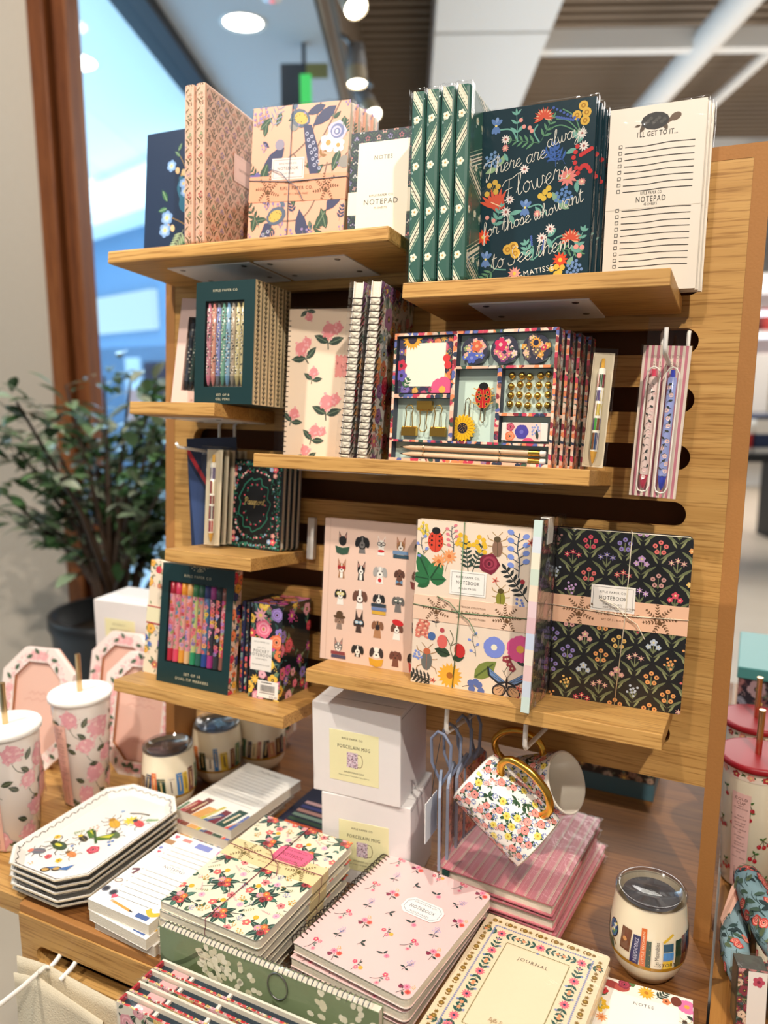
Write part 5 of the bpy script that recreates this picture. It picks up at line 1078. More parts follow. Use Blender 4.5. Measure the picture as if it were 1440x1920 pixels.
window_box('marker_box', 'dark green box of ten floral markers on the lowest left shelf', 'marker box', on_shelf('G', -.6562, .098, 0, 2.0, 0), .1362, .1842, .0185, '#0f3133', (.0135, .0325, .1225, .158), side_mk, [('RIFLE PAPER CO', .1685, .0042)], [('SET OF 10', .0185, .0042), ('DUAL-TIP MARKERS', .0105, .0042)], 10, marker, art=art_marker)
for k in range(3):
    t = thing('pocket_notebook', ('thin dark floral pocket notebook touching the marker box', 'thin dark floral pocket notebook between two others', 'thin dark floral pocket notebook touching the boxed pocket notebooks')[k], 'notebook', on_shelf('G', -.5415 + .0068 * k, .078, -2, 0), 'loose dark floral pocket notebooks')
    m = MB(); w, h, th = .085, .139, .0068; m.box(0, th, 0, w, 0, h, ('#2d2f52', '#2a2a33', '#1f2426')[k], b=.0022); garden(Art(m, face(0, 0, 0), 0, (.0016, .001, th - .0016, h)), th, h, 16, .002, .004, ('#b8304a', '#7a86b0', '#8aa8a0', '#d9506a', '#c96a4a'), DL_, k + 3); m.build('cover', PGLOSS, t)
def art_pocket(A, w, h): garden(A, w, h, 20, .006, .0125, DKFL, ('#2f4a45', '#3d5f5b', '#5f7a5c', '#7d8a5f', '#1f3330'), 17)
t = thing('notebook_box', 'dark floral box of pocket notebooks with white label and barcode sticker', 'notebook box', on_shelf('G', -.5208, .086, -2, 0)); w, h, d = .0525, .1405, .086
m = MB(); m.box(0, w, 0, d, 0, h, '#1d2427', b=.0008); A = Art(m, face(0, 0, 0), 0, (0, 0, w, h)); art_pocket(A, w, h); A.rose(w * .42, h * .74, .0135, ('#e86f8c', '#f4a0b0'), '#a8893f', 9); A.rose(w * .85, h * .62, .011, ('#e8734a', '#ee9a70'), '#2a1f1f', 9)
A.rect(w * .04, h * .30, w * .72, h * .64, '#f0eae2', 14)
for tx, z, s in (('RIFLE PAPER CO', .60, .0022), ('SET OF 2', .54, .0022), ('POCKET', .505, .0045), ('NOTEBOOKS', .465, .0045), ('ruled pages', .425, .0026), ('RIFLEPAPERCO.COM', .36, .002)): A.text(tx, w * .38, h * z, s, '#55504a', 16, 0, 1.2)
A.rect(w * .30, h * .02, w * .97, h * .20, '#f2efea', 14); A.line([(w * .42, h * .18), (w * .76, h * .18)], .0016, '#6a6763', 16); rnd = random.Random(2); x = w * .40
while x < w * .86: b = rnd.uniform(.0002, .0009); A.rect(x, h * .085, x + b, h * .155, '#2b2927', 16); x += b + rnd.uniform(.0002, .0007)
A.line([(w * .38, h * .07), (w * .86, h * .07)], .0014, '#8a8783', 16); A.text('$30.00', w * .82, h * .04, .003, '#44413d', 16)
art_pocket(Art(m, lambda a, b, z: (w + z, a, b), 0, (0, 0, d, h)), d, h); art_pocket(Art(m, lambda a, b, z: (a, b, h + z), 0, (0, 0, w, d)), w, d); m.build('carton', PGLOSS, t)
t = thing('notebook_set', 'cream floral banded notebook behind the marker box at the shelf end', 'notebook', on_shelf('G', -.699, .0765, 0, 1.5, 2.0)); w, h = .075, .182
def art_creamfl(A, w, h): garden(A, w, h, 26, .004, .009, ('#c9303f', '#4a6ab0', '#d9a03a', '#9a7ab0', '#c96a5a'), ('#6f8a5a', '#4f6a52', '#8a7a5a'), 8, fill=1.5)
book(t, w, h, .014, '#efdcc2', art_creamfl, 0, .0008, .001); band(t, w, .014, h * .44, h * .60, '#e9dfb8', lambda A, w, h: (A.rect(0, h * .92, w, h, '#b8434a', 1), A.rect(0, 0, w, h * .08, '#b8434a', 1)))
# ------------------------------------------------------------------ shelf D: dogs, bugs, planner, dark lattice
def art_dogs(A, w, h):
    bl, br, tn, gy, wt, rd, nv = '#262322', '#6b4636', '#a9764c', '#77716d', '#f3ebe0', '#c9272a', '#2f3b57'
    A.rect(0, 0, .0002, h, '#d9b8a4', 0); A.line([(w * .055, 0), (w * .055, h)], .0005, '#cfa992', 0)
    def head(x, z, c, ear='flop', ec=None, muz=None, s=.0075, long=1.0):
        ec = ec or c
        if ear == 'up':
            for q in (-1, 1): A.poly([(x + q * s * .2, z + s * .6), (x + q * s * .85, z + s * .25), (x + q * s * .85, z + s * 1.9)][::q], ec, 3); A.poly([(x + q * s * .4, z + s * .7), (x + q * s * .75, z + s * .5), (x + q * s * .78, z + s * 1.5)][::q], '#c98f80', 4)
        else:
            for q in (-1, 1): A.ell(x + q * s * .85, z + s * .05, s * .42, s * .85, ec, 5, 12 * q)
        A.ell(x, z, s * .85, s * .95 * long, c, 4, 0, 14)
        if muz: A.ell(x, z - s * .35, s * .5, s * .55, muz, 6); A.line([(x, z), (x, z + s * .8)], s * .25, muz, 6)
        A.ell(x, z - s * .35, s * .2, s * .14, '#141212', 8, 0, 8)
        for q in (-1, 1): A.disc(x + q * s * .35, z + s * .15, s * .11, '#141212', 8, 6)
    def body(x, z, c, s=.0075, c2=None): A.poly([(x - s * .7, z - s * 2.0), (x + s * .7, z - s * 2.0), (x + s * .5, z - s * .5), (x - s * .5, z - s * .5)], c, 2); A.poly([(x - s * .3, z - s * 1.95), (x + s * .3, z - s * 1.95), (x + s * .3, z - s * .8), (x - s * .3, z - s * .8)], c2, 3) if c2 else None
    def glass(x, z, c, s=.0075):
        for q in (-1, 1): A.ell(x + q * s * .42, z + s * .12, s * .42, s * .34, c, 9); A.ell(x + q * s * .42, z + s * .12, s * .28, s * .2, '#e9dcd0' if c not in (rd,) else '#8a2a2a', 10)
        A.line([(x - s * .1, z + s * .2), (x + s * .1, z + s * .2)], s * .14, c, 9)
    def obook(x, z, c, s=.0075): A.poly([(x - s * 1.5, z - s * 1.0), (x, z - s * 1.3), (x, z - s * 2.6), (x - s * 1.2, z - s * 2.3)], c, 9); A.poly([(x, z - s * 1.3), (x + s * 1.5, z - s * 1.0), (x + s * 1.2, z - s * 2.3), (x, z - s * 2.6)], c, 9); A.poly([(x - s * 1.5, z - s * .9), (x, z - s * 1.25), (x + s * 1.5, z - s * .9), (x, z - s * 1.45)], '#e6d3b8', 8)
    def bks(x, z, cs, s=.0075):
        for i, c in enumerate(cs): A.rect(x - s * (1.5 - .1 * i), z - s * (1.45 + .7 * i), x + s * (1.5 + .1 * (i % 2)), z - s * (.85 + .7 * i), c, 9)
    X = [.19, .39, .58, .77, .95]; Zr = [.85, .66, .475, .29, .10]; S = .0072
    g = lambda i, j: (w * X[i] * .95, h * Zr[j])
    x, z = g(0, 0); head(x, z, bl, 'up', s=S); obook(x, z, '#33523f'); x, z = g(1, 0); head(x, z, bl, 'flop', '#201d1d', gy, S * 1.2, 1.15); body(x, z, gy); x, z = g(2, 0); head(x, z, wt, 'up', wt, s=S * .9); body(x, z, wt); glass(x, z, bl); A.ell(x, z - .009, .005, .002, rd, 6); x, z = g(3, 0); head(x, z, tn, 'up', tn, wt, S); bks(x, z, ('#6f8cae', '#2f4a5a')); body(x, z + .003, wt); x, z = g(4, 0); head(x, z, '#cbb39c', 'flop', '#b59a82', s=S * .9); body(x, z, '#b59a82', S * .8); A.disc(x - .004, z + .002, .003, bl, 9); A.ell(x + .006, z - .004, .004, .003, '#3a2622', 9)
    x, z = g(0, 1); head(x, z, tn, 'up', tn, wt, S); body(x, z, tn, S, wt); glass(x, z, rd); x, z = g(1, 1); head(x, z, bl, 'up', bl, wt, S * .95); body(x, z, bl, S, wt); x, z = g(2, 1); head(x, z, '#cfcac4', 'flop', '#a9a49f', wt, S * 1.15); body(x, z, wt, S * 1.1); A.disc(x, z - .011, .0028, rd, 6); x, z = g(3, 1); head(x, z, br, 'flop', '#5a392c', s=S * .85, long=1.2); body(x, z, br); bx = z - .0105; A.poly([(x, bx), (x - .005, bx + .003), (x - .005, bx - .003)], '#6a90b0', 6); A.poly([(x, bx), (x + .005, bx - .003), (x + .005, bx + .003)], '#6a90b0', 6); x, z = g(4, 1); head(x, z, wt, 'flop', br, s=S); glass(x, z, '#5a4a3a'); obook(x, z, '#8a3f3a')
    x, z = g(0, 2); head(x, z, bl, 'flop', bl, wt, S); body(x, z, wt); glass(x, z, '#d6c95a'); x, z = g(1, 2); head(x, z, br, 'flop', br, wt, S * 1.25, 1.1); body(x, z - .002, wt, S * 1.1); A.line([(x, z), (x, z + .009)], .004, wt, 6); x, z = g(2, 2); head(x, z, bl, 'flop', bl, wt, S); bks(x, z, ('#2f3b45', '#6f84b0', '#d9a93a')); x, z = g(3, 2); head(x, z, gy, 'flop', '#67615d', s=S); body(x, z, gy); glass(x, z, '#39544a'); x, z = g(4, 2); head(x, z, '#b58f6a', 'up', '#a07a58', s=S * .9); body(x, z, '#8f6f58', S * .9); A.disc(x, z - .010, .002, rd, 6)
    x, z = g(0, 3); head(x, z, '#a1806a', 'flop', '#8f6f5c', s=S * .8); body(x, z, '#8f7a6c', S * .9); A.ell(x, z + .005, .0095, .0026, '#5a4026', 9); A.ell(x, z + .009, .0055, .0045, '#5a4026', 9); x, z = g(1, 3)
    for q in (-1, 1): A.poly([(x + q * .001, z + .005), (x + q * .006, z + .003), (x + q * .005, z + .019)][::q], '#3a2b26', 3)
    head(x, z, '#4a352c', 'flop', '#3a2b26', s=S * .9, long=1.3); body(x, z, '#4a352c', S * .95); glass(x, z, '#8fb9d0'); x, z = g(2, 3); head(x, z, '#b5825a', 'flop', '#8a5c40', '#3a2c28', S); body(x, z, '#b5825a', S * 1.2); x, z = g(3, 3); head(x, z, '#8a5a48', 'flop', br, wt, S); body(x, z, wt, S * 1.1); A.ell(x + .001, z + .008, .0085, .0042, rd, 9, -12); x, z = g(4, 3); head(x, z, bl, 'up', bl, s=S * .9); body(x, z, bl, S * .8)
    x, z = g(0, 4); head(x, z, '#8f8a87', 'up', '#5a5654', wt, S); glass(x, z, bl); bks(x, z, ('#8a3f42', '#4a4862')); x, z = g(1, 4); head(x, z, bl, 'flop', bl, wt, S * 1.05); body(x, z + .003, bl, S * .9, wt); x, z = g(2, 4); head(x, z, wt, 'flop', '#3a2f2e', wt, S * 1.15); obook(x, z, '#d9a12f'); x, z = g(3, 4); head(x, z, '#7a4a3c', 'flop', '#6a3f34', s=S); body(x, z, '#7a4a3c'); x, z = g(4, 4); head(x, z, bl, 'flop', '#1d1a1a', s=S * 1.1); bx = z - .011; A.poly([(x, bx), (x - .008, bx + .006), (x - .006, bx - .009)], rd, 6); A.poly([(x, bx), (x + .006, bx - .009), (x + .008, bx + .006)], rd, 6)
M = on_shelf('D', -.4268, .0745, -1, -.8); w, h = .160, .2005
t = thing('notebook', 'pink hardcover notebook printed with rows of small dogs', 'notebook', M); book(t, w, h, .012, '#e9c6b2', art_dogs, .002, .002, .003); sleeve(t, 0, w, 0, .012, 0, h, pucker=.003)
def beetle(A, x, z, s, c, hc, an=0, leg='#b08a4f'):
    A.at(x, z, s, an)
    for q in (-1, 1):
        for y, d in ((.45, .5), (.0, .1), (-.45, -.6)): A.line([(q * .3, y), (q * .75, y + d * .4), (q * .85, y + d)], .06, leg, 2)
        A.line([(q * .1, .9), (q * .45, 1.25)], .05, leg, 2)
    A.ell(0, -.15, .45, .75, c, 3, 0, 14); A.ell(0, .62, .3, .26, hc, 4); A.line([(0, -.85), (0, .45)], .03, hc, 5); A.at(0, 0)
def bellsprig(A, x, z, s, an, c, n=6):
    A.at(x, z, s, an); A.curve([(0, -1), (.05, -.3), (-.05, .3), (.05, 1)], .05, '#4a5560', 2)
    for i in range(n): y = -.5 + 1.5 * i / (n - 1); q = 1 if i % 2 else -1; A.line([(0, y - .2), (q * .32, y)], .04, '#4a5560', 2); A.ell(q * .35, y + .05, .16, .12, c, 3, 20 * q)
    A.at(0, 0)
def fernleaf(A, x, z, s, an, c):
    A.at(x, z, s, an); A.line([(0, -1), (0, .9)], .05, c, 2)
    for i in range(6):
        for q in (-1, 1): A.leaf(0, -.6 + .27 * i, .5 - .03 * i, .16, 90 - q * 58, c, 2)
    A.leaf(0, .85, .4, .16, 90, c, 2); A.at(0, 0)
def art_bugs(A, w, h):
    P = lambda a, b: (a * w, b * h)
    A.at(*P(.165, .885), .0165); A.ell(0, -.1, .62, .85, '#d8462f', 3, 0, 16); A.ell(0, .72, .34, .28, '#1d1a1a', 4); A.line([(0, -.9), (0, .55)], .03, '#7a2418', 5)
    for q in (-1, 1):
        for y in (.3, -.05, -.4): A.disc(q * .3, y, .09, '#2a1714', 5, 7); A.disc(q * .48, y + .15, .05, '#2a1714', 5, 6)
        for y, d in ((.45, .5), (-.2, -.1), (-.7, -.4)): A.line([(q * .5, y), (q * .85, y + d)], .06, '#a58a55', 2)
    A.at(0, 0)
    A.berries(*P(.06, .945), .008, 9, .0022, '#e6c84a', 3, '#6a7a3a'); bellsprig(A, *P(.055, .82), .016, 10, '#7f94d6', 4); bellsprig(A, *P(.31, .90), .016, 8, '#e0808a', 8)
    A.berries(*P(.40, .89), .009, 8, .0032, '#e8b92f', 4); A.berries(*P(.55, .88), .010, 9, .0032, '#e8b92f', 4); fernleaf(A, *P(.44, .80), .021, 8, '#33453a'); fernleaf(A, *P(.53, .80), .020, -18, '#33453a'); beetle(A, *P(.69, .88), .0145, '#8d6b56', '#5a4a32', 3)
    bellsprig(A, *P(.865, .84), .027, 3, '#7c93d9', 9); A.daisy(*P(.96, .92), .0055, 5, '#e0705f', '#8a2f2a', 0, 3); A.daisy(*P(.20, .76), .010, 11, '#eda26a', '#d9763a', 0, 3); A.daisy(*P(.29, .795), .010, 11, '#eda26a', '#d9763a', 0, 3); A.line([P(.21, .745), P(.24, .70)], .0007, '#9a7a5a', 1); A.line([P(.285, .78), P(.26, .70)], .0007, '#9a7a5a', 1)
    A.rose(*P(.63, .775), .0128, ('#7d2136', '#a33c50'), '#5a1426', 3); A.leaf(*P(.13, .645), .038, .021, 118, '#2f7042', 2, '#1f4a2c'); A.leaf(*P(.13, .645), .03, .022, 60, '#347a49', 3, '#1f4a2c'); A.leaf(*P(.13, .645), .026, .017, 175, '#2f7042', 3, '#1f4a2c'); A.leaf(*P(.13, .645), .022, .016, 5, '#2f7042', 3, '#1f4a2c'); A.leaf(*P(.13, .645), .02, .013, 215, '#2a6238', 3)
    fernleaf(A, *P(.86, .67), .025, 38, '#2b302e'); A.disc(*P(.91, .69), .003, '#a8303a', 4); beetle(A, *P(.74, .585), .013, '#8d8a2f', '#5a4a22', 2); A.daisy(*P(.69, .68), .005, 5, '#e0705f', '#8a2f2a', 0, 3)
    A.berries(*P(.90, .56), .007, 7, .0018, '#6f84c9', 3)
    for i in range(14): A.flower(*P(.05 + .09 * ((i * 7) % 10) / 10, .30 + .10 * ((i * 3) % 7) / 7), .0046, 5, '#e0806c', '#f0c0a0', i * 20, 3)
    A.line([P(.06, .40), P(.12, .30)], .0007, '#7a4a3a', 2); A.leaf(*P(.2, .385), .009, .003, 30, '#26242a', 3); A.leaf(*P(.2, .385), .009, .003, 150, '#26242a', 3); A.line([P(.2, .39), P(.205, .36)], .0007, '#26242a', 3)
    A.curve([P(.375, .17), P(.34, .24), P(.36, .30), P(.33, .35)], .001, '#5a5a3a', 2); A.curve([P(.345, .25), P(.29, .31), P(.25, .29)], .0008, '#5a5a3a', 2); A.curve([P(.35, .26), P(.40, .28), P(.43, .25)], .0008, '#5a5a3a', 2)
    A.ell(*P(.265, .275), .007, .009, '#e0685f', 4); A.ell(*P(.42, .235), .0072, .0092, '#c9302c', 4, 15); A.disc(*P(.26, .345), .0032, '#b84a50', 4); A.leaf(*P(.34, .20), .022, .013, 165, '#33472f', 3, '#1f2d1f'); A.leaf(*P(.36, .185), .016, .011, 10, '#33472f', 3, '#1f2d1f')
    A.disc(*P(.17, .30), .0055, '#4a6aa0', 3); bellsprig(A, *P(.54, .28), .014, 12, '#8095dd', 4); A.flower(*P(.71, .285), .0135, 5, '#7f8fdc', '#f2ecd0', 20, 3, .85); A.flower(*P(.925, .295), .0170, 5, '#e0558f', '#e3a548', 15, 3, .8); A.curve([P(.945, .27), P(.98, .22), P(.985, .15)], .0012, '#3a3a3a', 2); A.leaf(*P(.97, .20), .014, .006, 150, '#2f3a33', 3)
    for p in ((.81, .225), (.845, .20), (.87, .175), (.83, .23)): A.flower(*P(*p), .0045, 5, '#9a3a44', '#e0c0a0', 0, 4)
    A.line([P(.84, .2), P(.80, .14)], .0007, '#5a5a3a', 2)
    A.leaf(*P(.555, .085), .037, .020, 42, '#7d8a42', 2, '#4f5f2a'); beetle(A, *P(.135, .155), .0165, '#6f6f6a', '#c96a44', 0, '#a87a4a'); A.berries(*P(.05, .17), .006, 8, .0018, '#7f94d6', 3)
    A.daisy(*P(.345, .075), .0170, 17, '#efb13a', '#b06a22', 0, 3); fernleaf(A, *P(.09, .045), .02, 75, '#2b302e'); fernleaf(A, *P(.10, .015), .018, 72, '#2b302e'); A.daisy(*P(.20, .03), .0045, 5, '#e0705f', '#8a2f2a', 0, 3)
    for p in ((.53, .05), (.60, .045), (.54, .015), (.62, .01), (.57, .06)): A.disc(*P(*p), .0046, '#5a6fae', 4)
    A.curve([P(.46, .02), P(.53, .035), P(.61, .03)], .0009, '#33404a', 2)
    x, z = P(.83, .085)
    for q in (-1, 1):
        U = [(x, z), (x + q * .026, z + .018), (x + q * .024, z + .006), (x + q * .010, z - .004)]; A.poly(U[::q], '#23262e', 3); V = [(x + q * .003, z + .0015), (x + q * .023, z + .0155), (x + q * .0215, z + .007), (x + q * .010, z - .001)]; A.poly(V[::q], '#6f8fbe', 4)
        for i in range(3): A.line([(x + q * .004, z), (x + q * (.021 - .003 * i), z + .012 - .006 * i)], .0005, '#23262e', 5)
        A.ell(x + q * .009, z - .011, .0095, .0082, '#23262e', 3, -30 * q); A.ell(x + q * .0092, z - .011, .0074, .006, '#c9a07a', 4, -30 * q)
        for i in range(4): A.line([(x + q * .002, z - .004), (x + q * (.005 + .004 * i), z - .017 + .003 * i)], .0006, '#23262e', 5)
        A.line([(x, z + .006), (x + q * .006, z + .015)], .0005, '#23262e', 3)
    A.ell(x, z, .0014, .0075, '#2a1c1a', 6)
    for p in ((.95, .12), (.93, .065), (.955, .05), (.93, .0)): A.daisy(*P(*p), .0048, 5, '#e0705f', '#8a2f2a', 0, 3)
    title(A, w, h, 'RIFLE PAPER CO.', 'NOTEBOOK', 'RULED PAGES', w * .46, h * .645, w * .31, h * .145, '#f7f2ea')
M = on_shelf('D', -.2972, .102, -4, -2.6, .3); bw, bh = .1515, .2125
t = thing('notebook_set', 'cream insect and flower notebook set tied with green string', 'notebook set', M)
book(t, bw, bh, .014, '#efdac4', art_bugs, .006, .0008, .001); band(t, bw, .014, .084, .116, '#efcbb0', brand_band); twine(t, bw, bh, .014, bw * .40, .099, '#5f7f5a', dip=.004); sleeve(t, 0, bw, 0, .014, 0, bh, pucker=.005)
t = thing('planner', 'pastel tabbed planner standing edge out between two notebook sets', 'planner', on_shelf('D', -.1655, .137, 0, -1.5, .8)); w, h, th = .125, .2255, .0098
m = MB(); tabs = ['#cfe3dc', '#dce2ea', '#f0e6d0', '#cfdccb', '#f0dcc4', '#e8ccd0', '#e0bcc0', '#c9d3e6', '#ecdfd0', '#e9c6c4', '#cdd6e4', '#cfe0d8']
for i in range(12): z1 = h - h * i / 12; m.box(0, th, 0, .004, z1 - h / 12, z1, tabs[i])
m.build('tabs', PRINT, t); m = MB(); m.box(.0003, th - .0003, .004, w, .001, h - .001, '#3a3638'); garden(Art(m, lambda a, b, z: (th - .0003 + z, a, b), 0, (.004, 0, w, h)), w, h, 40, .006, .012, ('#8a4a5a', '#b06a6a', '#6a6a80', '#9a8a8a'), ('#4a4f4a', '#6a6a62'), 9); m.build('cover', PGLOSS, t)
m = MB(); m.box(th - .0002, th + .0006, .03, .055, h - .03, h + .001, '#e8e4dc'); m.box(.0, th + .0006, .03, .055, h, h + .0012, '#e8e4dc'); m.build('price_tag', PRINT, t)
sleeve(t, 0, th, 0, w, 0, h, pucker=.004)
def art_darklat(A, w, h):
    lattice(A, w, h, .040, '#17181b', ('#6d7350', '#8d9166'), ('#e5a05f', '#e0706a', '#c9a0cf', '#d9a29a', '#b9c3d0', '#e8bd6a', '#8f83c0', '#d94f62'), 11, 1.0, .2); title(A, w, h, 'RIFLE PAPER CO.', 'NOTEBOOK', 'RULED PAGES', w * .45, h * .62, w * .33, h * .15, '#f2ebe2')
M = on_shelf('D', -.1555, .0612, -4.2, -5.5); dw, dh = .1555, .2145
t = thing('notebook_set', 'black lattice flower notebook set tied with cream string', 'notebook set', M)
book(t, dw, dh, .014, '#17181b', art_darklat, .006, .0008, .001); band(t, dw, .014, .097, .132, '#eebd9c', brand_band); twine(t, dw, dh, .014, dw * .55, .114, '#e3d6bd', dip=.006); sleeve(t, 0, dw, 0, .014, 0, dh, pucker=.006)
# ------------------------------------------------------------------ things on the tables
BOXW = plain('white_carton', '#e6e1de', .6, var=.02)
def art_muglabel(A, w, h):
    A.text('RIFLE PAPER CO', w * .47, h * .86, .0028, '#4a463c', 3, 0, 1.2, w=w * .42); A.text('PORCELAIN MUG', w * .5, h * .70, .0052, '#4a463c', 3, 0, 1.2, w=w * .66)
    x0, z0, x1, z1 = w * .36, h * .30, w * .58, h * .60; A.rect(x0, z0, x1, z1, '#d3bcc8', 2); rnd = random.Random(3)
    for i in range(70): A.ell(rnd.uniform(x0, x1), rnd.uniform(z0, z1), .0010, .0007, rnd.choice(('#6a4a5a', '#a86a7c', '#4a4a5a', '#efe0e6')), 3, rnd.random() * 180, 5)
    P = [(x1, z1 - .002), (x1 + w * .07, z1 - .003), (x1 + w * .10, (z0 + z1) / 2), (x1 + w * .07, z0 + .003), (x1, z0 + .002)]; A.curve(P, .0008, '#8a7a5a', 2)
    A.text('RIFLEPAPERCO.COM', w * .5, h * .20, .0024, '#4a463c', 3, 0, 1.2, w=w * .4); A.text('Made in China | Dishwasher Safe | 16 fl oz', w * .5, h * .13, .0018, '#4a463c', 3, w=w * .62)
def mug_box(lab, M, w=.1335, d=.105, h=.134):
    t = thing('mug_box', lab, 'box', M, 'white porcelain mug boxes'); m = MB(); m.box(0, w, 0, d, 0, h, b=.0012); m.build('carton', BOXW, t)
    m = MB(); m.box(.0005, w - .0005, d * .22, d * .222, h + .0001, h + .0004); m.box(w + .0002, w + .0005, .002, d - .002, h - .006, h - .0055); m.build('lid_seam', plain('carton_seam', '#8f8a86', .8) if 'carton_seam' not in MATS else MATS['carton_seam'], t)
    m = MB(); lw, lh = w * .56, h * .56; m.box(w * .2, w * .2 + lw, -.0004, 0, h * .17, h * .17 + lh, '#ece6b4'); art_muglabel(Art(m, face(w * .2, -.0004, h * .17), 0, (0, 0, lw, lh)), lw, lh); m.build('yellow_label', PRINT, t)
mug_box('white porcelain mug box at the bottom of the stack below the long lower shelf', T(-.4945, -.098, TZ) @ RZ(6.0)); mug_box('white porcelain mug box on top of the stack below the long lower shelf', T(-.508, -.097, TZ + .1345) @ RZ(3.0))
mug_box('white porcelain mug box under another, by the window side picture frames', T(-1.160, .150, TZ) @ RZ(3)); mug_box('white porcelain mug box on top, standing above the pink picture frames', T(-1.169, .144, TZ + .1345) @ RZ(3.5))
# floral notebook sets
def bouquet(A, x, z, s, an=0, k=0, dark='#2c4a42'):
    A.at(x, z, s, an); A.curve([(-.9, -.9), (-.3, -.5), (0, 0)], .05, '#5a5a48', 1); A.curve([(.9, -.6), (.5, -.1), (0, 0)], .05, '#5a5a48', 1); A.curve([(1.2, .5), (.6, .3), (0, 0)], .05, '#5a5a48', 1)
    for a in (20, 75, 130, 200, 250, 300, 340): A.leaf(0, 0, .98, .42, a + k * 9, dark if a % 3 else '#3f7260', 2, '#7f9f8a')
    for a, d, c in ((60, .3, '#ef7a45'), (150, .35, '#f2a3b0'), (270, .3, '#a23c45'), (340, .45, '#e25a5a')): A.daisy(d * math.cos(D2R(a)) * .8, d * math.sin(D2R(a)) * .8, .27, 12, c, '#f0c86a' if c != '#a23c45' else '#5a1f2a', a, 5)
    A.flower(-.95, .55, .26, 5, '#e9706c', '#f5d5a0', 10, 4); A.flower(1.15, -.75, .26, 5, '#f08a8a', '#8a2f3a', 30, 4); A.disc(-.5, .95, .17, '#f0b93a', 4); A.leaf(-.5, .8, .4, .16, 220, dark, 3); A.leaf(.9, .55, .4, .18, 60, dark, 3); A.leaf(1.1, .5, .4, .18, 350, dark, 3)
    A.daisy(.6, 1.1, .24, 14, '#f4b8cc', '#e07aa0', 0, 4); A.berries(-1.2, -.2, .25, 8, .05, '#e5a93c', 4, '#8a9a5a'); A.berries(1.3, .2, .22, 8, .045, '#b9b3d8', 4, '#5a6a6a'); A.sprig(-.2, -1.0, .8, 200, 6, .16, .05, '#9aa06a', '#9aa06a', 1); A.sprig(.3, 1.2, .7, 150, 6, .12, .05, '#f0a9b8', '#8a7a5a', 2)
    A.at(0, 0)
def art_whitefl(A, w, h):
    s = .0215
    for j in range(5):
        for i in range(3): bouquet(A, w * (.10 + .42 * i + (.2 if j % 2 else 0)), h * (.08 + .225 * j), s, 25 * ((i + j) % 3 - 1), (i * 3 + j) % 5)
    rnd = random.Random(12)
    for i in range(46):
        x, z = rnd.random() * w, rnd.random() * h; a = rnd.random() * 360; g = rnd.choice(('#2c4a42', '#3f7260', '#4a6a52')); A.leaf(x, z, .0075, .0038, a, g, 1); A.leaf(x, z, .0075, .0038, a + 70, g, 1)
        if i % 2: A.berries(x + .006, z, .004, 6, .0008, rnd.choice(('#e5a93c', '#b9b3d8', '#e9a0b0')), 2, '#9aa06a')
    x, z = w * .62, h * .70; bw, bh = w * .36, h * .15; c = .006; P = [(x - bw / 2 + c, z - bh / 2), (x + bw / 2 - c, z - bh / 2), (x + bw / 2, z - bh / 2 + c), (x + bw / 2, z + bh / 2 - c), (x + bw / 2 - c, z + bh / 2), (x - bw / 2 + c, z + bh / 2), (x - bw / 2, z + bh / 2 - c), (x - bw / 2, z - bh / 2 + c)]
    A.poly(P, '#ee6f92', 12); A.line([(x + (p[0] - x) * .92, z + (p[1] - z) * .86) for p in P + P[:1]], .0005, '#a83a5a', 13); A.text('NOTEBOOK', x, z, .0068, '#7a2f44', 13, w=bw * .62); A.text('RIFLE PAPER CO.', x, z + .010, .003, '#7a2f44', 13); A.text('RULED PAGES', x, z - .010, .003, '#7a2f44', 13)
fw, fh = .150, .216
M = lying(-.597, -.318, TZ + .0755, -2.5); t = thing('notebook_set', 'cream garden flower notebook set with pink label, topmost of its stack on the table', 'notebook set', M, 'cream garden flower notebook sets')
book(t, fw, fh, .0118, '#f3e9cf', art_whitefl, .007, .0008, .001, edge='#d8d2cc', pagecol='#d9d3ca'); band(t, fw, .0118, .112, .150, '#f0d9a4', lambda A, w, h: brand_band(A, w, h, '#7a6a3a')); twine(t, fw, fh, .0118, fw * .5, .131, '#8a3f4a', dip=.004); sleeve(t, 0, fw, 0, .0118, 0, fh, pucker=.002)
for k in range(1, 6): dup(t, lying(-.597 - .0022 * k, -.318 - .0005 * k * (k % 2), TZ + .0755 - .0126 * k, -2.5 + (.8, -.6, 1.0, -.4, .5)[k - 1]), 'cream garden flower notebook set, %s down in the stack under the pink labelled one' % ORD[k])
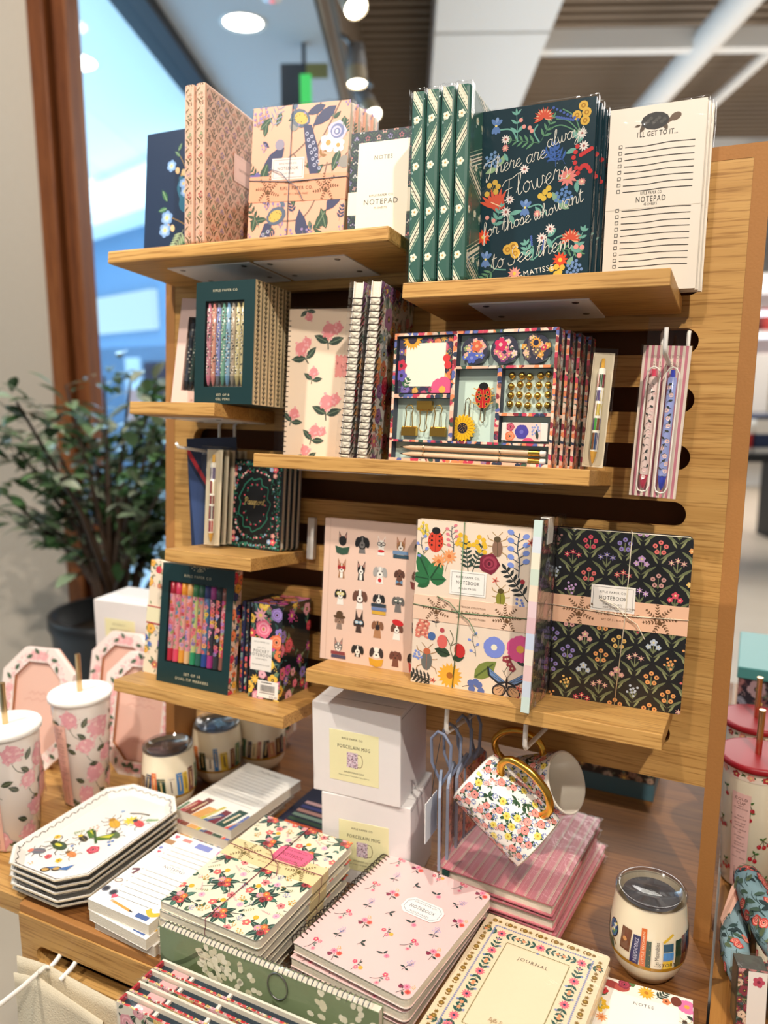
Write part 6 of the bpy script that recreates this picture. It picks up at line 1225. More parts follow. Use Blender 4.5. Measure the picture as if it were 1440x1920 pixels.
# pink spiral notebooks
def posy(A, x, z, s, an, k):
    A.at(x, z, s, an); g = '#33433f'
    if k == 0: A.curve([(-.6, -.8), (-.1, -.4), (.3, .4)], .07, '#5a4a4a', 1); A.flower(.2, .55, .3, 5, '#e0506f', '#f2d0a0', 0, 3); A.flower(.7, .35, .24, 5, '#ea7a92', '#f2d0a0', 20, 3); A.leaf(.1, -.1, .45, .18, 20, '#6a7a70', 2); A.leaf(.2, -.2, .4, .18, 320, '#6a7a70', 2); A.daisy(.35, -.75, .28, 9, '#f08f9f', '#e0506f', 0, 3)
    elif k == 1: A.leaf(0, 0, .8, .3, 170, g, 2); A.leaf(0, 0, .6, .28, 60, g, 2); A.daisy(.4, -.2, .34, 10, '#ef8aa4', '#e0607f', 0, 3)
    elif k == 2: A.curve([(0, -.9), (.05, -.2), (0, .3)], .07, '#4a4a48', 1); A.daisy(-.1, .35, .42, 11, '#ef8aa4', '#c94a6a', 0, 3); A.daisy(.5, .1, .36, 11, '#e8584a', '#b8383a', 0, 4); A.leaf(-.1, -.1, .7, .34, 170, g, 2); A.leaf(.1, -.3, .6, .26, 340, g, 2); A.berries(.3, .85, .25, 7, .06, '#efb76a', 3); A.disc(-.45, -.15, .22, '#8a2f4a', 3)
    elif k == 3: A.curve([(0, -.8), (.1, 0), (.3, .5)], .06, '#4a5560', 1); A.leaf(.05, -.3, .6, .26, 190, g, 2); A.leaf(.1, -.4, .5, .24, 350, g, 2); A.berries(.2, .5, .45, 14, .05, '#9a9ad8', 3, '#8a8ab0')
    elif k == 4: A.flower(-.4, .3, .26, 5, '#e0506f', '#f2d0a0', 0, 3); A.flower(.1, -.3, .26, 5, '#ea7a92', '#f2d0a0', 0, 3); A.disc(.55, -.1, .24, '#efb23f', 3); A.curve([(0, .8), (.1, .2), (-.1, -.8)], .06, g, 1); A.leaf(.1, .4, .35, .16, 60, g, 2); A.leaf(.1, .1, .35, .16, 10, g, 2)
    else: A.leaf(0, 0, .7, .32, 70, g, 2); A.leaf(0, 0, .7, .3, 350, g, 2); A.curve([(-.2, -.4), (0, 0)], .06, g, 1)
    A.at(0, 0)
def art_pinksp(A, w, h):
    rnd = random.Random(6); n = 0
    for j in range(7):
        for i in range(5): posy(A, w * (.12 + .2 * i + (.1 if j % 2 else 0)), h * (.06 + .15 * j), .0115, rnd.uniform(-30, 30), (i * 2 + j * 3) % 6)
    x, z = w * .62, h * .64; bw, bh = w * .34, h * .15; c = .008; P = [(x - bw / 2 + c, z - bh / 2), (x + bw / 2 - c, z - bh / 2), (x + bw / 2, z - bh / 2 + c), (x + bw / 2, z + bh / 2 - c), (x + bw / 2 - c, z + bh / 2), (x - bw / 2 + c, z + bh / 2), (x - bw / 2, z + bh / 2 - c), (x - bw / 2, z - bh / 2 + c)]
    A.poly(P, '#f7f1ec', 12); A.line([(x + (p[0] - x) * .88, z + (p[1] - z) * .8) for p in P + P[:1]], .0005, '#4a5560', 13); A.text('NOTEBOOK', x, z, .0058, '#3a4048', 13, w=bw * .66); A.text('RIFLE PAPER CO.', x, z + .009, .0028, '#3a4048', 13); A.text('RULED PAGES', x, z - .009, .0028, '#3a4048', 13)
sw, sh = .160, .207
M = lying(-.424, -.288, TZ + .0565, -8); t = thing('spiral_notebook', 'pink posy print spiral notebook with white label, topmost of its stack on the table', 'notebook', M, 'pink posy spiral notebooks')
book(t, sw, sh, .0125, '#f2c9c4', art_pinksp, .009, .0008, .001, spine=False, edge='#e9e2dc', pagecol='#e3ddd0'); coil(t, sh - .012, .0088, .0074, .0008, x=-.001, y=.006, z0=.006, col='#5c5148'); sleeve(t, -.012, sw, 0, .0125, 0, sh, pucker=.004)
for k in range(1, 3): dup(t, lying(-.424 - .003 * k, -.288 - .002 * k, TZ + .0565 - .0188 * k, -8 + 1.5 * k), 'pink posy print spiral notebook, %s down under the white labelled one' % ORD[k])
# pink striped hardback notebooks
def art_pstripe(A, w, h):
    for i in range(11):
        x = w * (i + .5) / 11; A.rect(x - .0012, 0, x + .0012, h, '#d9b5a4', 1); A.line([(x - .0022, 0), (x - .0022, h)], .0003, '#e6cfc0', 2); A.line([(x + .0022, 0), (x + .0022, h)], .0003, '#8f5a55', 2); A.line([(x + .0055, 0), (x + .0055, h)], .0003, '#dba9a6', 1); A.line([(x, 0), (x, h)], .0004, '#8f6f5c', 3)
M = lying(-.323, -.083, TZ + .0600, -5); t = thing('hardback_notebook', 'pink striped hardback notebook, topmost of its stack under the hanging mugs', 'notebook', M, 'pink striped hardback notebooks')
hw, hh = .1625, .225; book(t, hw, hh, .0165, '#c9737c', art_pstripe, .003, .0018, .003, pagecol='#e8decb', spine=False); m = MB(); m.box(.008, .018, .004, .011, -.0006, .0035, '#24463f'); m.build('ribbon', PRINT, t); sleeve(t, -.003, hw + .002, 0, .0165, -.004, hh, pucker=.002)
for k in range(1, 3): dup(t, lying(-.323 + (.002, .006)[k - 1], -.083 + (-.003, .002)[k - 1], TZ + .06 - .02 * k, -5 + (1.5, -1)[k - 1]), 'pink striped hardback notebook, %s down in the stack under the hanging mugs' % ORD[k])
# cream journal
def art_journal(A, w, h):
    def frame(i, fn, n): 
        x0, z0, x1, z1 = i, i, w - i, h - i
        for k in range(int((x1 - x0) / n)): fn(x0 + n * (k + .5), z1, 0, k); fn(x0 + n * (k + .5), z0, 0, k)
        for k in range(int((z1 - z0) / n)): fn(x0, z0 + n * (k + .5), 90, k); fn(x1, z0 + n * (k + .5), 90, k)
    def gold(x, z, a, k):
        if k % 3 == 0: A.flower(x, z, .0035, 7, '#8a6a2c', '#c9a04a', a, 2)
        elif k % 3 == 1: A.daisy(x, z, .0032, 8, '#8a6a2c', '#8a6a2c', a, 2)
        else: A.leaf(x, z, .0045, .002, a + 50, '#8a6a2c', 2); A.leaf(x, z, .0045, .002, a - 50, '#8a6a2c', 2)
    frame(.0085, gold, .0066); frame(.0165, lambda x, z, a, k: A.poly([(x - .0016, z), (x, z - .0016), (x + .0016, z), (x, z + .0016)], '#8d93b8', 2), .0030)
    frame(.0385, lambda x, z, a, k: A.disc(x, z, .0008, '#7d7536', 2, 6), .0019)
    m_ = .0275; pts = [(m_, h - m_, 0), (w / 2, h - m_, 0), (w - m_, h - m_, 0)] + [(m_, h * f, 90) for f in (.72, .54, .36, .2)] + [(w - m_, h * f, 90) for f in (.72, .54, .36, .2)] + [(m_, m_, 0), (w / 2, m_, 0), (w - m_, m_, 0)]
    for x, z, a in pts:
        for q in (-1, 1):
            A.sprig(x, z, .020, a + (0 if q > 0 else 180), 3, .0085, .0036, '#2f5a50', '#2f5a50', 1); A.disc(x + q * .021 * math.cos(D2R(a)), z + q * .021 * math.sin(D2R(a)), .0022, '#ee9a6a', 3); A.daisy(x + q * .010 * math.sin(D2R(a)) * .6, z + q * .011, .0022, 7, '#7f8fbe', '#7f8fbe', 0, 3)
        A.daisy(x, z, .0066, 11, '#ee6f80', '#3a3a5a', 0, 4)
    A.text('JOURNAL', w * .5, h * .735, .0050, '#5a5038', 3, 0, 1.3); write(A, 'Rifle Paper Co.', w * .5, h * .255, .0026, .00035, '#8a6a2c', 0)
M = lying(-.254, -.323, TZ + .0335, -4); t = thing('journal', 'cream journal with flower garland border, topmost of its stack on the table', 'notebook', M, 'cream garland journals')
book(t, .155, .213, .0155, '#efd9b6', art_journal, .005, .002, .003, pagecol='#eadfc9'); sleeve(t, 0, .155, 0, .0155, 0, .213, pucker=.004)
dup(t, lying(-.251, -.320, TZ + .0165, -3.2), 'cream journal with flower garland border underneath the topmost one')
def art_notesbug(A, w, h):
    A.rect(w * .16, 0, w * .86, h * .86, '#fdf6ec', 3); A.text('NOTES', w * .5, h * .79, .0045, '#5a564e', 6, 0, 1.2); P = lambda a, b: (a * w, b * h)
    A.ell(*P(.15, .93), .011, .006, '#a8443f', 2, -10); A.ell(*P(.26, .92), .009, .006, '#b3524a', 2, 15); A.rose(*P(.28, .965), .007, ('#8f2f44', '#b0485c')); A.leaf(*P(.38, .96), .012, .010, 120, '#5a7a4a', 2); A.daisy(*P(.52, .935), .010, 13, '#efb13a', '#c9822a', 0, 3); A.sprig(*P(.62, .90), .016, 50, 4, .009, .003, '#33453a', None, 2); A.flower(*P(.73, .90), .005, 5, '#e88a5a', '#7a3a2a', 0, 3); A.ell(*P(.83, .93), .006, .0075, '#7a3f33', 3); A.flower(*P(.94, .90), .010, 5, '#e078a8', '#e3a548', 0, 3, .8); A.leaf(*P(.94, .81), .01, .005, 330, '#2f3a33', 3)
    A.flower(*P(.07, .84), .006, 5, '#c9303a', '#7a2020', 0, 3); A.leaf(*P(.06, .78), .012, .006, 60, '#3f6a42', 2); A.berries(*P(.06, .68), .009, 10, .0028, '#e8b92f', 3, '#6a7a3a'); A.daisy(*P(.09, .55), .007, 9, '#eda26a', '#d9763a', 0, 3); beetle(A, *P(.93, .70), .009, '#6f6f6a', '#4a3a2a', 10); A.flower(*P(.93, .56), .008, 5, '#7f8fdc', '#f2ecd0', 20, 3)
M = lying(-.086, -.270, TZ + .0125, 4); t = thing('notepad', 'white notes pad with insect border beside the cream journal, topmost of two', 'notepad', M, 'insect border notes pads')
book(t, .104, .140, .0055, '#f8efe2', art_notesbug, 0, .0004, .0005, spine=False, pagecol='#efe8dc'); dup(t, lying(-.087, -.272, TZ + .0062, 3), 'white notes pad with insect border underneath the topmost one')
def art_icons(A, w, h):
    P = lambda a, b: (a * w, b * h); ink = '#55504c'
    for k in range(4): A.line([P(.22, .83 - .055 * k), P(.95, .84 - .055 * k)], .0006, ink, 2); A.disc(*P(.17, .83 - .055 * k), .0012, ink, 2, 8); A.disc(*P(.17, .83 - .055 * k), .0008, '#fbf6ef', 3, 8)
    for k in range(7): A.line([P(.22, .48 - .058 * k), P(.95 - .1 * (k > 4), .49 - .058 * k)], .0006, ink, 2); A.disc(*P(.17, .48 - .058 * k), .0012, ink, 2, 8); A.disc(*P(.17, .48 - .058 * k), .0008, '#fbf6ef', 3, 8)
    A.rect(0, h * .52, w, h * .66, '#fffaf4', 4); A.text('RIFLE PAPER CO.', w * .55, h * .62, .0022, '#6a645c', 6); A.text('NOTEPAD', w * .55, h * .585, .0052, '#55504c', 6); A.text('75 SHEETS', w * .55, h * .55, .002, '#6a645c', 6)
    def heart(x, z, s): A.disc(x - s * .45, z + s * .3, s * .55, '#e25a72', 3, 8); A.disc(x + s * .45, z + s * .3, s * .55, '#e25a72', 3, 8); A.poly([(x - s * .95, z + s * .1), (x, z - s), (x + s * .95, z + s * .1)], '#e25a72', 3)
    heart(*P(.08, .955), .0042); A.rect(w * .20, h * .93, w * .34, h * .97, '#d9918a', 2); A.rect(w * .45, h * .90, w * .70, h * .97, '#8a93d0', 2); A.ell(*P(.86, .93), .005, .009, '#d98ac0', 2, 20); A.rect(w * .0, h * .84, w * .14, h * .90, '#b58a63', 2); heart(*P(.09, .72), .003); A.disc(*P(.05, .77), .003, '#8a93d0', 2)
    A.curve([P(.06, .44), P(.13, .46), P(.12, .40)], .004, '#7a4f5a', 3); A.ell(*P(.07, .28), .0062, .004, '#8a6a5a', 3, 20); A.ell(*P(.07, .28), .005, .003, '#f0e2d8', 4, 20); A.disc(*P(.05, .16), .0062, '#8a8a92', 3); A.disc(*P(.05, .16), .0044, '#3a3a42', 4); A.disc(*P(.19, .15), .0062, '#8a8a92', 3); A.disc(*P(.19, .15), .0044, '#3a3a42', 4); heart(*P(.25, .12), .005)
    A.line([P(.30, .075), P(.62, .05)], .0036, '#eca04a', 3); A.line([P(.62, .05), P(.66, .047)], .002, '#3a3430', 4); A.line([P(.28, .077), P(.31, .075)], .0036, '#d9b59a', 4); A.curve([P(.82, .12), P(.90, .09), P(.99, .12)], .007, '#f2bd3f', 3); A.rect(w * .74, h * .02, w * .93, h * .065, '#4f68a0', 3)
M = lying(-.713, -.327, TZ + .0475, -2); t = thing('notepad', 'white icon checklist notepad, topmost of its stack at the table edge', 'notepad', M, 'icon checklist notepads')
book(t, .106, .166, .0148, '#fbf6ef', art_icons, 0, .0004, .0003, spine=False, pagecol='#ded3cd')
for k in range(1, 3): dup(t, lying(-.713 + (.001, .004)[k - 1], -.327 + (.0, .005)[k - 1], TZ + .0475 - .0155 * k, (-5.5, -3)[k - 1]), 'white icon checklist notepad, %s down in its stack at the table edge' % ORD[k])
# insect trays
def tray(M, lab, first=None):
    if first: return dup(first, M, lab)
    t = thing('serving_tray', lab, 'tray', M, 'white insect print trays'); w, l, c = .150, .236, .030
    def ring(x0, x1, y0, y1, c, z): return [(x0 + c, y0, z), (x1 - c, y0, z), (x1, y0 + c, z), (x1, y1 - c, z), (x1 - c, y1, z), (x0 + c, y1, z), (x0, y1 - c, z), (x0, y0 + c, z)]
    R = [ring(.014, w - .014, .014, l - .014, c * .8, 0), ring(.002, w - .002, .002, l - .002, c, .0115), ring(0, w, 0, l, c, .0125), ring(.001, w - .001, .001, l - .001, c, .0138), ring(.004, w - .004, .004, l - .004, c * .97, .0130), ring(.016, w - .016, .016, l - .016, c * .8, .0028)]
    m = MB(); vs = [p for r in R for p in r]; fs = [list(range(7, -1, -1))] + [(8 * i + j, 8 * i + (j + 1) % 8, 8 * i + 8 + (j + 1) % 8, 8 * i + 8 + j) for i in range(5) for j in range(8)] + [list(range(40, 48))]
    m.add(vs, fs, '#f7f3ec'); m.c[9 + 0:] = m.c[9:]
    for i in range(16, 24): m.c[1 + i] = L('#b9a98f')
    A = Art(m, lambda a, b, z: (a, b, .0032 + z), 0, (.016, .016, w - .016, l - .016)); P = lambda a, b: (a * w, b * l)
    def border(r0, r1, zf):
        for j in range(8):
            a, b = R[4][j], R[4][(j + 1) % 8]; a2, b2 = R[5][j], R[5][(j + 1) % 8]; n = max(3, int(math.hypot(b[0] - a[0], b[1] - a[1]) / .007))
            for k in range(n):
                t0, t1 = k / n, (k + .8) / n; f = .22 + .2 * (k % 2); f1 = .42 - .2 * (k % 2)
                p = [a[q] + (b[q] - a[q]) * t0 + (a2[q] - a[q]) * f for q in range(3)]; q_ = [a[q] + (b[q] - a[q]) * t1 + (a2[q] - a[q]) * f1 for q in range(3)]
                m.tube([(p[0], p[1], p[2] + .0004), (q_[0], q_[1], q_[2] + .0004)], .0006, '#5f564a', n=4, caps=False)
        for j in range(8):
            a, b = R[1][j], R[1][(j + 1) % 8]; a2, b2 = R[0][j], R[0][(j + 1) % 8]; n = max(3, int(math.hypot(b[0] - a[0], b[1] - a[1]) / .006))
            for k in range(n):
                f = .15 + .3 * (k % 2); f1 = .45 - .3 * (k % 2); p = [a[q] + (b[q] - a[q]) * k / n + (a2[q] - a[q]) * f for q in range(3)]; q_ = [a[q] + (b[q] - a[q]) * (k + 1) / n + (a2[q] - a[q]) * f1 for q in range(3)]
                m.tube([p, q_], .0009, '#5a4a38', n=4, caps=False)
    border(0, 0, 0)
    for x, z, s, c_, h_, an in ((.30, .30, .0185, '#2f4a20', '#1f2a1a', 80), (.19, .20, .0150, '#6a707c', '#e0806a', 110), (.42, .42, .0125, '#2a2a22', '#d8b93a', 70), (.66, .54, .0130, '#5a6a3a', '#3a3a2a', 60), (.50, .63, .0175, '#e0ac2c', '#b8862a', 60), (.52, .27, .0120, '#e08a4a', '#7a5a2a', 80)): beetle(A, *P(x, z), s, c_, h_, an, '#3a352c')
    A.ell(*P(.30, .30), .007, .003, '#d8d23a', 7, 0); x, z = P(.72, .70); beetle(A, x, z, .0150, '#d43a2a', '#1f1a1a', 70, '#3a352c')
    A.daisy(*P(.62, .70), .0125, 9, '#ecd21f', '#e0b92a', 10, 3); A.curve([P(.52, .76), P(.62, .79), P(.72, .80)], .003, '#6a675c', 3); fernleaf(A, *P(.80, .76), .011, -60, '#5a9a4a'); A.daisy(*P(.42, .76), .005, 5, '#9ac0ea', '#9ac0ea', 0, 3)
    x, z = P(.52, .46)
    for q in (1, -1): A.poly([(x, z), (x + q * .020, z + .020 + q * .004), (x + q * .024, z + .006), (x + q * .006, z - .006)][::q], '#4f7a2a', 3); A.poly([(x + q * .004, z + .002), (x + q * .019, z + .015 + q * .004), (x + q * .020, z + .008)][::q], '#d3d23f', 4)
    A.line([(x - .014, z + .012), (x + .012, z - .010)], .0036, '#2f5a2a', 5); A.berries(*P(.40, .53), .008, 8, .0016, '#e8a98f', 3); A.rose(*P(.66, .36), .009, ('#c93a52', '#e0707f')); A.rose(*P(.36, .19), .005, ('#c93a3a', '#e0707f')); A.flower(*P(.18, .36), .005, 6, '#ecc42f', '#8a5a1f', 0, 3); A.flower(*P(.50, .19), .005, 6, '#ecc42f', '#8a5a1f', 0, 3); sp = P(.27, .42); A.sprig(*sp, .016, 60, 5, .005, .0015, '#7a9a5a', None, 2)
    for p in ((.70, .46), (.74, .44), (.72, .48), (.43, .33)): A.disc(*P(*p), .0026, '#6f8fc4', 3)
    x, z = P(.58, .12)
    for q in (-1, 1): A.poly([(x, z), (x + q * .010 + .006, z + .014 * (q > 0) + .006), (x + q * .016, z - .002 + .008 * (q > 0))][::q], '#3f72b4', 4); A.ell(x + q * .006 - .006, z + .004 * q - .002, .007, .005, '#3a332c', 3, 30); A.ell(x + q * .006 - .006, z + .004 * q - .002, .005, .003, '#c9a25a', 4, 30)
    A.berries(*P(.30, .10), .004, 4, .0010, '#e0a05a', 3); m.build('dish', PGLOSS, t); return t
t0 = tray(T(-.893, -.324, TZ + .040) @ RZ(-1), 'white insect print tray, topmost of its stack at the table corner')
for k in range(1, 5): tray(T(-.893 + (.001, -.002, .002, .0)[k - 1], -.324 + (.0, .001, -.002, .002)[k - 1], TZ + .040 - .01 * k) @ RZ((-.6, -1.4, -.4, -1)[k - 1]), 'white insect print tray, %s down in its stack at the table corner' % ORD[k], t0)
def art_bookpad(A, w, h):
    A.curve([(w * (.3 + .04 * i), h * .93 + .0018 * ((i * 5) % 3 - 1)) for i in range(11)], .0009, '#8a867e', 3)
    for k in range(11): A.line([(w * .12, h * (.85 - .05 * k)), (w * .9, h * (.855 - .05 * k))], .0006, '#6a665e', 2)
    x = w * .02; cl = ('#5f7f62', '#a33c44', '#7a3a2c', '#d9a05a', '#c9b92f', '#2f4a7a', '#7a2f33', '#2f4a3a', '#d9502f', '#5f6aa0', '#e8d8c8', '#2a3f5a', '#2f6a5a')
    for i, c in enumerate(cl):
        ww = w * (.05 + .035 * ((i * 5) % 4)); hh = h * (.15 + .035 * ((i * 7) % 5)); sk = (.0, .004, .004, .008, .010, .014, .002, .006, .012, .003, .004, .008, .006)[i]; A.poly([(x, 0), (x + ww, 0), (x + ww + sk, hh), (x + sk, hh)], c, 2); A.line([(x + ww * .5, hh * .2), (x + ww * .5 + sk, hh * .8)], ww * .22, '#e3cfa8', 3) if i % 3 else None; x += ww + .0006
M = lying(-.753, -.110, TZ + .0480, -6); t = thing('notepad', 'white ruled list notepad with book row print, topmost of its stack beside the book tumblers', 'notepad', M, 'book row notepads')
book(t, .116, .170, .0150, '#f3eee4', art_bookpad, 0, .0004, .0003, spine=False, pagecol='#e3dacb'); sleeve(t, 0, .116, 0, .015, 0, .17, pucker=.002)
for k in range(1, 3): dup(t, lying(-.753 - (.004, .020)[k - 1], -.110 - (.010, .018)[k - 1], TZ + .048 - .0158 * k, (-3, -5)[k - 1]), 'white ruled list notepad, %s down in its stack beside the book tumblers' % ORD[k])
t = thing('zip_pouch', 'navy zip pouch with striped book print lying beside the white mug boxes', 'pouch', lying(-.632, -.030, TZ + .0085, -2)); m = MB(); w, h = .128, .150; m.box(0, w, 0, .008, 0, h, '#1a1d38', b=.003); A = Art(m, face(0, 0, 0), 0, (.003, .003, w - .003, h - .003))
for i, c in enumerate(('#e0602f', '#2f4a35', '#7f9a8a', '#b98a80', '#3a3f7a', '#c9a0a0')): z = h * (.10 + .085 * i); A.rect(w * .12, z, w * .75, z + h * .055, c, 1); A.rect(w * .75, z, w * .86, z + h * .05, '#a9a4ae', 1)
A.disc(w * .75, h * .78, .014, '#8a6a4a', 1, 16); A.disc(w * .75, h * .78, .011, '#1a1d38', 2, 16); m.build('pouch_body', PCLOTH, t); m = MB(); m.tube([(.002, .002, h + .001), (w - .002, .002, h + .001)], .0016, '#b9a07a'); m.build('zip', GOLD, t)
# ------------------------------------------------------------------ tumblers and cups
def cyl(prof):          # mapping around a vessel: a = arc length at radius prof(b)
    return lambda r0: (lambda a, b, z: ((prof(b) + z) * math.sin(a / r0), -(prof(b) + z) * math.cos(a / r0), b))
def lid_smoke(t, r, z):
    m = MB(); m.lathe([(r * .98, z - .002), (r * 1.03, z), (r * 1.03, z + .004), (r * .97, z + .006), (r * .86, z + .0055), (r * .84, z + .001), (.001, z + .001)], 40, caps=(False, False)); o = m.build('clear_lid', LIDP, t)
    m = MB(); m.box(-r * .24, r * .24, -r * .72, r * .10, z + .0015, z + .0055, b=.001); m.box(-r * .2, r * .2, -r * .35, -r * .05, z + .0055, z + .009, b=.001); m.build('slider', CLEARP, o)
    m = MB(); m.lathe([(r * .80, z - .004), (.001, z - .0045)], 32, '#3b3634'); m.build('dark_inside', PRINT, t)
def book_art(A, r0, seed, first=0.0):
    rnd = random.Random(seed); z0 = .035
    for k in range(24):
        pass
    a = -PI * r0 * 1.02; cl = ['#5a2a1f', '#1f2a4a', '#d9692c', '#24402f', '#efe2cc', '#3a7ab8', '#e0b92f', '#7a3f33', '#3f7a5a', '#28304f', '#e6cf9a', '#a8554a', '#1f2226', '#c98a6a']
    i = int(first)
    while a < PI * r0 * .98:
        ww = rnd.uniform(.006, .014); hh = rnd.uniform(.026, .042); c = cl[i % 14]; sk = rnd.choice((0, 0, .003, -.002)); A.poly([(a, z0), (a + ww * .5, z0), (a + ww, z0), (a + ww + sk, z0 + hh), (a + ww * .5 + sk, z0 + hh), (a + sk, z0 + hh)], c, 2)
        ink = '#e6c98a' if c not in ('#efe2cc', '#e6cf9a', '#e0b92f') else '#5a4a3a'; A.line([(a + ww * .5, z0 + hh * .2), (a + ww * .5 + sk * .8, z0 + hh * .8)], ww * .18, ink, 3); A.line([(a + .0008, z0 + hh * .9), (a + ww - .0008, z0 + hh * .9)], .0008, ink, 3); a += ww + rnd.choice((.0006, .0006, .004)); i += 1
def tumbler(M, lab, rot=0, seed=1, special=False):
    t = thing('wine_tumbler', lab, 'tumbler', M @ RZ(rot), 'cream book print tumblers'); H = .104; pr = [(.022, 0), (.031, .004), (.040, .018), (.0445, .034), (.0455, .050), (.0445, .070), (.0415, .095), (.0405, H)]
    def prof(b):
        for (r1, z1), (r2, z2) in zip(pr, pr[1:]):
            if z1 <= b <= z2: return r1 + (r2 - r1) * (b - z1) / (z2 - z1)
        return pr[-1][0]
    m = MB(); q = [(.001, .002)] + pr; m.lathe(q, 48, '#f3e6c9', cols=['#f3e6c9'] * len(q)); r0 = .045
    A = Art(m, cyl(prof)(r0), 0, None, .0003, .0001, .0045)
    for k in range(48): a0, a1 = 2 * PI * r0 * k / 48 - PI * r0, 2 * PI * r0 * (k + 1) / 48 - PI * r0; A.poly([(a0, .0305), (a1, .0305), (a1, .0355), (a0, .0355)], '#b5831f', 1)
    if special:
        for a, ww, hh, sk, c, ink, tx in ((-.033, .013, .029, .002, '#6a3a22', '#c98a4a', ''), (-.0195, .0105, .037, .0035, '#27305f', '#cfcfe6', 'INDEPENDENCE'), (-.0075, .0062, .048, .0005, '#d9692c', '#f6dcb8', 'LITTLE WOMEN'), (-.0008, .0055, .034, .0, '#24402f', '#d9b96a', '. . . . .'), (.0055, .0115, .037, .0, '#f1e6cf', '#4a4034', 'Les Miserables'), (.0185, .012, .010, .0, '#e8c22f', '#3a3420', 'STORY'), (.0185, .013, .010, .0, '#4a8fd0', '#f0f0f0', ''), (.0185, .0125, .010, .0, '#2f5f7a', '#f0f0f0', '')):
            zz = .0355 + (.0 if tx or ww != .013 else .011) + (.022 if ww == .0125 else 0); A.poly([(a, zz), (a + ww * .5, zz), (a + ww, zz), (a + ww + sk, zz + hh), (a + ww * .5 + sk, zz + hh), (a + sk, zz + hh)], c, 2)
            if tx and hh > .02: A.text(tx, a + ww * .5 + sk * .5, zz + hh * .5, ww * .42, ink, 4, 90 - sk * 900, 1.0, w=hh * .84)
            elif tx: A.text(tx, a + ww * .5, zz + hh * .5, .0045, ink, 4)
            else: A.disc(a + ww * .5, zz + hh * .5, ww * .22, ink, 4) if hh > .02 else None
        A.ell(-.046, .062, .0085, .012, '#2a2f40', 2); A.ell(-.046, .062, .0072, .0105, '#3f6f9a', 3); rnd = random.Random(2)
        for k in range(14): A.ell(-.046 + rnd.uniform(-.005, .005), .062 + rnd.uniform(-.008, .008), .002, .0018, rnd.choice(('#e6d23a', '#1f3a7a', '#e9efe6', '#3a8a5a')), 4, k * 30, 6)
        A.line([(-.046, .050), (-.040, .043)], .002, '#8a6a3a', 3); A.poly([(-.058, .0355), (-.044, .0355), (-.046, .047), (-.06, .047)], '#2f5a4a', 2); A.line([(.019, .070), (.030, .078)], .003, '#e0b93a', 3)
        book_art_back(A, r0)
    else: book_art(A, r0, seed, seed * 3)
    m.build('body', PGLOSS, t); lid_smoke(t, .0405, H); return t
def book_art_back(A, r0):
    rnd = random.Random(5); a = .034
    while a < PI * r0 * .98:
        for s in (1, -1):
            if s < 0 and a < .062: continue
            A.rect(s * a if s > 0 else -a - .009, .0355, s * a + (.009 if s > 0 else 0), .0355 + rnd.uniform(.026, .040), rnd.choice(('#5a2a1f', '#1f2a4a', '#24402f', '#7a3f33')), 2)
        a += .0098
tumbler(T(-.048, -.078, TZ), 'cream book print tumbler with smoky lid standing alone beside the journal and notes pad', 4, 1, True)
tumbler(T(-.828, -.037, TZ), 'cream book print tumbler, foremost of three behind the insect trays', 35, 2); tumbler(T(-.808, .068, TZ), 'cream book print tumbler, middle of three, its orange book facing out', 60, 3); tumbler(T(-.762, .140, TZ), 'cream book print tumbler, rearmost of three in shadow below the shelf', 10, 4)
def cold_cup(M, lab, cat_art, body, lidc, strawm, group, lid_tex=None, r1=.0475, r0b=.036, H=.185, sx=0, sy=0):
    t = thing('cold_cup', lab, 'cup', M, group); R = r1; prof = lambda b: r0b + (r1 - r0b) * b / H
    m = MB(); m.lathe([(.001, .0005), (r0b - .003, .0005), (r0b, .004), (r1, H)], 56, body); A = Art(m, cyl(prof)(R), 0, (-PI * R, .004, PI * R, H - .001), .0003, .0001, .005); cat_art(A, R, H); m.build('body', PGLOSS, t)
    m = MB(); m.lathe([(r1 * 1.0, H - .001), (r1 * 1.08, H + .001), (r1 * 1.09, H + .006), (r1 * 1.06, H + .009), (r1 * .98, H + .0095), (.001, H + .0095)], 48, lidc); lo = m.build('lid', PRINT, t)
    m = MB(); m.tube([(sx, sy, H + .006), (sx + .001, sy - .001, H + .075)], .0044, n=14); m.build('straw', strawm, t); return t
def cup_label(A, x, H, ink='#8a5a52', w=.028, bg='#efb9a8', low=None):
    A.rect(x - w / 2, .006, x + w / 2, H * .82, bg, 9); A.text('COLD', x, H * .775, .0042, ink, 11, 0, 1.2); A.text('CUP', x, H * .74, .0042, ink, 11, 0, 1.2)
    for z, s in ((.695, '17 HRS COLD'), (.63, 'TRIPLE'), (.608, 'INSULATED'), (.575, 'EASY-GRIP'), (.553, 'HANDLE'), (.52, 'SPILL PROOF'), (.498, 'LID'), (.465, 'STAINLESS'), (.443, 'STEEL'), (.41, 'NON-SLIP'), (.388, 'BOTTOM'), (.355, 'DISHWASHER'), (.333, 'SAFE'), (.285, '24OZ - 700ML')): A.text(s, x, H * z, .0021, ink, 11, 0, 1.2)
    A.line([(x - .004, H * .715), (x + .004, H * .715)], .0004, ink, 11)
    A.text('RIFLE PAPER CO.', x + .005, H * .135, .0028, ink, 11, -90, 1.2); A.text('CORKCICLE', x - .005, H * .135, .0028, ink, 11, -90, 1.2)
